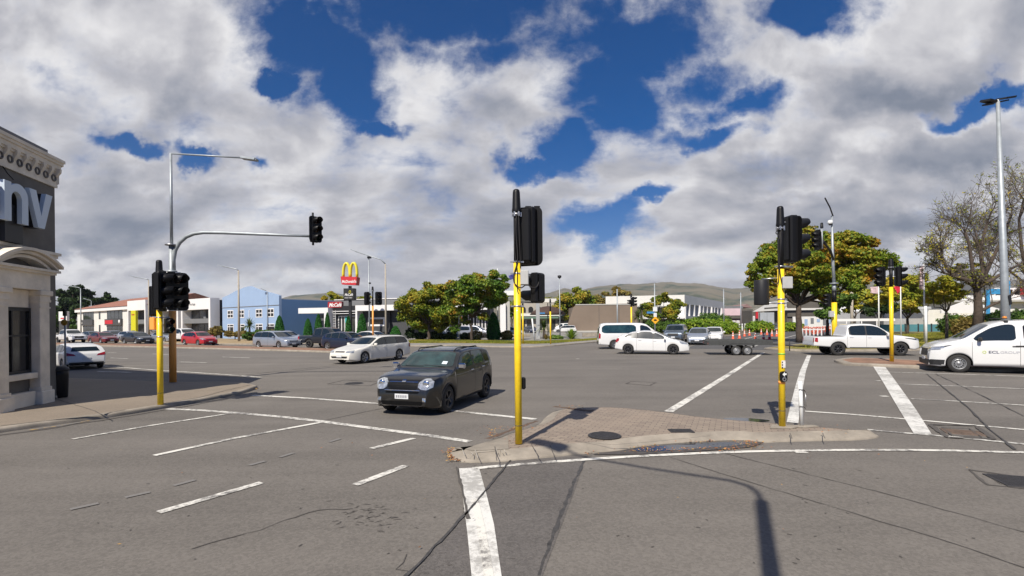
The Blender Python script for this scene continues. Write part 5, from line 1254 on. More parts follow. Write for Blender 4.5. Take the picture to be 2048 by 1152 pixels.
def left_signal():
    k = 82.5; px0 = 321; r = signal_pole('traffic_signal', 'yellow signal pole crowded with black lamp boards on the left corner footpath', px0, 809, .10, 2.57, 3.54, .065)
    X = lambda px: (px - px0) / k; Zz = lambda py: (809 - py) / k
    head(r, (X(350), .15, Zz(580)), 1.28, 3, True, .60, .95, white_rim=True, lbl='lamp board with a pale edge at its foot')
    head(r, (X(335), -.10, Zz(580)), 1.75, 3, True, .44, 1.0)
    head(r, (X(341), .0, Zz(650)), .95, 2, False, small=False, scale=.62)
    head(r, (X(306), .12, Zz(600)), PI + .5, 3, False, small=True, scale=.82)
    m = MB(); m.box((X(302), -.04, Zz(658)), (X(312), .10, Zz(633)), 0, .01); m.build('control_box', M_TAN, r)
    bracket(r, (0, 0, Zz(542)), (X(356), .15, Zz(542))); bracket(r, (0, 0, Zz(616)), (X(350), .15, Zz(616))); bracket(r, (0, 0, Zz(633)), (X(341), .0, Zz(633)), .014)
    for y in (617, 633, 672): strap(r, Zz(y), .065)
    cable(r, [(X(304), .0, Zz(630)), (X(301), .0, Zz(650)), (X(306), 0, Zz(662)), (X(316), 0, Zz(660))])
left_signal()

# mast-arm pole: brown-painted sleeve, grey mast, lamp outreach and a curved signal arm
def mast():
    p = G(346, 770, .0); k = 990 / p.y; Y0 = p.y; root = thing('signal_mast', 'tall grey mast with a curved signal arm and lamp rising from an orange-brown sleeve', 'mast', (p.x, p.y, 0), 0)
    X = lambda px: (px - 346) / k; Zz = lambda py: (770 - py) / k
    m = MB(); m.tube([(0, 0, 0), (0, 0, Zz(618))], .108, 22); m.build('base_sleeve', M_TAN, root)
    m = MB(); m.tube([(0, 0, Zz(618)), (0, 0, Zz(490))], [.10, .085], 18); m.tube([(0, 0, Zz(490)), (0, 0, Zz(307))], [.05, .042], 16); m.tube([(0, 0, Zz(545)), (0, 0, Zz(541))], .16, 18); m.build('mast_tube', M_GALV, root)
    m = MB(); m.tube([(0, 0, Zz(491)), (0, 0, Zz(489))], .2, 18); m.build('collar', M_STRAP, root)
    m = MB(); m.tube([(0, 0, Zz(307)), (X(490), 0, Zz(317))], .028, 10); m.build('lamp_arm', M_GALV, root)
    m = MB(); m.obox((X(503), 0, Zz(319)), (.24, 0, -.035), (0, .13, 0), (.01, 0, .035)); m.obox((X(512), 0, Zz(320)), (.12, 0, -.04), (0, .10, 0), (.008, 0, .02)); m.build('lamp_head', M_GALV, root)
    pts = [(X(349), 0, Zz(540)), (X(349), 0, Zz(520)), (X(353), 0, Zz(500)), (X(362), 0, Zz(485)), (X(375), 0, Zz(474)), (X(390), 0, Zz(468)), (X(410), 0, Zz(465.5)), (X(450), 0, Zz(466.5)), (X(540), 0, Zz(471)), (X(624), 0, Zz(475))]
    m = MB(); m.tube(pts, [.075, .07, .068, .066, .064, .062, .06, .057, .05, .045], 14); m.build('signal_arm', M_GALV, root)
    m = MB(); m.tube([(X(628.5), .02, Zz(493)), (X(628.5), .02, Zz(428))], .035, 12); m.build('head_post', M_SDRK, root)
    head(root, (X(636), -.06, Zz(462)), .98, 3, True, .50, .90, scale=.98)
mast()
# lamp column close behind the viewer: its shadow crosses the near road
def lamp_behind():
    t = .905; sh = Vector((math.sin(SUN_AZ), math.cos(SUN_AZ), 0)) / math.tan(SUN_EL)
    def up(px, py, z): g = G(px, py); return Vector((g.x, g.y, 0)) - sh * z + Vector((0, 0, z))
    b = up(1523, 1003, 7.3); base = Vector((b.x, b.y, 0)); root = thing('street_lamp', 'lamp column close behind the viewer whose shadow curves over the near road', 'street lamp', base, 0)
    m = MB(); m.tube([(0, 0, 0), (0, 0, 7.3)], [.085, .07], 18); m.build('pole', M_GALV, root)
    pts = [up(1523, 1003, 7.3), up(1515, 985, 7.55), up(1497, 972, 7.75), (up(1460, 961, 7.95)), up(1400, 952, 8.1), up(1300, 937, 8.3), up(1200, 920, 8.45), up(1130, 905, 8.5)]
    m = MB(); m.tube([q - base for q in pts], [.034, .033, .032, .031, .03, .03, .028, .026], 10); m.build('lamp_arm', M_GALV, root)
    e = pts[-1] - base; d = (pts[-1] - pts[-2]).normalized(); s_ = d.cross(Vector((0, 0, 1))).normalized()
    m = MB(); m.obox(e + d * .3, d * .33, s_ * .13, d.cross(s_) * .05); m.build('lamp_head', M_GALV, root)
lamp_behind()

# far signals
def far_signal(name, label, px, Yd, z0, ytop, stop, heads, r=.06, ym=None, base=None):
    p = XG(px, Yd); p.z = z0; k = 990 / Yd; hz = lambda py: HZ(px, py, Yd) - z0
    root = signal_pole(name, label, 0, 0, z0, hz(ytop), hz(stop), r, .34, None, ym, loc=p)
    for (hx, hy, yaw, n, bd, scl) in heads: head(root, ((hx - px) / k, -.02, hz(hy)), yaw, n, bd, .48, .95, scale=scl); bracket(root, (0, 0, hz(hy)), ((hx - px) / k, .0, hz(hy)), .02)
    return root
far_signal('traffic_signal', 'ochre signal pole standing behind the white station wagon with two lamp boards', 746, 44, .12, 612, 573, [(735, 597, PI - .5, 3, True, 1.25), (758, 597, .35, 3, True, 1.25)], .075, M_TAN)
far_signal('traffic_signal', 'yellow signal pole on the splitter island between the white pickup and the white van', 1783, G(1783, 723, .12).y, .12, 574, 518, [(1761, 553, -PI / 2 + .1, 3, True, .92), (1801, 553, PI / 2 - .35, 3, True, .98)], .08)
far_signal('traffic_signal', 'slim yellow signal pole on the grass verge under a brown parasol', 1101, G(1100, 688, .12).y, .12, 623, 598, [], .07)
far_signal('traffic_signal', 'yellow signal pole showing above the roof of the white minibus', 1263, 52, .12, 614, 588, [(1269, 603, PI / 2 - .3, 3, True, 1.1), (1259, 604, -PI / 2, 2, False, .8)], .085)
pp = XG(1046, 46); r_ = thing('marker_post', 'thin yellow post just right of the near signal pole on the far verge', 'post', (pp.x, pp.y, .12)); m = MB(); m.tube([(0, 0, 0), (0, 0, HZ(1046, 615, 46) - .12)], .07, 12); m.build('pole', M_YEL, r_)
m = MB(); m.tube([(0, 0, HZ(1046, 615, 46) - .12), (0, 0, HZ(1046, 603, 46) - .12)], .075, 12); m.build('pole_cap', M_SBLK, r_)
# mast with camera behind the white pickup
def mast2():
    Yd = 32; px0 = 1669; p = XG(px0, Yd); k = 990 / Yd; root = thing('signal_mast', 'grey camera mast with a yellow base and a signal arm before the big leafy tree', 'mast', (p.x, p.y, .12), 0)
    hz = lambda py: HZ(px0, py, Yd) - .12; X = lambda px: (px - px0) / k
    m = MB(); m.tube([(0, 0, 0), (0, 0, hz(605))], .155, 18); m.build('base_sleeve', M_YEL, root)
    m = MB(); m.tube([(0, 0, hz(605)), (0, 0, hz(582))], .13, 18); m.build('sleeve', M_SBLK, root)
    m = MB(); m.tube([(0, 0, hz(582)), (0, 0, hz(568))], .12, 16); m.tube([(0, 0, hz(568)), (0, 0, hz(566))], .25, 16); m.tube([(0, 0, hz(566)), (X(1667), 0, hz(520)), (X(1666), 0, hz(432))], [.10, .085, .06], 14); m.build('mast_tube', M_GALV, root)
    def W_(px, py, dy): q = AT(px, py, Yd + dy); return (q.x - p.x, dy, q.z - .12)
    m = MB(); m.tube([W_(1666, 432, 0), W_(1660, 415, -.5), W_(1650, 396, -1.3)], .04, 8); m.build('lamp_arm', M_SDRK, root)
    m = MB(); m.tube([W_(1667, 520, 0), W_(1661, 502, -.6), W_(1652, 490, -1.6), W_(1646, 482, -2.4)], .07, 10); m.build('signal_arm', M_SDRK, root)
    m = MB(); m.tube([W_(1644.5, 498, -2.45), W_(1643.5, 456, -2.45)], .05, 10); m.build('head_post', M_GALV, root)
    m = MB(); m.lathe([(.09, 0), (.07, .3), (.001, .33)], c=W_(1643.5, 456, -2.45), n=12); m.build('pole_cap', M_SBLK, root)
    head(root, W_(1634, 480, -2.5), -PI / 2 + .1, 3, True, .5, 1.1, scale=1.1)
    m = MB(); m.lathe([(.001, .28), (.12, .25), (.16, .12), (.16, .06), (.10, 0)], c=(X(1660.5), -.1, hz(449)), n=16); m.build('camera_dome', M_WPOST, root)
    m = MB(); m.lathe([(.001, -.08), (.08, -.05), (.10, .0)], c=(X(1660.5), -.1, hz(449)), n=14); m.build('camera_lens', M_SBLK, root)
    m = MB(); m.box((X(1655), -.25, hz(634)), (X(1664), -.10, hz(622)), 0, .01); m.build('control_box', M_LGREY, root)
    head(root, (X(1655), -.0, hz(600)), -PI / 2, 3, False, scale=.9)
mast2()

# street lamps
def lamp(label, px, Yd, ytop, arm_px, arm_py, r=.10, m_=None, z0=0.0, low=None, elbow=None, group='street lamps beyond the crossing', armY=0.0):
    p = XG(px, Yd); k = 990 / Yd; root = thing('street_lamp', label, 'street lamp', (p.x, p.y, z0), 0, group); mm = m_ or M_GALV
    hz = lambda py: HZ(px, py, Yd) - z0; X = lambda q: (q - px) / k
    m = MB()
    m.tube([(0, 0, 0), (0, 0, hz(ytop))], [r, r * .5], 14); m.build('pole', mm, root)
    if arm_px is not None:
        ex, ez = X(arm_px), hz(arm_py); m = MB(); m.tube([(0, 0, hz(ytop)), (ex * .15, armY * .15, hz(ytop) + (ez - hz(ytop)) * .35), (ex, armY, ez)], r * .45, 8); m.build('lamp_arm', M_GALV, root)
        d = Vector((ex, armY, ez - hz(ytop))).normalized(); s_ = d.cross(Vector((0, 0, 1))).normalized(); m = MB(); m.obox(Vector((ex, armY, ez)) + d * .25, d * .34, s_ * .14, Vector((0, 0, .05))); m.build('lamp_head', M_GALV, root)
    return root
lamp('concrete lamp pole in front of the left end of the blue building, arm reaching left', 478, 62, 541, 446, 532, .16, M_CONCP)
lamp('lamp pole with a left arm before the dark leafy tree at far left', 162, 88, 577, 135, 571, .12, M_GALV)
lamp('lamp pole in front of the white shops whose long arm reaches left', 298, 72, 560, 267, 553, .15, M_CONCP)
lamp('lamp pole right of the restaurant sign with a long arm over the camera pole', 772, 56, 528, 712, 502, .14, M_CONCP)
lamp('small lamp pole standing by the windows of the blue building', 535, 74, 583, 531, 581, .08)
lamp('small far lamp with a short arm above the dark tree at far left', 183, 130, 602, 172, 598, .10)
def camera_pole():
    Yd = 60; p = XG(739, Yd); hz = lambda py: HZ(739, py, Yd); root = thing('camera_pole', 'slim grey camera pole between the restaurant sign and the long-armed street lamp', 'pole', (p.x, p.y, 0))
    m = MB(); m.tube([(0, 0, 0), (0, 0, hz(517))], [.11, .07], 12); m.build('pole', M_GALV, root)
    m = MB(); m.box((-.15, -.2, hz(517)), (.30, .1, hz(513)), 0, .02); m.build('camera_housing', M_SBLK, root)
    m = MB(); m.box((0, -.1, hz(568)), (.22, .05, hz(565)), 0, .01); m.build('camera_bracket', M_SBLK, root)
camera_pole()
for lab, px, Yd, yt, r in (('grey pole with a round top to the left of the brown wall', 1120, 62, 555, .08), ('plain grey pole in front of the brown wall above the minibus', 1235, 60, 578, .10), ('tall thin pole with speed signs in front of the cafe tree', 1310, 46, 567, .07),
                           ('tall pale pole at the end of the white office building', 1448, 100, 578, .12), ('thicker pale pole above the pink shop signs', 1482, 108, 585, .14)):
    p = XG(px, Yd); root = thing('street_pole', lab, 'pole', (p.x, p.y, 0), 0); h = HZ(px, yt, Yd); m = MB(); m.tube([(0, 0, 0), (0, 0, h)], [r, r * .7], 12); m.build('pole', M_GALV, root)
    if px == 1120: m = MB(); m.lathe([(.001, .3), (.22, .25), (.26, .05), (.1, -.1)], c=(0, 0, h), n=14); m.build('lamp_head', M_SDRK, root)
    if px == 1310:
        k = 990 / Yd; z = lambda py: HZ(px, py, Yd)
        for (y0, y1, w) in ((614, 623, .2), (626, 634, .15)): m = MB(); m.box((-w, -.12, z(y1)), (w, -.09, z(y0)), 0, .004); m.build('sign_plate', M_WPOST, root)
        m = MB(); c = z(640.5); m.prism([(-.36, c), (0, c + .36), (.36, c), (0, c - .36)], -.13, -.10, 'xz'); m.build('diamond_sign', mat('sign_amber', (.75, .38, .02), .45), root)
        m = MB(); m.box((-.14, -.135, c - .06), (.14, -.131, c + .02)); m.box((-.10, -.135, c + .02), (.10, -.131, c + .09)); m.build('sign_symbol', M_SBLK, root)
        m = MB(); m.box((-.75, -.05, z(627)), (-.02, .0, z(623)), 0, .004); m.build('street_name_sign', mat('sign_blue', (.05, .20, .42), .4), root)
# tall floodlight column right
def flood():
    Yd = 23; p = XG(2013.5, Yd); hz = lambda py: HZ(2008, py, Yd); root = thing('floodlight_column', 'very tall grey column with angled floodlights rising behind the white van', 'street lamp', (p.x, p.y, 0))
    k = 990 / Yd; X = lambda px: (px - 2013.5) / k; tx = X(2000)
    m = MB(); zt = hz(203); m.tube([(0, 0, 0), (tx * .28, 0, hz(560)), (tx, 0, zt)], [.19, .15, .075], 20); m.build('pole', M_GALV, root)
    m = MB(); m.tube([(tx - .35, -.1, zt - .03), (tx + .3, .1, zt + .05)], .03, 8); m.build('crossbar', M_GALV, root)
    for dx, dz, w in ((-.42, .02, .22), (.38, .16, .30)):
        m = MB(); m.obox((tx + dx, 0, zt + dz), (w, .05, .06 if dx > 0 else -.02), (-.05, .2, .05), (.01, -.02, .04)); m.build('floodlight', M_SDRK, root)
        m = MB(); m.obox((tx + dx * .8, .12, zt + dz - .10), (w * .7, .03, .05 if dx > 0 else .02), (-.03, .14, .03), (.0, -.01, .03)); m.build('floodlight', M_SDRK, root)
    m = MB(); m.lathe([(.04, 0), (.04, .08), (.001, .1)], c=(tx, 0, zt), n=12); m.build('sensor', M_WPOST, root)
    m = MB(); m.obox((-.02, -.19, hz(600)), (.06, 0, .02), (0, .01, 0), (-.03, 0, .22)); m.build('notice', M_SDRK, root)
flood()
# small bent white post with wires on the near island
def bent_post():
    p = G(1601, 852, .12); k = 990 / p.y; root = thing('island_post', 'short white post with loose wires beside the right-hand signal on the near island', 'post', (p.x, p.y, .12))
    m = MB(); m.tube([(.02, 0, 0), (0, 0, .80)], .035, 14); m.build('post', M_WPOST, root)
    for z in (.66, .36): cable(root, [(-.04, -.03, z), (.02, -.045, z - .01), (.06, -.02, z - .02), (.09, .0, z - .05)], .006)
    cable(root, [(.06, 0, .66), (.075, .02, .5), (.07, 0, .36)], .005); m = MB(); m.tube([(.095, 0, .58), (.10, 0, .34)], .007, 6); m.build('wire', M_STRAP, root)
    m = MB(); m.prism([(-.16, -.09), (.02, -.13), (.28, -.07), (.26, .03), (.05, .06), (-.12, .04)], -.004, .012); m.build('concrete_pad', M_CONC, root)
bent_post()
q = G(1564, 853, .12); m = MB(); m.prism([(-.28, -.12), (.10, -.16), (.26, -.06), (.2, .10), (-.1, .14)], -.004, .011); tag(m.build('signal_footing', M_CONC, None, (q.x, q.y, .12)), kind='structure')
# left: bin, thin sign pole, parking sign
def bin_():
    p = G(117, 795, .10); root = thing('rubbish_bin', 'black round litter bin against the corner building', 'bin', (p.x, p.y, .10))
    m = MB(); m.lathe([(.001, 0), (.19, 0), (.20, .04), (.22, .62), (.225, .70), (.19, .74)], n=24); m.build('bin_body', M_SBLK, root)
    m = MB(); m.lathe([(.22, .72), (.235, .74), (.23, .80), (.14, .86), (.001, .87)], n=24); m.build('lid', M_SDRK, root)
    m = MB(); m.box((-.06, -.25, .02), (.16, -.2, .08), 0, .01); m.build('foot_plate', M_STRAP, root)
bin_()
def side_sign():
    p = G(131, 757, .10); root = thing('sign_pole', 'thin grey pole with a round yellow sign beside the parked hatchback', 'sign', (p.x, p.y, .10)); z = lambda py: HZ(131, py, p.y) - .10
    m = MB(); m.tube([(0, 0, 0), (0, 0, z(618))], .03, 10); m.build('pole', M_GALV, root)
    m = MB(); m.lathe([(.001, -.04), (.12, -.04), (.12, -.03), (.001, -.03)], c=(0, 0, z(645)), axis='y', n=20); m.build('sign_disc', mat('sign_amber2', (.62, .33, .03), .5), root)
    m = MB(); m.box((-.04, -.06, z(632)), (.05, .04, z(618)), 0, .01); m.build('pole_top_box', M_SBLK, root)
side_sign()
# give way sign seen from behind
def giveway():
    Yd = 36; p = XG(1852, Yd); k = 990 / Yd; root = thing('give_way_sign', 'bare triangular sign back on a white pole between the pickup and the van', 'sign', (p.x, p.y, .12)); z = lambda py: HZ(1852, py, Yd) - .12
    m = MB(); m.tube([(0, 0, 0), (-.02, 0, z(612))], .085, 12); m.build('pole', M_WPOST, root)
    m = MB(); m.prism([(-.52, z(613)), (.48, z(613)), (-.02, z(634))], .09, .11, 'xz'); m.build('sign_plate', M_SIGNB, root)
    m = MB(); m.box((-.50, .06, z(617)), (.46, .088, z(615.5))); m.build('sign_rail', M_WPOST, root)
giveway()
# flags on poles
def flag(label, px, Yd, ytop, fl, mcol, r=.05, pole_m=None, wav=.12, z0=.12, second=None):
    p = XG(px, Yd); k = 990 / Yd; root = thing('flagpole', label, 'flagpole', (p.x, p.y, z0), 0); z = lambda py: HZ(px, py, Yd) - z0
    m = MB(); m.tube([(0, 0, 0), (0, 0, z(ytop))], [r, r * .7], 10); m.build('pole', pole_m or M_WPOST, root)
    if fl:
        (x0, y0), (x1, y1), (x2, y2), (x3, y3) = fl; n = 10; vs = []
        for i in range(n + 1):
            t = i / n
            for j in range(n + 1):
                w = j / n; a = ((x0 + (x1 - x0) * t) * (1 - w) + (x3 + (x2 - x3) * t) * w); b = ((y0 + (y1 - y0) * t) * (1 - w) + (y3 + (y2 - y3) * t) * w)
                vs.append(((a - px) / k, wav * math.sin(t * 9 + w * 3) * t, z(b)))
        fs = [(i * (n + 1) + j, (i + 1) * (n + 1) + j, (i + 1) * (n + 1) + j + 1, i * (n + 1) + j + 1) for i in range(n) for j in range(n)]
        m = MB(); m.add(vs, fs, 0, True); o = m.build('flag', mcol, root); sd = o.modifiers.new('thickness', 'SOLIDIFY'); sd.thickness = .01
    return root
M_FLB = mat('flag_blue', (.03, .035, .16), .7, var=.5, vscale=5, col2=(.05, .05, .25)); M_FLR = mat('flag_red', (.55, .02, .05), .7); M_FLP = mat('flag_pink_white', (.55, .42, .45), .7, var=.3, vscale=5)
flag('flagpole with a small blue flag just left of the near signal pole top', 1036, 60, 540, ((1034, 546), (1018, 551), (1021, 560), (1034, 555)), M_FLB)
flag('white flagpole without a flag in front of the right oak', 996, 58, 537, None, None, .07)
flag('flagpole with a red flag behind the splitter island signal', 1802, 40, 560, ((1801, 562), (1790, 575), (1794, 590), (1801, 583)), M_FLR, .05)
flag('flagpole with a tall pink-white banner above the give way sign', 1849, 41, 528, ((1848, 531), (1841, 534), (1838, 577), (1848, 580)), M_FLP, .07, wav=.05)
flag('flagpole with a faded pink flag left of the splitter island signal', 1758, 44, 570, ((1757, 573), (1742, 574), (1740, 586), (1757, 588)), M_FLP, .06)
# leaning white post and grey pylon left of the palm
p = XG(1069, 56); root = thing('leaning_post', 'leaning white post on the verge right of the near signal pole', 'post', (p.x, p.y, .12)); m = MB(); m.tube([(0, 0, 0), (-.27, 0, HZ(1065, 637, 56) - .12)], .085, 12); m.build('post', M_WPOST, root)
p = XG(1076, 60); root = thing('sign_pylon', 'grey square pylon with a small blue street name plate beside the palm', 'sign', (p.x, p.y, .12)); h = HZ(1076, 600, 60) - .12
m = MB(); m.box((-.22, -.12, 0), (.22, .22, h), 0, .01); m.build('pylon', M_SIGNB, root); m = MB(); m.box((.22, -.15, HZ(1076, 630, 60)), (.85, -.10, HZ(1076, 627, 60)), 0, .004); m.build('name_plate', MATS['sign_blue'], root)
# dark awning-like parasol beside the palm
p = XG(1096, 64); root = thing('parasol', 'dark brown arched parasol above the palm on the verge', 'parasol', (p.x, p.y, .12)); z = lambda py: HZ(1096, py, 64) - .12
m = MB(); m.tube([(0, 0, 0), (0, 0, z(606))], .06, 10); m.build('pole', M_SDRK, root)
m = MB(); prof = [(.02, z(612)), (.7, z(613.5)), (1.4, z(617.5)), (2.0, z(623)), (2.35, z(629)), (2.28, z(629.5)), (1.9, z(624.5)), (1.3, z(619.5)), (.02, z(614.5))]; m.lathe(prof, n=28); m.build('canopy', mat('parasol_brown', (.055, .03, .022), .8, var=.2, vscale=3), root)

# road cones and barriers in the side street
M_CONE = mat('cone_orange', (0.70, 0.10, 0.035), .5); M_CONER = mat('cone_red', (0.60, 0.01, 0.03), .5); M_REFL = mat('cone_white_band', (0.72, 0.72, 0.70), .4)
def cone_proto():
    r = thing('road_cone', 'x', 'road cone', (0, 0, 0), 0, 'road cones in the side street')
    m = MB(); m.box((-.19, -.19, 0), (.19, .19, .035), 0, .008); m.build('cone_base', M_CONE, r)
    m = MB(); m.lathe([(.15, .035), (.13, .07), (.098, .34), (.0975, .34), (.034, .86), (.030, .90), (.001, .90)], n=16); m.build('cone_body', M_CONE, r)
    for a, b in ((.36, .50), (.60, .72)):
        f = lambda z: .13 - (z - .07) * (.096 / .79) + .004
        m = MB(); m.lathe([(f(a), a), (f(b), b)], n=16); m.build('reflective_band', M_REFL, r)
    return r
proto = cone_proto()
cones = [(1466, 678.5, 'leftmost orange cone at the mouth of the side street'), (1479, 677, 'orange cone right beside the leftmost one, left of the white bollards'), (1489, 672.6, 'cone third from the left, behind the first pair'), (1499, 671, 'cone fourth from the left, behind the flat trailer'),
         (1522.6, 669, 'wide cone below the grey box truck'), (1534, 669.7, 'cone just right of the wide one under the box truck'), (1544, 672.6, 'cone left of the near yellow signal pole, second nearest to it'), (1553.5, 673, 'cone touching the left edge of the right-hand signal pole'),
         (1510.7, 679.6, 'pink-topped cone standing low right of the first four'), (1619, 656, 'cone at the left end of the far cluster behind the big tree trunk'), (1628, 657, 'cone second in the far cluster right of the big trunk'), (1636, 655, 'cone in the middle of the far cluster above the pickup tray'), (1645, 654, 'cone in the far cluster left of the camera mast'), (1655, 653, 'rightmost cone of the far cluster, against the camera mast')]
for i, (px, py, lab) in enumerate(cones):
    c = proto if i == 0 else copy_tree(proto); g = G(px, py) if py > 660 else XG(px, 70 + (i % 3) * 3); c.location = (g.x, g.y, .005); c['label'] = lab; c.rotation_euler = (0, 0, random.random())
# two squat red cones
for i, (px, py, lab) in enumerate(((1527, 680, 'short dark red cone behind the drawbar of the trailer'), (1539, 679, 'second dark red cone, nearer the right-hand signal pole'))):
    c = copy_tree(proto); g = G(px, py); c.location = (g.x, g.y, .005); c.scale = (1.3, 1.3, .85); c['label'] = lab
    for ch_ in c.children:
        if ch_.name.startswith('cone'): ch_.data = ch_.data.copy(); ch_.data.materials[0] = M_CONER
def barrier(px, Yd, n, lab, dx=1.6):
    p = XG(px, Yd); r = thing('road_barrier', lab, 'barrier', (p.x, p.y, 0), .5, 'red and white works barriers in the side street')
    m = MB()
    for z in (.25, .75): m.box((-dx / 2, -.05, z), (dx / 2, .05, z + .18), 0, .01)
    for x in (-dx / 2, 0, dx / 2 - .08): m.box((x, -.04, 0), (x + .08, .04, 1.0))
    m.build('barrier_frame', M_CONE, r)
    m = MB()
    for i in range(4): m.box((-dx / 2 + .1 + i * .4, -.056, .78), (-dx / 2 + .26 + i * .4, -.052, .90))
    m.build('reflective_band', M_REFL, r)
for i, (px, Yd) in enumerate(((1616, 78), (1625, 74), (1633, 82), (1641, 80), (1650, 86), (1612, 90), (1658, 90))): barrier(px, Yd, 0, ['works barrier at the left foot of the far cone cluster', 'works barrier in front of the far cluster, nearest to the viewer', 'works barrier behind the middle of the far cluster', 'works barrier right of the middle of the far cluster', 'works barrier near the camera mast', 'farthest works barrier on the left, beside the tree trunk', 'farthest works barrier on the right, behind the camera mast'][i])
# white bollards by the garden bed
bo = thing('bollard', 'row member', 'bollard', (0, 0, 0), 0, 'white bollards by the side street garden'); m = MB(); m.lathe([(.11, 0), (.11, 1.15), (.07, 1.22), (.001, 1.23)], n=14); m.build('post', M_WPOST, bo); m = MB(); m.lathe([(.115, .9), (.115, 1.0)], n=14); m.build('reflective_band', M_SIGNB, bo)
bl = ['leftmost white bollard of the row by the hedge', 'second white bollard from the left of the hedge row', 'third white bollard from the left by the hedge', 'middle white bollard of the hedge row', 'white bollard just right of the middle one', 'second white bollard from the right of the hedge row', 'rightmost white bollard of the hedge row']
for i, px in enumerate((1467.5, 1474, 1479, 1484.5, 1490, 1494.5, 1500)):
    c = bo if i == 0 else copy_tree(bo); g = XG(px, 92 + i * 3); c.location = (g.x, g.y, .1); c['label'] = bl[i]; c.scale = (1.1, 1.1, 1.15)
# slender white posts on the far verge
for px, Yd, yt, lab in ((886, 60, 672, 'stubby white post on the grass left of the oak trunk'), (918, 56, 622, 'thin white sign post between the two oaks'), (955, 66, 661, 'short white post at the car park edge below the right oak')):
    p = XG(px, Yd); h = HZ(px, yt, Yd) - .12; r = thing('verge_post', lab, 'post', (p.x, p.y, .12)); m = MB(); m.tube([(0, 0, 0), (0, 0, h)], .05 if px == 918 else .09, 10); m.build('post', M_WPOST, r); m = MB(); m.box((-.09, -.07, h), (.09, .07, h + .05), 0, .01); m.build('post_cap', M_WPOST, r)
    if px == 918: m = MB(); m.box((.05, -.02, h - .02), (.85, .02, h + .03)); m.build('sign_arm', M_WPOST, r)
# ------------------------------------------------------------------ buildings
M_CREAM = mat('cream_render', (0.72, 0.645, 0.53), .8, var=.20, vscale=1.8, bump=.15, bscale=40); M_DKGREY = mat('dark_grey_render', (0.14, 0.13, 0.117), .85, var=.28, vscale=1.1, bump=.15)
M_CAPM = mat('parapet_metal', (0.11, 0.11, 0.12), .5, .3); M_DKWIN = mat('dark_window', (0.012, 0.013, 0.015), .12, spec=.7, var=.5, vscale=.6); M_FRAMEB = mat('black_frame', (0.015, 0.015, 0.016), .5)
M_LETT = mat('letter_face', (0.56, 0.64, 0.72), .5); M_WHR = mat('white_render', (0.64, 0.63, 0.59), .8, var=.08, vscale=.6, bump=.1); M_TILE = mat('red_roof_tile', (0.27, 0.115, 0.075), .85, var=.3, vscale=1.2, bump=.4, bscale=6)
M_GREYW = mat('grey_wall', (0.16, 0.165, 0.17), .8, var=.08, vscale=.5); M_DGW = mat('charcoal_wall', (0.055, 0.057, 0.06), .8, var=.1, vscale=.5); M_BLUEL = mat('light_blue_wall', (0.27, 0.37, 0.53), .85, var=.05, vscale=.4)
M_BLUED = mat('blue_wall_shaded', (0.11, 0.21, 0.37), .85, var=.06, vscale=.3); M_WHF = mat('white_fascia', (0.70, 0.69, 0.68), .6, var=.04, vscale=.6); M_SHOPG = mat('shop_glass', (0.03, 0.034, 0.036), .08, spec=.8, var=.7, vscale=.7)  # M_BLUED: the light blue wall darkened, side shade put into the colour
M_BROWNW = mat('brown_wall', (0.20, 0.155, 0.118), .9, var=.10, vscale=.25, bump=.1); M_BEIGE = mat('beige_wall', (0.36, 0.33, 0.28), .85, var=.08, vscale=.4); M_PINKS = mat('pink_sign_board', (0.60, 0.45, 0.47), .7, var=.08, vscale=1)
M_REDS = mat('shop_sign_red', (0.50, 0.02, 0.03), .5); M_YELS = mat('yellow_pylon', (0.55, 0.52, 0.01), .5, var=.05, vscale=2); M_GOLD = mat('arch_yellow', (0.72, 0.62, 0.04), .35, coat=.3); M_REDD = mat('sign_dark_red', (0.30, 0.018, 0.025), .45)
M_LROOF = mat('light_roof', (0.42, 0.41, 0.38), .7, var=.1, vscale=.3); M_DROOF = mat('dark_roof', (0.10, 0.09, 0.075), .8, var=.15, vscale=.4); M_PINKW = mat('dusky_pink_wall', (0.22, 0.14, 0.13), .85, var=.15, vscale=.4); M_TEALF = mat('teal_fence_paint', (0.05, 0.17, 0.20), .7, var=.2, vscale=.5)

def frame_at(a, b):
    """root location and rotation so that local x runs from a to b (as seen, left to right), local y away from the viewer"""
    a = Vector(a[:2]); b = Vector(b[:2]); d = b - a; return (a.x, a.y, 0), math.atan2(d.y, d.x), d.length
def window(root, x0, x1, z0, z1, y=0.0, fr=M_WHF, gl=M_DKWIN, w=.08, mull=(), trans=(), depth=.10, name='window'):
    """window: frame child of the building, glass a child of the frame"""
    m = MB(); yo = y - .04
    m.box((x0, yo, z0), (x0 + w, y + depth, z1)); m.box((x1 - w, yo, z0), (x1, y + depth, z1)); m.box((x0 + w, yo, z0), (x1 - w, y + depth, z0 + w)); m.box((x0 + w, yo, z1 - w), (x1 - w, y + depth, z1))
    for t in mull: xx = x0 + (x1 - x0) * t; m.box((xx - w / 2, yo + .005, z0 + w), (xx + w / 2, y + depth, z1 - w))
    for t in trans: zz = z0 + (z1 - z0) * t; m.box((x0 + w, yo + .008, zz - w / 2), (x1 - w, y + depth, zz + w / 2))
    o = m.build(name, fr, root)
    g = MB(); g.box((x0 + .01, y - .012, z0 + .01), (x1 - .01, y + .02, z1 - .01)); g.build('pane', gl, o); return o
def part(root, name, m_, *boxes, ch=0.0, label=None):
    m = MB()
    for a, b in boxes: m.box(a, b, 0, ch)
    o = m.build(name, m_, root)
    if label: o['label'] = label
    return o

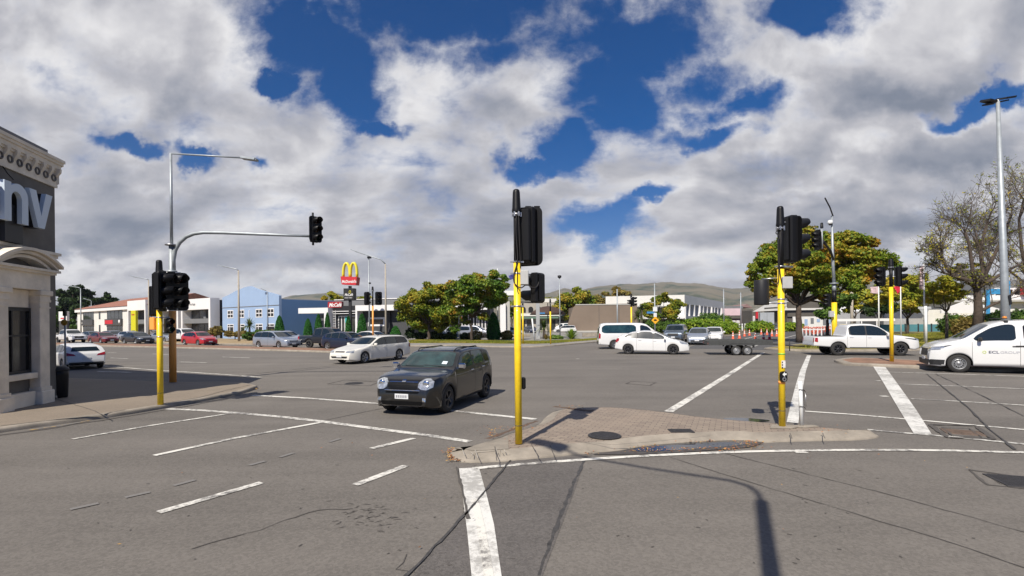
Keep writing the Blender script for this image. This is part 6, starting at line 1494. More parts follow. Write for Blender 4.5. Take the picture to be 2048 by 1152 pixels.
# corner building with cream classical trim, at the left edge
def corner_building():
    N_ = Vector((-11.75, 11.05)); C_ = Vector((-12.3, 13.35)); loc, rz, L_ = frame_at(N_, C_)
    root = thing('corner_shop_building', 'dark grey corner building with cream cornice, arched pediment and big pale letters', 'building', loc, rz)
    # local x along the chamfered front, y into the building, z up. front length about 2.36 m
    B_ = Vector((-24.0, 19.2)); inv = Matrix.Rotation(-rz, 2)
    loc2 = lambda p: tuple(inv @ (Vector(p) - N_))
    P1 = loc2(C_); P2 = loc2(B_); P3 = loc2((-27, 9)); P4 = loc2((-20, 8.4)); P0 = (0, 0)
    H = 6.42
    m = MB(); m.prism([P0, (L_, 0), P2, P3, P4], 0, H); m.build('wall', M_DKGREY, root)
    m = MB(); m.prism([(-.02, .10), (L_ - .08, .10), (P2[0] - .1, P2[1] + .2), P3, P4], H, H + .34); m.build('parapet', M_CAPM, root)
    m = MB(); y = 0
    for (z0, z1, o) in ((5.78, 5.86, .045), (5.86, 6.22, .03), (6.22, 6.28, .07), (6.28, 6.40, .10), (6.40, 6.47, .135), (6.47, 6.55, .165)):
        m.box((-.3, -o, z0), (L_ + o, .0 + .001, z1))
    m.build('cornice', M_CREAM, root)
    for i in range(8):
        x = -.065 + i * .31
        if i > 0: m = MB(); m.prism([(-.03, 6.28), (-.12, 6.28), (-.115, 6.18), (-.075, 6.10), (-.03, 6.04)], x - .04, x + .04, 'yz'); m.box((x - .055, -.125, 6.22), (x + .055, -.03, 6.279)); m.build('bracket', M_CREAM, root)
        xr = x + .155; R_ = .072
        if xr < L_ - .05: m = MB(); pts = [(xr + R_ * math.cos(a * .5236), -.045, 6.02 + R_ * 1.1 * math.sin(a * .5236)) for a in range(13)]; m.tube(pts, .022, 6, cap=False); m.build('rosette', M_DKGREY, root)
    m = MB(); x = L_ - .02; m.prism([(-.03, 6.28), (-.16, 6.28), (-.15, 6.18), (-.09, 6.10), (-.03, 6.04)], x - .04, x + .04, 'yz'); m.build('bracket', M_CREAM, root)
    def letter(P, x, z, name):
        m = MB(); m.prism([(x + a, z + b) for a, b in P], -.34, -.24, 'xz'); o = m.build(name, M_LETT, root)
        m = MB(); m.prism([(x + a, z + b) for a, b in P], -.239, -.03, 'xz'); m.build('letter_side', M_FRAMEB, o)
    th = .21
    n_ = [(0, 0), (0, .90), (th, .90), (th, .83)]
    for i in range(0, 11): a = math.radians(118 - 118 * i / 10); n_.append((.44 + .31 * math.cos(a), .60 + .31 * math.sin(a)))
    n_ += [(.75, 0), (.75 - th, 0)]
    for i in range(0, 11): a = math.radians(180 * i / 10); n_.append(((.54 + th) / 2 + (.54 - th) / 2 * math.cos(a), .545 + .17 * math.sin(a)))
    n_ += [(th, 0)]
    letter(n_, .05, 4.47, 'letter_n')
    letter([(0, .90), (.24, .90), (.415, .30), (.59, .90), (.83, .90), (.53, 0), (.30, 0)], .84, 4.49, 'letter_v')
    part(root, 'letter_board', M_FRAMEB, ((-.2, -.23, 4.62), (-.02, -.02, 5.3)), ((.28, -.2, 4.02), (.84, -.02, 4.9)), ((.9, -.2, 4.6), (1.5, -.02, 5.1)))
    m = MB(); m.tube([(.5, -.03, 5.78), (.5, -.12, 5.62), (.65, -.14, 5.52)], .012, 6); m.build('cable', M_CAB, root); m = MB(); m.tube([(.1, -.03, 4.5), (.1, -.04, 4.02)], .012, 6); m.build('cable', M_CAB, root)
    # string course
    part(root, 'string_course', M_CREAM, ((-.3, -.10, 3.94), (L_ + .08, .002, 4.01)), ((-.3, -.05, 3.86), (L_ + .03, .002, 3.94)), ((.28, -.12, 3.74), (.42, .002, 3.86)))
    # entablature, arched pediment, pilasters, window bay
    x0, x1 = -.06, 1.72
    part(root, 'entablature', M_CREAM, ((x0 - .1, -.26, 2.95), (x1 - .02, .001, 3.36)), ((x0 - .2, -.34, 3.36), (x1 + .09, .001, 3.42)), ((x0 - .24, -.40, 3.42), (x1 + .16, .001, 3.48)))
    m = MB(); cx = (x0 + x1) / 2; hw_ = (x1 - x0) / 2 + .20; rise = .34; n = 20
    def arch(f, zoff, y0, y1, thk):
        up = []; lo = []
        for i in range(n + 1):
            t = -1 + 2 * i / n; z = 3.48 + rise * f * (1 - t * t); up.append((cx + hw_ * f * t, z + zoff + thk)); lo.append((cx + hw_ * f * t, z + zoff))
        m.prism(up + lo[::-1], y0, y1, 'xz')
    arch(1.0, .05, -.44, 0, .07); arch(.95, -.01, -.36, 0, .065); arch(.86, -.07, -.28, 0, .07)
    m.build('pediment', M_CREAM, root)
    for (a, b) in ((x0, x0 + .36), (x1 - .38, x1 - .02)):
        m = MB(); m.box((a, -.24, .50), (b, .001, 2.68), 0, .012); m.box((a - .06, -.31, 0), (b + .06, .001, .42), 0, .02); m.box((a - .02, -.27, .42), (b + .02, .001, .51), 0, .01)
        m.box((a - .02, -.262, 2.66), (b + .02, .001, 2.72)); m.box((a - .01, -.25, 2.72), (b + .01, .001, 2.82)); m.box((a - .05, -.30, 2.82), (b + .05, .001, 2.95), 0, .015); m.box((a - .01, -.255, 2.50), (b + .01, .001, 2.54)); m.build('pilaster', M_CREAM, root)
    part(root, 'plinth', M_CREAM, ((x0 + .43, -.18, 0), (x1 - .45, .001, .44)), ch=.01)
    part(root, 'sill', M_CREAM, ((x0 + .37, -.20, .76), (x1 - .39, .001, .90)), ch=.01)
    o = part(root, 'window', M_FRAMEB, ((x0 + .38, -.06, .90), (x0 + .44, .0, 2.50)), ((x1 - .46, -.06, .90), (x1 - .40, .0, 2.50)), ((x0 + .44, -.06, .90), (x1 - .46, .0, .97)), ((x0 + .44, -.06, 2.42), (x1 - .46, .0, 2.50)), ((x0 + .75, -.05, .97), (x0 + .79, .0, 2.42)), ((x0 + .44, -.05, 1.8), (x1 - .46, .0, 1.84)))
    g = MB(); g.box((x0 + .42, -.02, .94), (x1 - .44, .002, 2.45)); g.build('pane', M_DKWIN, o)
    part(root, 'fascia_panel', M_CREAM, ((x0 + .42, -.04, 2.51), (x1 - .44, .003, 2.94)))
    part(root, 'upper_window', M_FRAMEB, ((.45, -.04, 4.03), (1.0, .003, 4.6)))
    # the other visible return has a plain base band
    d = Vector(P2) - Vector((L_, 0)); ln = d.length; a = math.atan2(d.y, d.x)
    m = MB(); m.box((0, -.06, 0), (ln, 0, .45)); m.box((0, -.10, 5.9), (ln, 0, 6.40)); m.box((0, -.2, 6.40), (ln, 0, 6.5)); o = m.build('side_band', M_CREAM, root, (L_, 0, 0)); o.rotation_euler = (0, 0, a)
corner_building()

# --- the row on the far side of the main road; street line
def SL(t): return Vector((-79 + 28 * t, 103 - 19 * t))
def t_at(px, yref=653):
    k = (px - 1024) / FOC; return (79 + 103 * k) / (28 + 19 * k)
def shops():
    a, b = SL(t_at(155)), SL(t_at(298)); loc, rz, L_ = frame_at(a, b)
    root = thing('shop_building', 'two-storey white shop building with a red tiled roof at far left', 'building', loc, rz); root.scale = (1, 1, 1)
    Lw = L_ * .80; H = 6.5
    # wall with hipped tile roof
    part(root, 'wall', M_WHR, ((0, 0, 0), (Lw, 16, H)))
    m = MB(); e = .6; rz_ = 2.6
    vs = [(-e, -e, H), (L_ + 1, -e, H), (L_ + 1, 16 + e, H), (-e, 16 + e, H), (9, 8, H + rz_), (L_ + 1, 8, H + rz_)]; m.add(vs, [(0, 1, 5, 4), (1, 2, 5), (2, 3, 4, 5), (3, 0, 4), (0, 3, 2, 1)]); m.build('roof', M_TILE, root)
    part(root, 'eaves_band', M_WHF, ((-.3, -.45, H - .75), (Lw, -.002, H - .02)))
    bays = [(.10, .27), (.47, .68)]
    for i, (u0, u1) in enumerate(bays):
        x0, x1 = L_ * u0, L_ * u1
        window(root, x0, x1, 3.9, 5.7, 0, M_DGW, M_SHOPG, .08, (.25, .5, .75)); window(root, x0 - .1, x1 + .1, .1, 2.4, 0, M_DGW, M_SHOPG, .1, (.33, .66), name='shopfront')
        o = part(root, 'shop_sign', M_DGW, ((x0 - .5, -.35, 2.5), (x1 + .2, -.045, 3.85)), label=('dark sign board with white lettering' if i == 0 else 'dark sign board with a red panel'))
        if i == 1: part(root, 'sign_panel', M_REDS, ((x0 - .2, -.40, 2.75), (x0 + (x1 - x0) * .5, -.355, 3.6))); m = MB(); m.lathe([(.001, -.40), (.42, -.40), (.42, -.36)], c=(x1 - .8, 0, 3.2), axis='y', n=18); m.build('sign_disc', M_WHF, root)
        else: part(root, 'sign_panel', M_WHF, ((x0 - .4, -.40, 2.9), (x0 + .6, -.355, 3.3)))
        if i == 1: text_part('sign_lettering', 'hammer', M_WHF, root, (x0, -.41, 3.0), .55, (math.radians(90), 0, 0), .005, .01, 1.0) if 0 else None
    for u in (.36, .755):
        window(root, L_ * u - .5, L_ * u + .5, 3.9, 5.6, 0, M_DGW, M_SHOPG, .07); window(root, L_ * u - .5, L_ * u + .5, .7, 2.6, 0, M_DGW, M_SHOPG, .07)
    # recessed white-framed end bay
    part(root, 'end_bay', M_WHF, ((Lw, -.8, 5.4), (L_ + .6, 2, 7.4)), ((Lw - .02, -.8, 0), (Lw + .5, 2, 5.4)), ((L_ + .1, -.8, 0), (L_ + .6, 2, 5.4)))
    part(root, 'balcony_band', M_GREYW, ((Lw + .5, -.6, 2.7), (L_ + .1, 0, 3.5)))
    part(root, 'end_wall', M_DGW, ((Lw + .5, 1, 0), (L_ + .1, 14, 6.0)))
    window(root, Lw + .6, L_ - .1, .1, 2.6, 1.0, M_FRAMEB, M_SHOPG, .1, (.5,), name='shopfront')
shops()
def framed_shop(px0, px1, label, txt, H=6.75):
    a, b = SL(t_at(px0)), SL(t_at(px1)); loc, rz, L_ = frame_at(a, b); root = thing('shop_building', label, 'building', loc, rz)
    part(root, 'frame', M_WHF, ((0, -1.2, 4.9), (L_, .3, H)), ((0, -1.2, 0), (.55, .3, 4.9)), ((L_ - .6, -1.2, 0), (L_, .3, 4.9)))
    part(root, 'wall', M_DGW, ((.1, .31, 0), (L_ - .1, 12, H - .3)))
    part(root, 'floor_band', M_GREYW, ((.56, -1.0, 2.55), (L_ - .61, .30, 3.35)))
    window(root, .6, L_ - .65, 3.4, 4.85, .30, M_FRAMEB, M_SHOPG, .08, (.3, .7)); window(root, .6, L_ - .65, .1, 2.5, .30, M_FRAMEB, M_SHOPG, .1, (.25, .5, .75), name='shopfront')
    part(root, 'side_fin', M_GREYW, ((L_ * .55, -.1, 3.4), (L_ * .62, .29, 4.85)))
    if txt: text_part('sign_lettering', txt, M_GREYW, root, (L_ * .22, -1.215, 5.65), .62, (math.radians(90), 0, 0), .004, .005)
    return root
framed_shop(331, 371, 'dark glazed shop with steel balconies right behind the yellow signal poles', None, 5.9)
framed_shop(377, 436, 'white-framed two-storey shop with dark glazing left of the blue building', 'Barrells & Co' if 0 else 'the Heritage', 6.75)
# yellow and grey pylons before the shops
p = XG(269, 92); root = thing('sign_pylon', 'bright yellow sign pylon in front of the white shops', 'sign', (p.x, p.y, .1), rz=-.5); k = 990 / 92
part(root, 'pylon', M_YELS, ((-.85, -.2, .8), (.85, .2, 5.0)), ch=.02); part(root, 'base', M_FRAMEB, ((-.8, -.18, 0), (.8, .18, .8)))
text_part('pylon_lettering', 'ftwire', M_REDS, root, (-.55, -.215, 4.1), .45, (math.radians(90), 0, 0), .003, .01); part(root, 'pylon_panel', M_FRAMEB, ((-.6, -.215, 1.0), (.6, -.202, 1.3)))
p = XG(129, 100); root = thing('sign_pylon', 'grey and white sign board standing by the hedge at far left', 'sign', (p.x, p.y, .1), rz=-.3)
part(root, 'pylon', M_DGW, ((-1.3, -.2, 0), (1.1, .2, 3.3)), ch=.02); part(root, 'sign_panel', M_WHF, ((-1.3, -.24, 3.3), (1.1, .24, 5.2)), ch=.02); part(root, 'sign_stripe', M_REDS, ((-.7, -.26, 3.7), (.9, -.245, 3.95)))

def blue_building():
    a, b = SL(t_at(445)), SL(t_at(558.5)); loc, rz, L_ = frame_at(a, b); root = thing('blue_building', 'light blue two-storey building with a low gable and white windows', 'building', loc, rz)
    H = 6.15
    m = MB(); m.prism([(0, 0), (L_, 0), (L_, H + .3), (L_ * .84, H + .85), (L_ * .65, H + 1.45), (L_ * .52, H + 2.05), (L_ * .44, H + 2.0), (L_ * .27, H + 1.55), (L_ * .12, H + .95), (0, H + .6)], 0, .4, 'xz'); m.build('facade', M_BLUEL, root)
    part(root, 'side_wall', M_BLUED, ((L_ - .4, .41, 0), (L_, 34, H - .25)), ((0, .41, 0), (.3, 34, H - .1)))
    part(root, 'roof', M_LROOF, ((.2, .42, H - .3), (L_ - .3, 33, H - .12)))
    part(root, 'string_line', M_GREYW, ((0, -.05, 5.0), (L_, -.001, 5.1)))
    u = lambda px: (SL(t_at(px)) - a).length
    for (x0, x1) in ((455.5, 467), (477, 489), (512, 525), (535, 548.5)):
        window(root, u(x0), u(x1), 3.3, 4.6, 0, M_WHF, M_DKWIN, .13, (.5,), (.5,)); window(root, u(x0) - .05, u(x1) + .1, .2, 2.35, 0, M_WHF, M_DKWIN, .12, (.38,), (.80,))
    part(root, 'down_pipe', M_WHF, ((u(499), -.1, 3.3), (u(499) + .1, -.001, 4.5)))
    part(root, 'poster', M_FRAMEB, ((u(534), -.12, .4), (u(549), -.06, 1.9))); m = MB(); m.prism([(u(536), .8), (u(536), 1.5), (u(543), 1.15)], -.14, -.122, 'xz'); m.build('poster_mark', M_REDS, root)
blue_building()

def restaurant():
    Yd = 68; a = XG(608, Yd + 3); b = XG(818, Yd - 1); loc, rz, L_ = frame_at(a, b); root = thing('restaurant_building', 'low charcoal restaurant with white canopies and a small red cafe sign', 'building', loc, rz)
    u = lambda px: L_ * (px - 608) / 210.0; z = lambda py, px=700: HZ(px, py, Yd)
    part(root, 'wall', M_DGW, ((u(660), .5, 0), (u(820), 22, z(612)))); part(root, 'back_wall', M_GREYW, ((u(612), 3.0, 0), (u(659), 20, z(626))))
    part(root, 'parapet', M_GREYW, ((u(662), 1.2, z(611)), (u(815) + .2, 20, z(598)))); part(root, 'parapet_cap', M_WHF, ((u(662), 1.1, z(598)), (u(816) + .3, 20.1, z(596.5))))
    part(root, 'canopy', M_WHF, ((u(608), -1.2, z(626, 640)), (u(661), 2.6, z(615, 640))), ((u(661), -1.2, 0), (u(669), 2.6, z(615, 640))), label='white canopy beam turning down into a wide leg')
    part(root, 'canopy', M_WHF, ((u(722), -1.0, z(622)), (u(796), .45, z(611))), ((u(722), -1.0, 0.0), (u(725.5), .45, z(622))), label='white fascia over the entrance')
    part(root, 'dark_fascia', M_FRAMEB, ((u(670), -.1, z(621)), (u(721), .45, z(611)))); part(root, 'fascia_line', M_WHF, ((u(670), -.2, z(622.5)), (u(721), -.11, z(621.2)))) ; part(root, 'fascia_line', M_WHF, ((u(670), -.2, z(627)), (u(721), .40, z(626))))
    window(root, u(676), u(696), .1, z(631), .45, M_WHF, M_SHOPG, .10, (.33, .66), name='entrance'); window(root, u(701), u(721), .1, z(631), .45, M_WHF, M_SHOPG, .10, (.5,), name='entrance')
    part(root, 'window_poster', mat('poster_teal', (.03, .30, .30), .5), ((u(690), .36, z(645)), (u(695), .40, z(633)))); part(root, 'window_poster', MATS['poster_teal'], ((u(713.5), .36, z(645)), (u(719), .40, z(633))))
    window(root, u(736), u(769), z(653), z(635), .45, M_WHF, M_DKWIN, .26); part(root, 'louvre', M_GREYW, *[((u(620), 2.7, z(628.5 + 1.6 * i)), (u(659), 2.95, z(628 + 1.6 * i + .9))) for i in range(4)])
    part(root, 'white_rail', M_WHF, ((u(619), 2.4, z(640)), (u(658), 2.6, z(635)))); part(root, 'ladder_frame', M_WHF, *[((u(671), -.3, z(632 + 5 * i)), (u(676), -.2, z(631.3 + 5 * i))) for i in range(6)], ((u(670.5), -.3, 0), (u(671), -.2, z(620))), ((u(676), -.3, 0), (u(676.5), -.2, z(620))))
    part(root, 'side_gate', M_BLUED, ((u(602), 1.0, 0), (u(610), 1.3, z(646)))); part(root, 'down_pipe', M_FRAMEB, ((u(778), .2, 0), (u(781), .49, z(624))))
    # red cafe sign on the parapet
    part(root, 'cafe_sign', M_REDD, ((u(660), -.2, z(614)), (u(688), .3, z(602)))); text_part('sign_lettering', 'McCafé', M_WHF, root, (u(662.5), -.215, z(612)), .72, (math.radians(90), 0, 0), .004, .02, .88, shear=.3)
    # right wing under the trees: glazed entrance, white beam, end pillar
    Yr = 74; a2 = XG(820, Yr); b2 = XG(1012, Yr); l2, r2, L2 = frame_at(a2, b2); rt = thing('restaurant_wing', 'low glazed wing with a white beam and a red-topped white pillar behind the oaks', 'building', l2, r2)
    v = lambda px: L2 * (px - 820) / 192.0; zz = lambda py: HZ(920, py, Yr)
    part(rt, 'wall', M_DGW, ((0, 1.0, 0), (v(980), 16, zz(612)))); part(rt, 'beam', M_WHF, ((v(830), -.8, zz(620)), (v(975), .98, zz(608)))); part(rt, 'low_beam', M_WHF, ((v(865), -.8, zz(654)), (v(960), -.6, zz(651))))
    for i in range(4): window(rt, v(905 + i * 17), v(920 + i * 17), .1, zz(626), .95, M_WHF, M_SHOPG, .14, (.5,), name='glazed_door')
    part(rt, 'pillar', M_WHF, ((v(1001), -1.5, .1), (v(1012), -.2, zz(608)))); part(rt, 'pillar_top', M_REDS, ((v(1001.5), -1.45, zz(608)), (v(1009), -.3, zz(598)))); part(rt, 'side_wall', M_LROOF, ((v(1012.5), -1.0, .1), (v(1020), 6, zz(604))))
    part(rt, 'handrail', M_WHF, ((v(950), -3, zz(657)), (v(990), -2.9, zz(656)))); part(rt, 'red_poster', M_REDS, ((v(918), -.9, zz(640)), (v(925), -.82, zz(633))))
restaurant()
def arches_sign():
    Yd = 62; p = XG(702, Yd); k = 990 / Yd; root = thing('restaurant_sign', 'tall black pylon with yellow double arches over a red name board', 'sign', (p.x, p.y, 0), -.16)
    X = lambda px: (px - 702) / k; z = lambda py: HZ(702, py, Yd)
    part(root, 'pylon', M_FRAMEB, ((X(698.5), -.14, 0), (X(703.5), .14, z(572)))); part(root, 'cafe_board', M_FRAMEB, ((X(690), -.42, z(600)), (X(712), .30, z(577))), ch=.03)
    m = MB(); m.prism([(X(684.5), z(553)), (X(719), z(555)), (X(717), z(571)), (X(687), z(569))], -.45, .45, 'xz'); m.build('name_board', M_REDS, root)
    for c0 in (693.8, 709.2):
        pts = []
        for i in range(25):
            t = PI * i / 24; pts.append((X(c0) - .44 * math.cos(t), 0, z(556) + 1.85 * (math.sin(t) ** .62)))
        m = MB(); m.tube(pts, .165, 10); o = m.build('arch', M_GOLD, root); o.scale = (1, 1.4, 1)
    text_part('name_lettering', "McDonald's", M_WHF, root, (X(687.8), -.46, z(566.2)), .50, (math.radians(90), 0, 0), .004, .012, .80)
    text_part('name_lettering', 'McCafé', M_WHF, root, (X(692.5), -.43, z(592)), .44, (math.radians(90), 0, 0), .004, .008, .80, shear=.3)
    m = MB(); pts = [(X(704) + .13 * math.cos(a * .5236), -.43, z(584.5) + .17 * math.sin(a * .5236)) for a in range(13)]; m.tube(pts, .03, 6, cap=False); m.build('ring_logo', M_GOLD, root); text_part('drive_lettering', 'DRIVE THRU', M_WHF, root, (X(692.5), -.43, z(597)), .2, (math.radians(90), 0, 0), .003, .0, .9)
arches_sign()

# behind: arched beige building, brown wall, white office, shops
def arched_building():
    Yd = 128; a = XG(1012, Yd); b = XG(1215, Yd); loc, rz, L_ = frame_at(a, b); root = thing('arcade_building', 'pale beige two-storey building with rows of arched windows behind the parasol', 'building', loc, rz)
    u = lambda px: L_ * (px - 1012) / 203.0; z = lambda py: HZ(1090, py, Yd)
    part(root, 'wall', M_BEIGE, ((u(1028), 0, 0), (u(1175), 14, z(604)))); part(root, 'white_top', M_WHF, ((u(1010), -.6, z(590)), (u(1055), 10, z(581)))); part(root, 'band', M_WHR, ((u(1028), -.3, z(632)), (u(1175), -.01, z(627)))); part(root, 'roof_step', M_WHR, ((u(1085), .5, z(604)), (u(1130), 10, z(597))))
    for px in (1047, 1062, 1078, 1107, 1121, 1133, 1146, 1158):
        x = u(px); m = MB(); w = .62; zb, zt = z(625), z(613); P = [(x - w, zb), (x + w, zb)] + [(x + w * math.cos(math.radians(i * 15)), zt - w + w * math.sin(math.radians(i * 15)) + .0) for i in range(13)]
        m.prism(P, -.06, -.01, 'xz'); m.build('arched_window', M_DKWIN, root)
    for px in (1044, 1060, 1078, 1105, 1122, 1142, 1158): window(root, u(px) - .8, u(px) + .8, .2, z(640), 0, M_DGW, M_SHOPG, .1, name='shopfront')
    part(root, 'awning', mat('awning_green', (.12, .20, .15), .8), ((u(1040), -1.2, z(637)), (u(1165), -.01, z(634))))
    for px in (1099, 1118, 1136): part(root, 'column', M_WHR, ((u(px), -.5, 0), (u(px) + .35, -.15, z(612))))
arched_building()
def brown_wall():
    Yd = 106; a = XG(1131, Yd); b = XG(1275, Yd); loc, rz, L_ = frame_at(a, b); root = thing('brown_warehouse', 'windowless brown warehouse wall with a slanting left edge', 'building', loc, rz)
    u = lambda px: L_ * (px - 1131) / 144.0; z = lambda py: HZ(1200, py, Yd); z0 = z(661)
    m = MB(); m.prism([(u(1131), 0), (u(1275), 0), (u(1275), z(607)), (u(1240), z(607.5)), (u(1152), z(610)), (u(1147), z(615))], 0, .5, 'xz'); m.build('wall', M_BROWNW, root)
    part(root, 'coping', M_LROOF, ((u(1152), -.08, z(610)), (u(1272), .6, z(608))))
    part(root, 'body', M_BROWNW, ((u(1155), .51, 0), (u(1275), 18, z(612)))); part(root, 'panel_joint', M_DGW, *[((u(px), -.02, 0), (u(px) + .07, -.001, z(611))) for px in (1198, 1238)])
    part(root, 'base_strip', M_LROOF, ((u(1131), -.6, 0), (u(1275), -.01, z(661))))
brown_wall()
def office():
    ca = Vector(XG(1368, 108)[:2]); fa = Vector(XG(1447, 152)[:2]); la = Vector(XG(1212, 112)[:2])
    loc, rz, L_ = frame_at(ca, fa); root = thing('office_building', 'white two-storey office with a deep flat fascia and tall dark windows', 'building', loc, rz)
    H = 6.9 + 1.0
    part(root, 'fascia', M_WHR, ((0, -.2, H - 2.0), (L_, 16, H))); part(root, 'wall', M_GREYW, ((.3, .9, 0), (L_ - .3, 15, H - 2.0)))
    n = 10
    for i in range(n + 1):
        x = L_ * i / n; part(root, 'column', M_WHF, ((x - .5, -.25 if i % 3 else -.5, 0 if i % 2 == 0 else 3.2), (x + .5, .9, H - 2.001)))
        if i < n: window(root, x + .55, L_ * (i + 1) / n - .55, 3.4, H - 2.1, .85, M_WHR, M_DKWIN, .1)
    part(root, 'floor_band', M_WHR, ((0, -.3, 2.7), (L_, .89, 3.3))); part(root, 'ground_glazing', M_SHOPG, ((.4, .7, .1), (L_ - .4, .88, 2.69)))
    # left wing facing the crossing, local frame through the same root
    inv = Matrix.Rotation(-rz, 2); l2 = inv @ (la - ca); d = l2; ln = d.length; ang = math.atan2(-d.y, -d.x)
    def wing(name, m_, bx):
        m = MB()
        for a_, b_ in bx: m.box(a_, b_)
        o = m.build(name, m_, root, (d.x, d.y, 0)); o.rotation_euler = (0, 0, ang); return o
    wing('fascia', M_WHR, [((0, -.3, H - 2.4), (ln + .1, 15, H - .02)), ((0, -.1, H - 2.6), (ln, 15, H - 2.4))]); wing('wall', M_DGW, [((.2, 1.2, 0), (ln - .2, 14, H - 2.6))])
    wing('shop_canopy', M_WHF, [((ln * .35, -2.2, 2.7), (ln, 1.1, 3.6))]); wing('column', M_WHF, [((ln * .98, -1, 0), (ln, 0, H - 2.6))]); wing('column', M_WHF, [((ln * .62, -1, 3.6), (ln * .64, 0, H - 2.6))])
    o = wing('shopfront', M_SHOPG, [((.4, 1.1, .1), (ln - .5, 1.19, 2.69))])
    t = text_part('shop_lettering', 'GEM', mat('purple_lettering', (.10, .05, .28), .5), root, (0, 0, 0), .9, (0, 0, 0), .01, .02, 1.4); c, s_ = math.cos(ang), math.sin(ang); lx, ly = ln * .62, -2.23; t.location = (d.x + lx * c - ly * s_, d.y + lx * s_ + ly * c, 2.85); t.rotation_euler = (PI / 2, 0, ang)
office()
def far_shop(label, px0, px1, Yd, ytop, m_, extra=None, depth=10, name='shop_building'):
    a = XG(px0, Yd); b = XG(px1, Yd); loc, rz, L_ = frame_at(a, b); root = thing(name, label, 'building', loc, rz)
    z = lambda py: HZ((px0 + px1) / 2, py, Yd); u = lambda px: L_ * (px - px0) / (px1 - px0)
    part(root, 'wall', m_, ((0, 0, 0), (L_, depth, z(ytop))))
    if extra: extra(root, u, z, L_)
    return root
def ex1(root, u, z, L_):
    part(root, 'sign_panel', M_PINKS, ((u(1444), -.4, z(631)), (u(1481), -.01, z(617)))); part(root, 'roof', M_GREYW, ((-.3, -.2, z(617)), (L_ + .3, 10, z(612)))); part(root, 'name_band', M_DROOF, ((u(1450), -.5, z(637)), (u(1480), -.01, z(632))))
    for i in range(4): window(root, u(1449 + i * 8), u(1455 + i * 8), .2, z(641), 0, M_WHF, M_SHOPG, .25, (.5,), name='shopfront')
far_shop('dusky pink shop with a pale pink sign board right of the white office', 1443, 1484, 150, 614, M_PINKW, ex1)
def ex2(root, u, z, L_):
    m = MB(); m.prism([(0, z(614)), (L_ * .5, z(608)), (L_, z(616))], -.1, 10, 'xz'); m.build('roof', M_PINKW, root)
    part(root, 'white_gable', M_WHF, ((u(1492), -.6, z(655)), (u(1504), -.1, z(643)))); window(root, u(1485), u(1491), .2, z(634), 0, M_DGW, M_SHOPG, .2)
far_shop('brown shop with a shallow gable in the distance above the white bollards', 1483, 1506, 170, 618, M_DROOF, ex2)
def ex3(root, u, z, L_):
    part(root, 'red_panel', M_REDS, ((u(1511), -.5, z(637)), (u(1515), -.1, z(622)))); part(root, 'white_panel', M_WHF, ((u(1517), -.5, z(645)), (u(1521), -.1, z(626)))); window(root, u(1506), u(1510), .3, z(632), 0, M_WHF, M_SHOPG, .25)
far_shop('small dark shop with a red and a white panel left of the grey box truck', 1504, 1524, 160, 621, M_DROOF, ex3)
def ex4(root, u, z, L_):
    m = MB(); m.prism([(-1, z(620)), (L_ * .25, z(598)), (L_ * .95, z(598)), (L_ + 1, z(620))], 2, 14, 'xz'); m.add([(-1, -.8, z(620)), (L_ + 1, -.8, z(620)), (L_ * .95, 2, z(598)), (L_ * .1, 2, z(598))], [(0, 1, 2, 3)]); m.build('roof', M_LROOF, root)
    part(root, 'dark_band', M_DROOF, ((0, -.3, z(633)), (L_, -.01, z(603)))); part(root, 'white_fence_wall', M_WHR, ((0, -2.5, 0), (L_, -2.2, z(633))))
    for i in range(7): part(root, 'mural_patch', M_GREYW if i % 2 else M_BLUEL, ((u(1596 + i * 12), -2.56, z(650 - (i % 3) * 3)), (u(1602 + i * 12), -2.51, z(638 - (i % 2) * 2))))
far_shop('dark-banded shed with a pale pitched roof behind the big leafy tree', 1574, 1700, 112, 612, M_DROOF, ex4)
def ex5(root, u, z, L_):
    part(root, 'roof', M_LROOF, ((-1, -1, z(604)), (L_ + 1, 14, z(600)))); m = MB(); m.prism([(u(1856), z(620)), (u(1905), z(602)), (u(1968), z(618)), (u(1968), z(626)), (u(1856), z(626))], -2.6, -2.3, 'xz'); m.build('white_gable', M_WHF, root)
    part(root, 'column', M_WHF, ((u(1882), -2.5, 0), (u(1888), -2.2, z(625)))); part(root, 'blue_frame', mat('blue_frame', (.04, .25, .50), .5), ((u(1942), -2.9, z(640)), (u(1947), -2.65, z(582))), ((u(1981), -2.9, z(640)), (u(1986), -2.65, z(565))), ((u(1947), -2.9, z(590)), (u(1981), -2.65, z(580))))
    part(root, 'upper_box', M_GREYW, ((u(1990), 1, z(604)), (u(2100), 10, z(560)))); part(root, 'white_upper', M_WHF, ((u(1930), .5, z(600)), (u(2060), .99, z(590)))); window(root, u(2000), u(2060), z(595), z(575), 1.0, M_WHF, M_DKWIN, .3, (.33, .66))
    for i in range(4): window(root, u(1895 + i * 20), u(1908 + i * 20), .3, z(628), 0, M_WHF, M_DKWIN, .2, (.5,))
    part(root, 'red_sign', M_REDS, ((u(2046), -.4, z(590)), (u(2056), .4, z(575))))
far_shop('white building with a bright blue frame behind the bare trees', 1856, 2110, 82, 604, M_WHR, ex5, 14, 'motel_building')
def ex6(root, u, z, L_):
    m = MB(); m.prism([(u(1728), z(622)), (u(1742), z(609)), (u(1756), z(622))], -.5, 8, 'xz'); m.build('roof', M_WHF, root); part(root, 'veranda', M_DGW, ((0, -.3, 0), (L_, -.01, z(626))))
far_shop('small white gabled house with a dark veranda behind the yellow trees', 1720, 1765, 92, 622, M_WHR, ex6, 8, 'gabled_house')
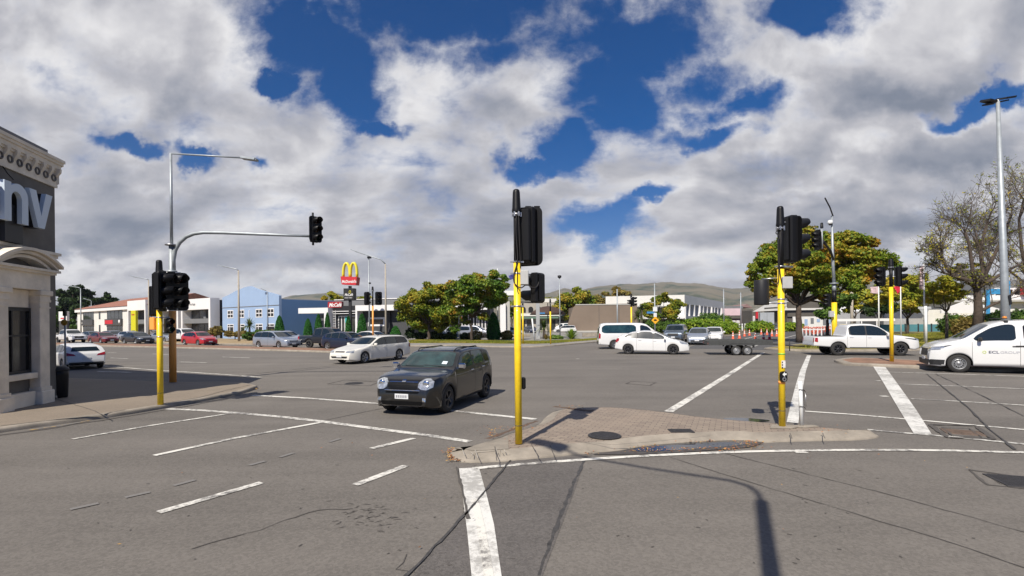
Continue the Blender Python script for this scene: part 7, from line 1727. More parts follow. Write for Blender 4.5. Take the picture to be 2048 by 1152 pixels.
# teal fence along the lawn
a = XG(1735, 78); b = XG(1890, 74); loc, rz, L_ = frame_at(a, b); root = thing('lawn_fence', 'low teal panel fence along the back of the lawn', 'fence', (loc[0], loc[1], .12), rz)
part(root, 'fence_panel', M_TEALF, ((0, 0, .05), (L_, .05, 1.15)))
for i in range(7): part(root, 'fence_post', M_FRAMEB, ((i * L_ / 6 - .08, -.06, 0), (i * L_ / 6 + .08, .11, 1.25)))
# white rail and picket pieces behind the pickup
a = XG(1604, 60); b = XG(1650, 58); loc, rz, L_ = frame_at(a, b); root = thing('picket_barrier', 'short white picket barrier behind the tray of the white pickup', 'fence', (loc[0], loc[1], .12), rz)
part(root, 'rail', M_WHF, ((0, -.03, .75), (L_, .03, .85)))
for i in range(6): part(root, 'picket', M_WHF, ((i * L_ / 6, -.05, 0), (i * L_ / 6 + .12, .05, .95)))
a = XG(1662, 62); b = XG(1790, 60); loc, rz, L_ = frame_at(a, b); root = thing('white_railing', 'long white horizontal rail behind the cab of the white pickup', 'fence', (loc[0], loc[1], .12), rz)
part(root, 'rail', M_WHF, ((0, -.06, 1.75), (L_, .06, 2.05)))
for i in range(5): part(root, 'post', M_WHF, ((i * L_ / 4.2, -.05, 0), (i * L_ / 4.2 + .12, .05, 1.75)))
# low concrete wall and bed edges on the far verge
for (x0, x1, Yd, h, lab) in ((1165, 1290, 66, .55, 'low concrete kerb wall behind the white minibus'), (950, 1060, 70, .35, 'low pale kerb of the restaurant car park')):
    a = XG(x0, Yd); b = XG(x1, Yd); loc, rz, L_ = frame_at(a, b); m = MB(); m.box((0, 0, 0), (L_, .3, h), 0, .02); o = m.build('low_wall', M_CONC, None, (loc[0], loc[1], .12), rz); tag(o, lab, 'wall')
# concrete pole behind the lawn
p = XG(1704, 70); root = thing('timber_pole', 'stout grey-brown pole standing behind the cab of the pickup', 'pole', (p.x, p.y, .12)); m = MB(); m.tube([(0, 0, 0), (0, 0, HZ(1704, 585, 70))], .19, 12); m.build('pole', M_CONCP, root); part(root, 'pole_band', M_STRAP, ((-.21, -.21, 2.0), (.21, .21, 2.08)))
# ------------------------------------------------------------------ trees, shrubs, grass
def leafmat(name, cols, trans=.25, nscale=.5, off=-.60):
    """leaves: colour differs from leaf to leaf and from bough to bough"""
    m = bpy.data.materials.new(name); m.use_nodes = True; t = m.node_tree; b = t.nodes['Principled BSDF']; out = t.nodes['Material Output']
    g = N(t, 'ShaderNodeNewGeometry'); co = N(t, 'ShaderNodeTexCoord')
    n = N(t, 'ShaderNodeTexNoise'); n.inputs['Scale'].default_value = nscale; n.inputs['Detail'].default_value = 3; t.links.new(co.outputs['Object'], n.inputs['Vector'])
    a = N(t, 'ShaderNodeMath', operation='MULTIPLY'); t.links.new(g.outputs['Random Per Island'], a.inputs[0]); a.inputs[1].default_value = .42
    c = N(t, 'ShaderNodeMath', operation='MULTIPLY_ADD'); t.links.new(n.outputs[0], c.inputs[0]); c.inputs[1].default_value = 1.9; c.inputs[2].default_value = off
    d = N(t, 'ShaderNodeMath', operation='ADD'); t.links.new(a.outputs[0], d.inputs[0]); t.links.new(c.outputs[0], d.inputs[1])
    r = N(t, 'ShaderNodeValToRGB'); t.links.new(d.outputs[0], r.inputs[0]); e = r.color_ramp.elements
    e[0].position = 0; e[0].color = (*cols[0], 1); e[1].position = 1; e[1].color = (*cols[-1], 1)
    for i in range(1, len(cols) - 1): q = e.new(i / (len(cols) - 1)); q.color = (*cols[i], 1)
    t.links.new(r.outputs[0], b.inputs['Base Color']); b.inputs['Roughness'].default_value = .55; b.inputs['Specular IOR Level'].default_value = .25
    tr = N(t, 'ShaderNodeBsdfTranslucent'); t.links.new(r.outputs[0], tr.inputs[0]); mx = N(t, 'ShaderNodeMixShader'); mx.inputs[0].default_value = trans
    t.links.new(b.outputs[0], mx.inputs[1]); t.links.new(tr.outputs[0], mx.inputs[2]); t.links.new(mx.outputs[0], out.inputs[0])
    return m
L_OAK = leafmat('oak_leaves', [(.03, .075, .012), (.05, .12, .014), (.085, .17, .018), (.15, .22, .02), (.27, .26, .025), (.42, .17, .025)], nscale=.45, off=-.58)
L_OAKY = leafmat('turning_oak_leaves', [(.035, .08, .010), (.07, .13, .014), (.13, .19, .018), (.25, .25, .02), (.42, .30, .03)], nscale=.4, off=-.50)
L_BIG = leafmat('broad_tree_leaves', [(.035, .08, .010), (.06, .13, .012), (.11, .18, .016), (.20, .24, .02), (.34, .27, .025), (.42, .19, .025)], nscale=.32, off=-.54)
L_YEL = leafmat('yellow_green_leaves', [(.06, .12, .012), (.12, .19, .02), (.22, .27, .025), (.38, .36, .03), (.52, .38, .04)], off=-.5)
L_GRN = leafmat('dark_evergreen_leaves', [(0.011, 0.024, 0.009), (0.018, 0.040, 0.011), (0.031, 0.061, 0.013), (0.055, 0.094, 0.022)])
L_HED = leafmat('hedge_leaves', [(0.028, 0.070, 0.014), (0.056, 0.119, 0.020), (0.105, 0.182, 0.028), (0.168, 0.252, 0.035)])
L_BRT = leafmat('bright_flax_leaves', [(.06, .13, .010), (.12, .22, .015), (.20, .30, .02), (.30, .34, .03)])
L_DRY = leafmat('dry_shrub_leaves', [(.08, .06, .02), (.17, .12, .03), (.26, .20, .05), (.14, .18, .03)])
M_BARK = mat('bark', (0.065, 0.048, 0.036), .95, var=.35, vscale=6, bump=.6, bscale=18); M_BARKG = mat('grey_bark', (0.10, 0.082, 0.066), .95, var=.3, vscale=5, bump=.5, bscale=16)

def leaf_mesh(name, blobs_, n, size, rng, flat=.0, shell=.55, aspect=.6, up=0.0):
    """n leaf faces spread through lumpy boughs; blobs: (x, y, z, rx, ry, rz)"""
    B = np.array(blobs_, float); vol = (B[:, 3] * B[:, 4] * B[:, 5]) ** .75; p = vol / vol.sum()
    idx = rng.choice(len(B), n, p=p); d = rng.normal(size=(n, 3)); d /= np.linalg.norm(d, axis=1, keepdims=True)
    rad = (shell + (1 - shell) * rng.random(n) ** .6)[:, None]
    # lumps: push the surface in and out so the outline is uneven
    ph = rng.uniform(0, 6.28, (len(B), 3)); lump = 1 + .16 * np.sin(d[:, 0] * 7 + ph[idx, 0]) * np.sin(d[:, 1] * 6 + ph[idx, 1]) + .14 * np.sin(d[:, 2] * 9 + ph[idx, 2] + d[:, 0] * 4)
    c = B[idx, :3] + d * B[idx, 3:] * rad * lump[:, None]
    a = rng.normal(size=(n, 3)); a /= np.linalg.norm(a, axis=1, keepdims=True)
    nrm = d * .7 + rng.normal(size=(n, 3)) * .65 + np.array([0, 0, .35]); nrm /= np.linalg.norm(nrm, axis=1, keepdims=True)
    a = a - nrm * (a * nrm).sum(1, keepdims=True); a /= np.linalg.norm(a, axis=1, keepdims=True) + 1e-9
    if up: a = a * (1 - up) + np.array([0, 0, up]); a /= np.linalg.norm(a, axis=1, keepdims=True)
    b = np.cross(nrm, a); s = size * rng.uniform(.55, 1.3, (n, 1)); droop = np.array([0, 0, -.18]) * s
    V = np.stack([c - a * s, c + b * s * aspect, c + a * s + droop, c - b * s * aspect], 1).reshape(-1, 3)
    me = bpy.data.meshes.new(name); me.vertices.add(4 * n); me.vertices.foreach_set('co', V.astype(np.float32).ravel())
    me.loops.add(4 * n); me.loops.foreach_set('vertex_index', np.arange(4 * n, dtype=np.int32)); me.polygons.add(n); me.polygons.foreach_set('loop_start', np.arange(0, 4 * n, 4, dtype=np.int32))
    me.update(calc_edges=True); return me
def limb(mb, p0, p1, r0, r1, rng, seg=5, wob=.12):
    p0 = np.array(p0, float); p1 = np.array(p1, float); L = np.linalg.norm(p1 - p0); pts = []
    for i in range(seg + 1):
        t = i / seg; q = p0 + (p1 - p0) * t + rng.normal(size=3) * L * wob * math.sin(PI * t) * .5; pts.append(tuple(q))
    mb.tube(pts, [r0 + (r1 - r0) * i / seg for i in range(seg + 1)], 7); return pts
def tree(name, label, px, Yd, boughs, trunk_h, tr, lm, nleaf, lsize, seed, group=None, bark=None, lean=0, z0=.12, sub=7, dep=1.0, shell=.4, cat='tree'):
    """boughs: (px, py, radius in photo px, [depth offset m]) of the crown's masses, measured in the picture plane of the trunk"""
    rng = np.random.default_rng(seed); p = XG(px, Yd); k = 990 / Yd; root = thing(name, label, cat, (p.x, p.y, z0), 0, group)
    X = lambda q: (q - px) / k
    z = lambda py: HZ(px, py, Yd) - z0
    blobs_ = []; mb = MB(); top = (lean, 0, trunk_h)
    limb(mb, (0, 0, -.1), top, tr, tr * .72, rng, 6, .03)
    for bo_ in boughs:
        bx, bz, br = X(bo_[0]), z(bo_[1]), bo_[2] / k; by = (bo_[3] if len(bo_) > 3 else rng.normal() * br * .7)
        limb(mb, top, (bx, by, bz - br * .2), tr * .42, tr * .08, rng)
        for _ in range(sub):
            d = rng.normal(size=3); d /= np.linalg.norm(d); q = d * br * rng.uniform(.35, .95); q[1] *= dep
            r_ = br * rng.uniform(.30, .56); blobs_.append((bx + q[0], by + q[1], bz + q[2] * .85, r_ * 1.25, r_ * 1.2, r_ * .72))
            if rng.random() < .5: limb(mb, (bx, by, bz - br * .3), (bx + q[0], by + q[1], bz + q[2] * .8), tr * .10, tr * .03, rng, 3)
    mb.build('trunk', bark or M_BARK, root)
    link('crown', leaf_mesh('crown', blobs_, nleaf, lsize, rng, shell=shell), lm, root)
    return root
# the two oaks before the restaurant
tree('oak_tree', 'broad low oak with olive and gold leaves left of the slender oak', 858, 58, [(835, 612, 26), (868, 590, 28), (905, 606, 26), (812, 610, 20), (885, 625, 26), (845, 640, 26), (818, 637, 22), (870, 648, 22), (903, 640, 22), (860, 575, 14), (892, 578, 14), (860, 620, 28), (830, 590, 18), (885, 600, 26), (810, 628, 18)], 1.9, .20, L_OAKY, 40000, .135, 11, 'oaks on the restaurant verge')
tree('oak_tree', 'taller slender oak with green and orange-red leaves beside the white flagpole', 943, 54, [(930, 575, 26), (965, 568, 26), (990, 578, 22), (1000, 600, 20), (948, 598, 26), (975, 605, 22), (915, 595, 22), (1002, 560, 14), (985, 552, 14), (955, 555, 12), (895, 625, 20, 1), (905, 655, 12, 1), (965, 632, 14), (930, 640, 10, 1.4), (940, 590, 26), (985, 590, 24), (925, 612, 24), (1000, 585, 16)], 2.6, .17, L_OAK, 38000, .13, 12, 'oaks on the restaurant verge', sub=6)
# trees behind the brown wall and the arched building
GB = 'trees behind the buildings in the middle'
tree('oak_tree', 'yellow-green tree rising behind the left end of the brown wall', 1150, 122, [(1135, 608, 22), (1160, 595, 22), (1180, 603, 20), (1155, 580, 12), (1140, 625, 16), (1172, 612, 20)], 3, .3, L_OAKY, 9000, .36, 13, GB)
tree('oak_tree', 'orange-brown thin tree behind the middle of the brown wall', 1215, 124, [(1200, 600, 16), (1225, 605, 16), (1210, 588, 8), (1190, 610, 12)], 3, .25, L_DRY, 5000, .32, 14, GB, sub=5)
tree('oak_tree', 'ragged reddish tree behind the right end of the brown wall', 1243, 122, [(1235, 590, 14), (1252, 595, 14), (1245, 605, 14), (1232, 578, 7)], 3, .25, L_DRY, 4500, .32, 15, GB, sub=5)
tree('oak_tree', 'low yellow treetop above the arched building', 1092, 150, [(1082, 603, 9), (1098, 602, 10), (1112, 600, 9)], 3, .25, L_OAKY, 2500, .4, 16, GB)
tree('oak_tree', 'small autumn tree between the white pillar and the near signal pole', 1024, 100, [(1016, 612, 12), (1028, 606, 13), (1022, 625, 10), (1035, 615, 10)], 2.5, .2, L_OAKY, 4000, .3, 17, GB)
tree('oak_tree', 'gold treetops behind the restaurant roof left of the arches sign', 672, 120, [(650, 598, 7), (665, 593, 9), (680, 597, 8), (720, 598, 7), (738, 597, 6)], 3, .25, L_YEL, 3500, .4, 18, GB)
tree('oak_tree', 'green and gold cafe tree in front of the white office', 1322, 90, [(1300, 615, 16), (1322, 600, 16), (1345, 610, 17), (1360, 612, 10), (1310, 632, 14), (1335, 628, 16), (1292, 625, 10), (1328, 590, 8)], 2.4, .2, L_OAKY, 17000, .19, 19, 'trees along the side street')
# the big broad tree on the right, and its neighbours
tree('maple_tree', 'big dense tree with green leaves turning orange on top, right of the near signal', 1598, 45, [(1540, 525, 34), (1575, 505, 40), (1620, 495, 44), (1665, 490, 38), (1695, 482, 30), (1725, 495, 30), (1745, 530, 28), (1700, 530, 40), (1650, 535, 42), (1600, 545, 40), (1550, 560, 36), (1520, 560, 24), (1515, 535, 18), (1585, 580, 30), (1640, 575, 34), (1690, 565, 34), (1730, 555, 28), (1525, 585, 18), (1700, 468, 12), (1560, 490, 18), (1755, 515, 12)], 3.3, .30, L_BIG, 95000, .135, 21, None, sub=7)
tree('maple_tree', 'darker green tree in the shade behind the camera mast', 1655, 64, [(1650, 600, 24), (1640, 620, 20), (1670, 615, 22), (1685, 600, 18), (1660, 580, 22)], 2.0, .22, L_HED, 11000, .2, 22, 'lawn trees')
tree('maple_tree', 'golden tree behind the camera mast and the timber pole', 1710, 72, [(1690, 595, 18), (1715, 590, 20), (1735, 600, 16), (1705, 612, 14), (1730, 585, 14)], 2.2, .2, L_YEL, 9000, .22, 23, 'lawn trees')
tree('maple_tree', 'dark shady tree behind the faded pink flag', 1757, 76, [(1755, 605, 20), (1740, 620, 14), (1770, 615, 18), (1765, 595, 14)], 1.8, .2, L_GRN, 8000, .22, 24, 'lawn trees')
tree('maple_tree', 'yellow-green tree right of the splitter island signal', 1815, 66, [(1795, 570, 24), (1820, 560, 20), (1835, 580, 24), (1805, 600, 26), (1840, 605, 22), (1780, 595, 18), (1825, 618, 18), (1770, 570, 14)], 2.0, .2, L_YEL, 26000, .15, 25, 'lawn trees')
tree('maple_tree', 'small crooked tree with thin yellow leaves on the lawn', 1893, 42, [(1885, 585, 26), (1910, 575, 24), (1865, 570, 22), (1900, 550, 22), (1925, 590, 16), (1875, 600, 12), (1850, 585, 12)], 2.5, .13, L_YEL, 11000, .10, 26, 'lawn trees', bark=M_BARKG, sub=6)
# bare-branched trees at the right edge
def bare_tree(name, label, px, Yd, limbs, seed, group=None, leaves=900, lm=None, r0=.26, tips=None):
    rng = np.random.default_rng(seed); p = XG(px, Yd); k = 990 / Yd; root = thing(name, label, 'tree', (p.x, p.y, .12), 0, group)
    X = lambda q: (q - px) / k; z = lambda py: HZ(px, py, Yd) - .12; mb = MB(); tw = MB(); ends = []
    def grow(p0, d, L, r, lev):
        p0 = np.array(p0); pts = [tuple(p0)]; rs = [r]; q = p0.copy(); dd = d / np.linalg.norm(d); seg = 4
        for i in range(seg):
            dd = dd + rng.normal(size=3) * .14 + np.array([0, 0, .05]); dd /= np.linalg.norm(dd); q = q + dd * L / seg; pts.append(tuple(q)); rs.append(r * (1 - .55 * (i + 1) / seg))
            if lev < 4 and i >= 1 - (lev > 1):
                for _ in range(1 if rng.random() < .55 else 2):
                    n_ = dd + rng.normal(size=3) * .62; n_[1] *= .8; grow(q, n_, L * rng.uniform(.50, .74), max(.006, r * .5), lev + 1)
        (mb if lev < 2 else tw).tube(pts, [max(x, .010) for x in rs], 6 if lev < 2 else 4, cap=False)
        if lev >= 3: ends.append(tuple(q))
    for path, rr, L in limbs:
        pts = [(X(a), (c if len(path[0]) > 2 else 0), z(b_)) for (a, b_, *c_) in path for c in [c_[0] if c_ else 0]]
        n = len(pts); mb.tube(pts, [rr * (1 - .5 * i / max(1, n - 1)) for i in range(n)], 9)
        for i in range(1, n):
            a = np.array(pts[i - 1]); b_ = np.array(pts[i]); d = b_ - a
            for _ in range(2 if i > 1 else 1): grow(b_, d / np.linalg.norm(d) + rng.normal(size=3) * .45 + np.array([0, 0, .25]), L * rng.uniform(.7, 1.1), rr * .32, 1)
    mb.build('trunk', M_BARK, root); tw.build('twig', M_BARKG, root)
    E = np.array(ends); sel = E[rng.choice(len(E), min(leaves, len(E)), replace=False)]
    B = [(e[0], e[1], e[2], .22, .22, .18) for e in sel]
    link('leaf_cluster', leaf_mesh('leaf_cluster', B, leaves * 3, .075, rng, shell=.1), lm or L_YEL, root)
    return root
bare_tree('bare_tree', 'large gnarled tree with bare grey twigs and a dark bent trunk on the lawn', 1955, 38, [([(1953, 665), (1957, 620), (1955, 585), (1952, 570)], .34, 1.2), ([(1953, 575), (1935, 560), (1905, 550), (1892, 530), (1885, 510)], .18, 1.7), ([(1955, 572), (1968, 545), (1962, 500), (1975, 450)], .19, 2.5), ([(1955, 575), (1985, 560), (2010, 545), (2040, 530)], .16, 2.4), ([(1950, 568), (1945, 530), (1940, 490), (1932, 465)], .15, 2.1), ([(1960, 575), (1985, 520), (2010, 470), (2025, 430)], .15, 2.5), ([(1905, 550), (1890, 545), (1872, 525)], .09, 1.2), ([(1957, 625), (1985, 610), (2010, 600), (2035, 580)], .12, 2.2)], 31, 'bare trees at the right edge', 1000)
bare_tree('bare_tree', 'second bare tree with tall upright branches beyond the floodlight column', 2075, 46, [([(2070, 665), (2066, 600), (2060, 560)], .3, 1.5), ([(2060, 560), (2045, 500), (2040, 440), (2050, 400)], .16, 3.2), ([(2060, 560), (2080, 500), (2090, 440)], .16, 3.2), ([(2062, 575), (2025, 545), (2000, 520)], .12, 2.6)], 32, 'bare trees at the right edge', 700)
tree('yellow_tree', 'clump of bright yellow leaves caught in the bare tree left of the floodlight', 1968, 41, [(1972, 480, 13), (1945, 540, 16), (1925, 560, 14), (1985, 560, 12), (1912, 535, 10)], 5.2, .06, L_YEL, 1900, .10, 33, None, bark=M_BARKG, sub=4)
# far left evergreens
GL = 'evergreens at the far left'
tree('evergreen_tree', 'large dark evergreen behind the corner building at far left', 148, 165, [(135, 600, 20), (155, 592, 20), (165, 605, 18), (130, 620, 20), (150, 622, 22), (172, 622, 14), (125, 588, 10), (160, 580, 10), (145, 582, 10)], 3, .5, L_GRN, 16000, .5, 41, GL)
tree('evergreen_tree', 'pointed dark evergreen right of the large one behind the red roof', 214, 170, [(214, 596, 11), (205, 604, 11), (224, 604, 11), (195, 608, 8), (232, 606, 6), (214, 588, 5)], 3, .4, L_GRN, 6000, .5, 42, GL, sub=6)
tree('evergreen_tree', 'light green bushy tree at the left of the white shops', 118, 125, [(112, 640, 14), (125, 650, 12), (140, 648, 12), (150, 655, 9)], 1, .2, L_HED, 5000, .3, 43, GL)

# clipped cones, round shrubs, palms, flax, hedges
def shrub(name, label, px, Yd, blobs_px, lm, n, size, seed, group=None, z0=.12, shell=.75, cat='shrub', stem=True, aspect=.6):
    rng = np.random.default_rng(seed); p = XG(px, Yd); k = 990 / Yd; root = thing(name, label, cat, (p.x, p.y, z0), 0, group)
    B = [((a - px) / k, (q[0] if q else 0), HZ(px, b_, Yd) - z0, rx / k, (rx / k if not q else rx / k), rz / k) for (a, b_, rx, rz, *q) in blobs_px]
    link('foliage', leaf_mesh('foliage', B, n, size, rng, shell=shell, aspect=aspect), lm, root)
    m = MB(); m.tube([(0, 0, -.05), (0, 0, max(.3, B[0][2]))], [.08, .04], 7); m.build('stem', M_BARK, root); return root
def cone_tree(label, px, Yd, ytop, wpx, seed, ybase=None):
    rng = np.random.default_rng(seed); p = XG(px, Yd); k = 990 / Yd; H = HZ(px, ytop, Yd) - .12; R_ = wpx / 2 / k; root = thing('clipped_cypress', label, 'shrub', (p.x, p.y, .12), 0, 'clipped cypresses around the restaurant')
    n = 30; prof = [(R_ * .8, .02), (R_ * .98, H * .12), (R_, H * .25), (R_ * .86, H * .5), (R_ * .55, H * .78), (R_ * .25, H * .94), (.01, H * .985)]
    m = MB(); m.lathe([(r * .93, z) for r, z in prof], n=18); m.build('inner_growth', mat('inner_green', (.012, .035, .010), .9), root)
    N_ = 3600; t = rng.random(N_) ** .8; zz = t * H * .99; rr = np.interp(zz, [z for _, z in prof], [r for r, _ in prof]) * rng.uniform(.92, 1.03, N_); a = rng.uniform(0, 6.28, N_)
    B = [(float(r * math.cos(x)), float(r * math.sin(x)), float(z), .05, .05, .06) for r, x, z in zip(rr, a, zz)]
    link('foliage', leaf_mesh('foliage', B, N_ * 2, .07, rng, shell=.2, up=.6), L_CYP, root)
    m = MB(); m.tube([(0, 0, -.05), (0, 0, .3)], .07, 7); m.build('stem', M_BARK, root)
L_CYP = leafmat('cypress_leaves', [(.014, .07, .012), (.022, .11, .016), (.035, .15, .022), (.05, .17, .03)], .1)
for px, Yd, yt, w, lab in ((559, 62, 631, 20, 'clipped conical cypress at the right corner of the blue building'), (616, 60, 637, 17, 'conical cypress left of the cafe canopy, first of three'), (637, 61, 628, 16, 'conical cypress in the middle of the three under the cafe canopy'), (655, 62, 625, 12, 'slimmest conical cypress beside the white canopy leg'),
                            (697, 61, 632, 13, 'narrow conical cypress touching the black sign pylon'), (724, 60, 627, 20, 'stout conical cypress left of the drive-in window'), (791, 60, 652, 22, 'squat conical cypress left of the broad oak'), (987, 58, 624, 28, 'broad conical cypress standing alone right of the oaks')):
    cone_tree(lab, px, Yd, yt, w, int(px))
shrub('round_shrub', 'brownish clipped round shrub right of the broad conical cypress', 1013, 58, [(1013, 671, 13, 9)], L_DRY, 2500, .08, 51, 'round shrubs'); shrub('round_shrub', 'dark red-brown round shrub at the foot of the slender oak', 951, 58, [(951, 672, 14, 10)], L_DRY, 2500, .08, 52, 'round shrubs')
shrub('round_shrub', 'bushy yellow-green shrub left of the blue building', 433, 78, [(433, 662, 12, 9), (427, 665, 8, 6)], L_DRY, 3500, .13, 53, 'round shrubs'); shrub('round_shrub', 'low dark hedge shrub under the broad oak', 870, 60, [(840, 672, 12, 8), (870, 672, 16, 9), (900, 673, 14, 8), (930, 674, 12, 7), (820, 666, 9, 10)], L_GRN, 9000, .10, 54, 'round shrubs')
shrub('round_shrub', 'green shrub in front of the blue building behind the silver people mover', 515, 64, [(500, 672, 13, 8), (520, 668, 13, 8), (538, 667, 12, 7)], L_HED, 5000, .11, 55, 'round shrubs'); shrub('round_shrub', 'dry orange shrubs along the foot of the blue building', 470, 70, [(458, 667, 9, 6), (475, 668, 9, 5), (488, 668, 7, 6), (548, 666, 8, 6)], L_DRY, 4000, .11, 56, 'round shrubs')
shrub('round_shrub', 'clipped green bushes under the low boughs of the broad oak', 852, 64, [(848, 659, 8, 7), (875, 661, 6, 6)], L_HED, 2200, .10, 57, 'round shrubs')
shrub('round_shrub', 'low grey-green ground shrub right of the palm', 1112, 58, [(1112, 675, 14, 5)], L_HED, 2000, .09, 58, 'round shrubs')
def spiky(name, label, px, Yd, ybase_h, R_, H, n, lm, seed, trunk=0.0, tr=.12, droop=.5, w=.05, group=None, cat='plant'):
    """palm or flax: long narrow arching blades"""
    rng = np.random.default_rng(seed); p = XG(px, Yd); root = thing(name, label, cat, (p.x, p.y, .12), 0, group); mb = MB(); z0 = trunk
    for i in range(n):
        a = rng.uniform(0, 6.28); e = rng.uniform(.1, 1.45); L = R_ * rng.uniform(.7, 1.15); pts = []; seg = 5
        for j in range(seg + 1):
            t = j / seg; r = L * t * math.cos(e); z = z0 + L * t * math.sin(e) * (H / R_) - droop * L * t * t * (1.15 - math.sin(e)); pts.append((r * math.cos(a), r * math.sin(a), z))
        vs = []; sx, sy = -math.sin(a), math.cos(a)
        for j, q in enumerate(pts): ww = w * (1 - (j / seg) ** 2 * .9); vs += [(q[0] + sx * ww, q[1] + sy * ww, q[2]), (q[0] - sx * ww, q[1] - sy * ww, q[2])]
        mb.add(vs, [(2 * j, 2 * j + 1, 2 * j + 3, 2 * j + 2) for j in range(seg)])
    mb.build('fronds' if trunk else 'blades', lm, root)
    m = MB(); m.tube([(0, 0, -.05), (0, 0, max(trunk, .25))], [tr, tr * .7], 9); m.build('trunk' if trunk else 'stem', M_BARKG, root); return root
L_PALM = leafmat('palm_fronds', [(.03, .06, .012), (.06, .10, .02), (.12, .15, .03), (.22, .19, .05)], .15, nscale=.8)
spiky('palm_tree', 'small cabbage palm in front of the blue building windows', 499, 66, 0, 1.4, 1.3, 130, L_PALM, 61, 1.9, .17, .75, .045, 'palms', 'palm'); spiky('palm_tree', 'cabbage palm with a shaggy skirt under the brown parasol', 1088, 60, 0, 1.3, 1.3, 150, L_PALM, 62, 1.3, .20, .9, .05, 'palms', 'palm')
spiky('palm_tree', 'palm behind the signal pole above the white minibus', 1276, 70, 0, 1.6, 1.5, 130, L_PALM, 63, 2.6, .22, .8, .05, 'palms', 'palm'); spiky('palm_tree', 'dark tall palm trunk right of the brown warehouse', 1283, 76, 0, 1.5, 1.2, 90, L_GRN, 64, 3.8, .26, .9, .05, 'palms', 'palm')
spiky('flax_bush', 'bright green flax clump on the verge right of the yellow pole', 1143, 58, 0, 1.35, 1.35, 260, L_BRT, 65, 0, .1, .45, .045, 'flax clumps'); spiky('flax_bush', 'dry drooping flax at the foot of the palm', 1092, 57, 0, .9, .8, 120, L_DRY, 66, 0, .1, .7, .04, 'flax clumps')
# planted bed and hedges along the side street
rng_ = np.random.default_rng(5)
def hedge(label, px0, px1, Y0, Y1, h, lm, n, size, seed, w=1.2, name='hedge', group='hedges and beds', z0=.12):
    rng = np.random.default_rng(seed); a = XG(px0, Y0); b = XG(px1, Y1); loc, rz, L_ = frame_at(a, b); root = thing(name, label, 'hedge', (loc[0], loc[1], z0), rz, group)
    B = []; c = max(4, int(L_ / (w * .6)))
    for i in range(c): B.append((L_ * (i + .5) / c, rng.normal() * w * .15, h * .5 * rng.uniform(.85, 1.1), w * .75, w * .7, h * .55 * rng.uniform(.85, 1.2)))
    link('foliage', leaf_mesh('foliage', B, n, size, rng, shell=.6), lm, root); m = MB()
    for i in range(c): m.tube([(B[i][0], 0, -.05), (B[i][0], 0, h * .5)], [.05, .03], 5)
    m.build('stem', M_BARK, root)
hedge('long bright green bed along the white office', 1352, 1452, 92, 112, 2.2, L_BRT, 16000, .22, 71, 2.4); hedge('darker tall shrubs behind the bright green bed', 1395, 1450, 104, 118, 3.4, L_HED, 9000, .24, 72, 2.2)
hedge('rounded yellow-green bed at the near end of the white bollards', 1442, 1466, 72, 80, 1.7, L_BRT, 6000, .16, 73, 1.6); hedge('yellow-green hedge below the grey box truck', 1503, 1538, 84, 88, 1.6, L_BRT, 7000, .16, 74, 1.6)
hedge('low green hedge beside the far white mural wall', 1570, 1600, 92, 94, 1.4, L_BRT, 4500, .18, 75, 1.4); hedge('dark green shrubs under the cafe tree', 1296, 1350, 84, 86, 2.0, L_HED, 6000, .16, 76, 1.4)
hedge('tall green hedge behind the white van and floodlight column', 1960, 2110, 56, 54, 2.6, L_HED, 22000, .14, 77, 1.8); hedge('green hedge behind the gnarled tree trunk', 1895, 1960, 60, 57, 2.2, L_HED, 9000, .14, 78, 1.6); hedge('dry leafy undergrowth at the foot of the crooked lawn tree', 1925, 1950, 50, 50, 2.0, L_DRY, 4000, .12, 79, 1.4)
hedge('far dark green belt of trees closing the view at the far left', -60, 112, 150, 150, 6.0, L_GRN, 14000, .5, 80, 5.0, 'tree_belt')
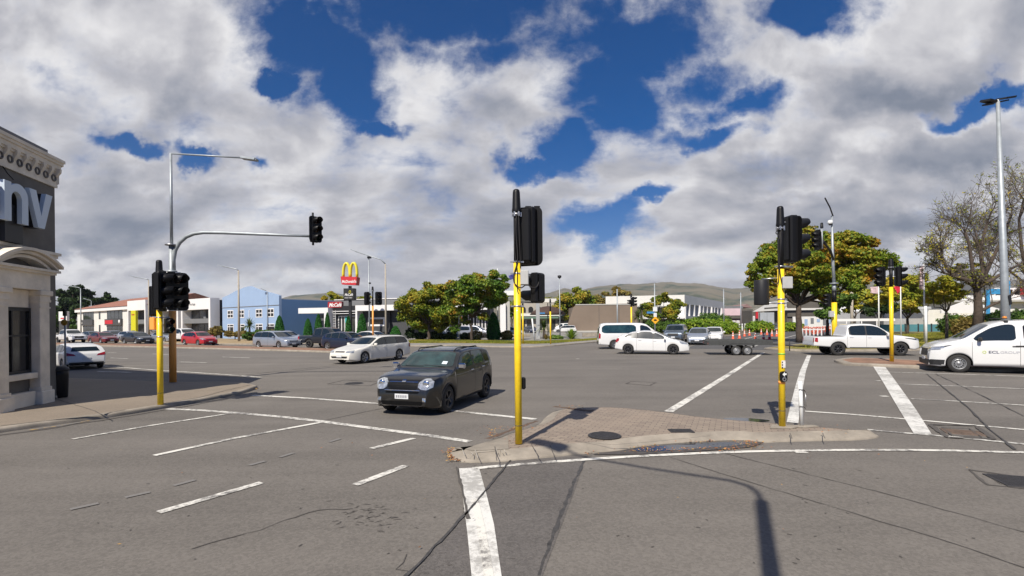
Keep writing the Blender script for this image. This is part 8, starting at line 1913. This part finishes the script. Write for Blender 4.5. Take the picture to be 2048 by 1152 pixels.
# grass on the verges: ground cover
def grass(name, poly, n, seed, cols, h=.09, z0=.13):
    rng = np.random.default_rng(seed); P = np.array([tuple(q[:2]) for q in poly]); lo, hi = P.min(0), P.max(0); pts = rng.uniform(lo, hi, (n * 3, 2)); x, y = pts[:, 0], pts[:, 1]; ins = np.zeros(len(pts), bool); j = len(P) - 1
    for i in range(len(P)):
        c = ((P[i, 1] > y) != (P[j, 1] > y)) & (x < (P[j, 0] - P[i, 0]) * (y - P[i, 1]) / (P[j, 1] - P[i, 1] + 1e-12) + P[i, 0]); ins ^= c; j = i
    pts = pts[ins][:n]; m_ = len(pts); a = rng.uniform(0, 6.28, m_); hh = h * rng.uniform(.4, 1.3, m_); w = .035; c, s = np.cos(a) * w, np.sin(a) * w; t = rng.normal(size=(m_, 2)) * .03
    V = np.zeros((m_, 3, 3)); V[:, 0, 0] = pts[:, 0] - c; V[:, 0, 1] = pts[:, 1] - s; V[:, 1, 0] = pts[:, 0] + c; V[:, 1, 1] = pts[:, 1] + s; V[:, 2, 0] = pts[:, 0] + t[:, 0]; V[:, 2, 1] = pts[:, 1] + t[:, 1]; V[:, 2, 2] = hh; V[:, :, 2] += z0
    me = bpy.data.meshes.new(name); me.vertices.add(3 * m_); me.vertices.foreach_set('co', V.astype(np.float32).ravel()); me.loops.add(3 * m_); me.loops.foreach_set('vertex_index', np.arange(3 * m_, dtype=np.int32)); me.polygons.add(m_); me.polygons.foreach_set('loop_start', np.arange(0, 3 * m_, 3, dtype=np.int32)); me.update(calc_edges=True)
    tag(link(name, me, cols), kind='stuff')
L_GRS = leafmat('grass_blades', [(.09, .13, .015), (.17, .20, .025), (.28, .27, .04), (.42, .33, .08)], .3, nscale=.35)
grass('grass', [G(*q) for q in ((800, 688.5), (900, 688), (1000, 689.5), (1070, 690), (1110, 688.5), (1165, 684), (1225, 679.3), (1225, 677.5), (1150, 682.5), (1075, 685.5), (1000, 684.5), (830, 682.5))], 30000, 81, L_GRS, .12)
grass('grass', [tuple(q[:2]) for q in inset([tuple(q[:2]) for q in gp((1560, 699), (1650, 701), (1730, 701), (1850, 699), (2080, 698))] + [(80, 45), (80, 70), (62, 72), (45, 60), (31, 47)], .4)], 90000, 82, L_GRS, .10, .12)
# ------------------------------------------------------------------ the air towards the hills
hz_ = MB(); hz_.box((-5200, -80, -6), (5200, 4600, 330)); o = hz_.build('haze', None); tag(o, kind='stuff')
hm = bpy.data.materials.new('haze'); hm.use_nodes = True; t = hm.node_tree; t.nodes.clear()
pv = N(t, 'ShaderNodeVolumePrincipled'); pv.inputs['Color'].default_value = (.78, .84, .95, 1); pv.inputs['Density'].default_value = 0.9e-4; pv.inputs['Anisotropy'].default_value = .2
om = N(t, 'ShaderNodeOutputMaterial'); t.links.new(pv.outputs[0], om.inputs['Volume']); o.data.materials.append(hm)
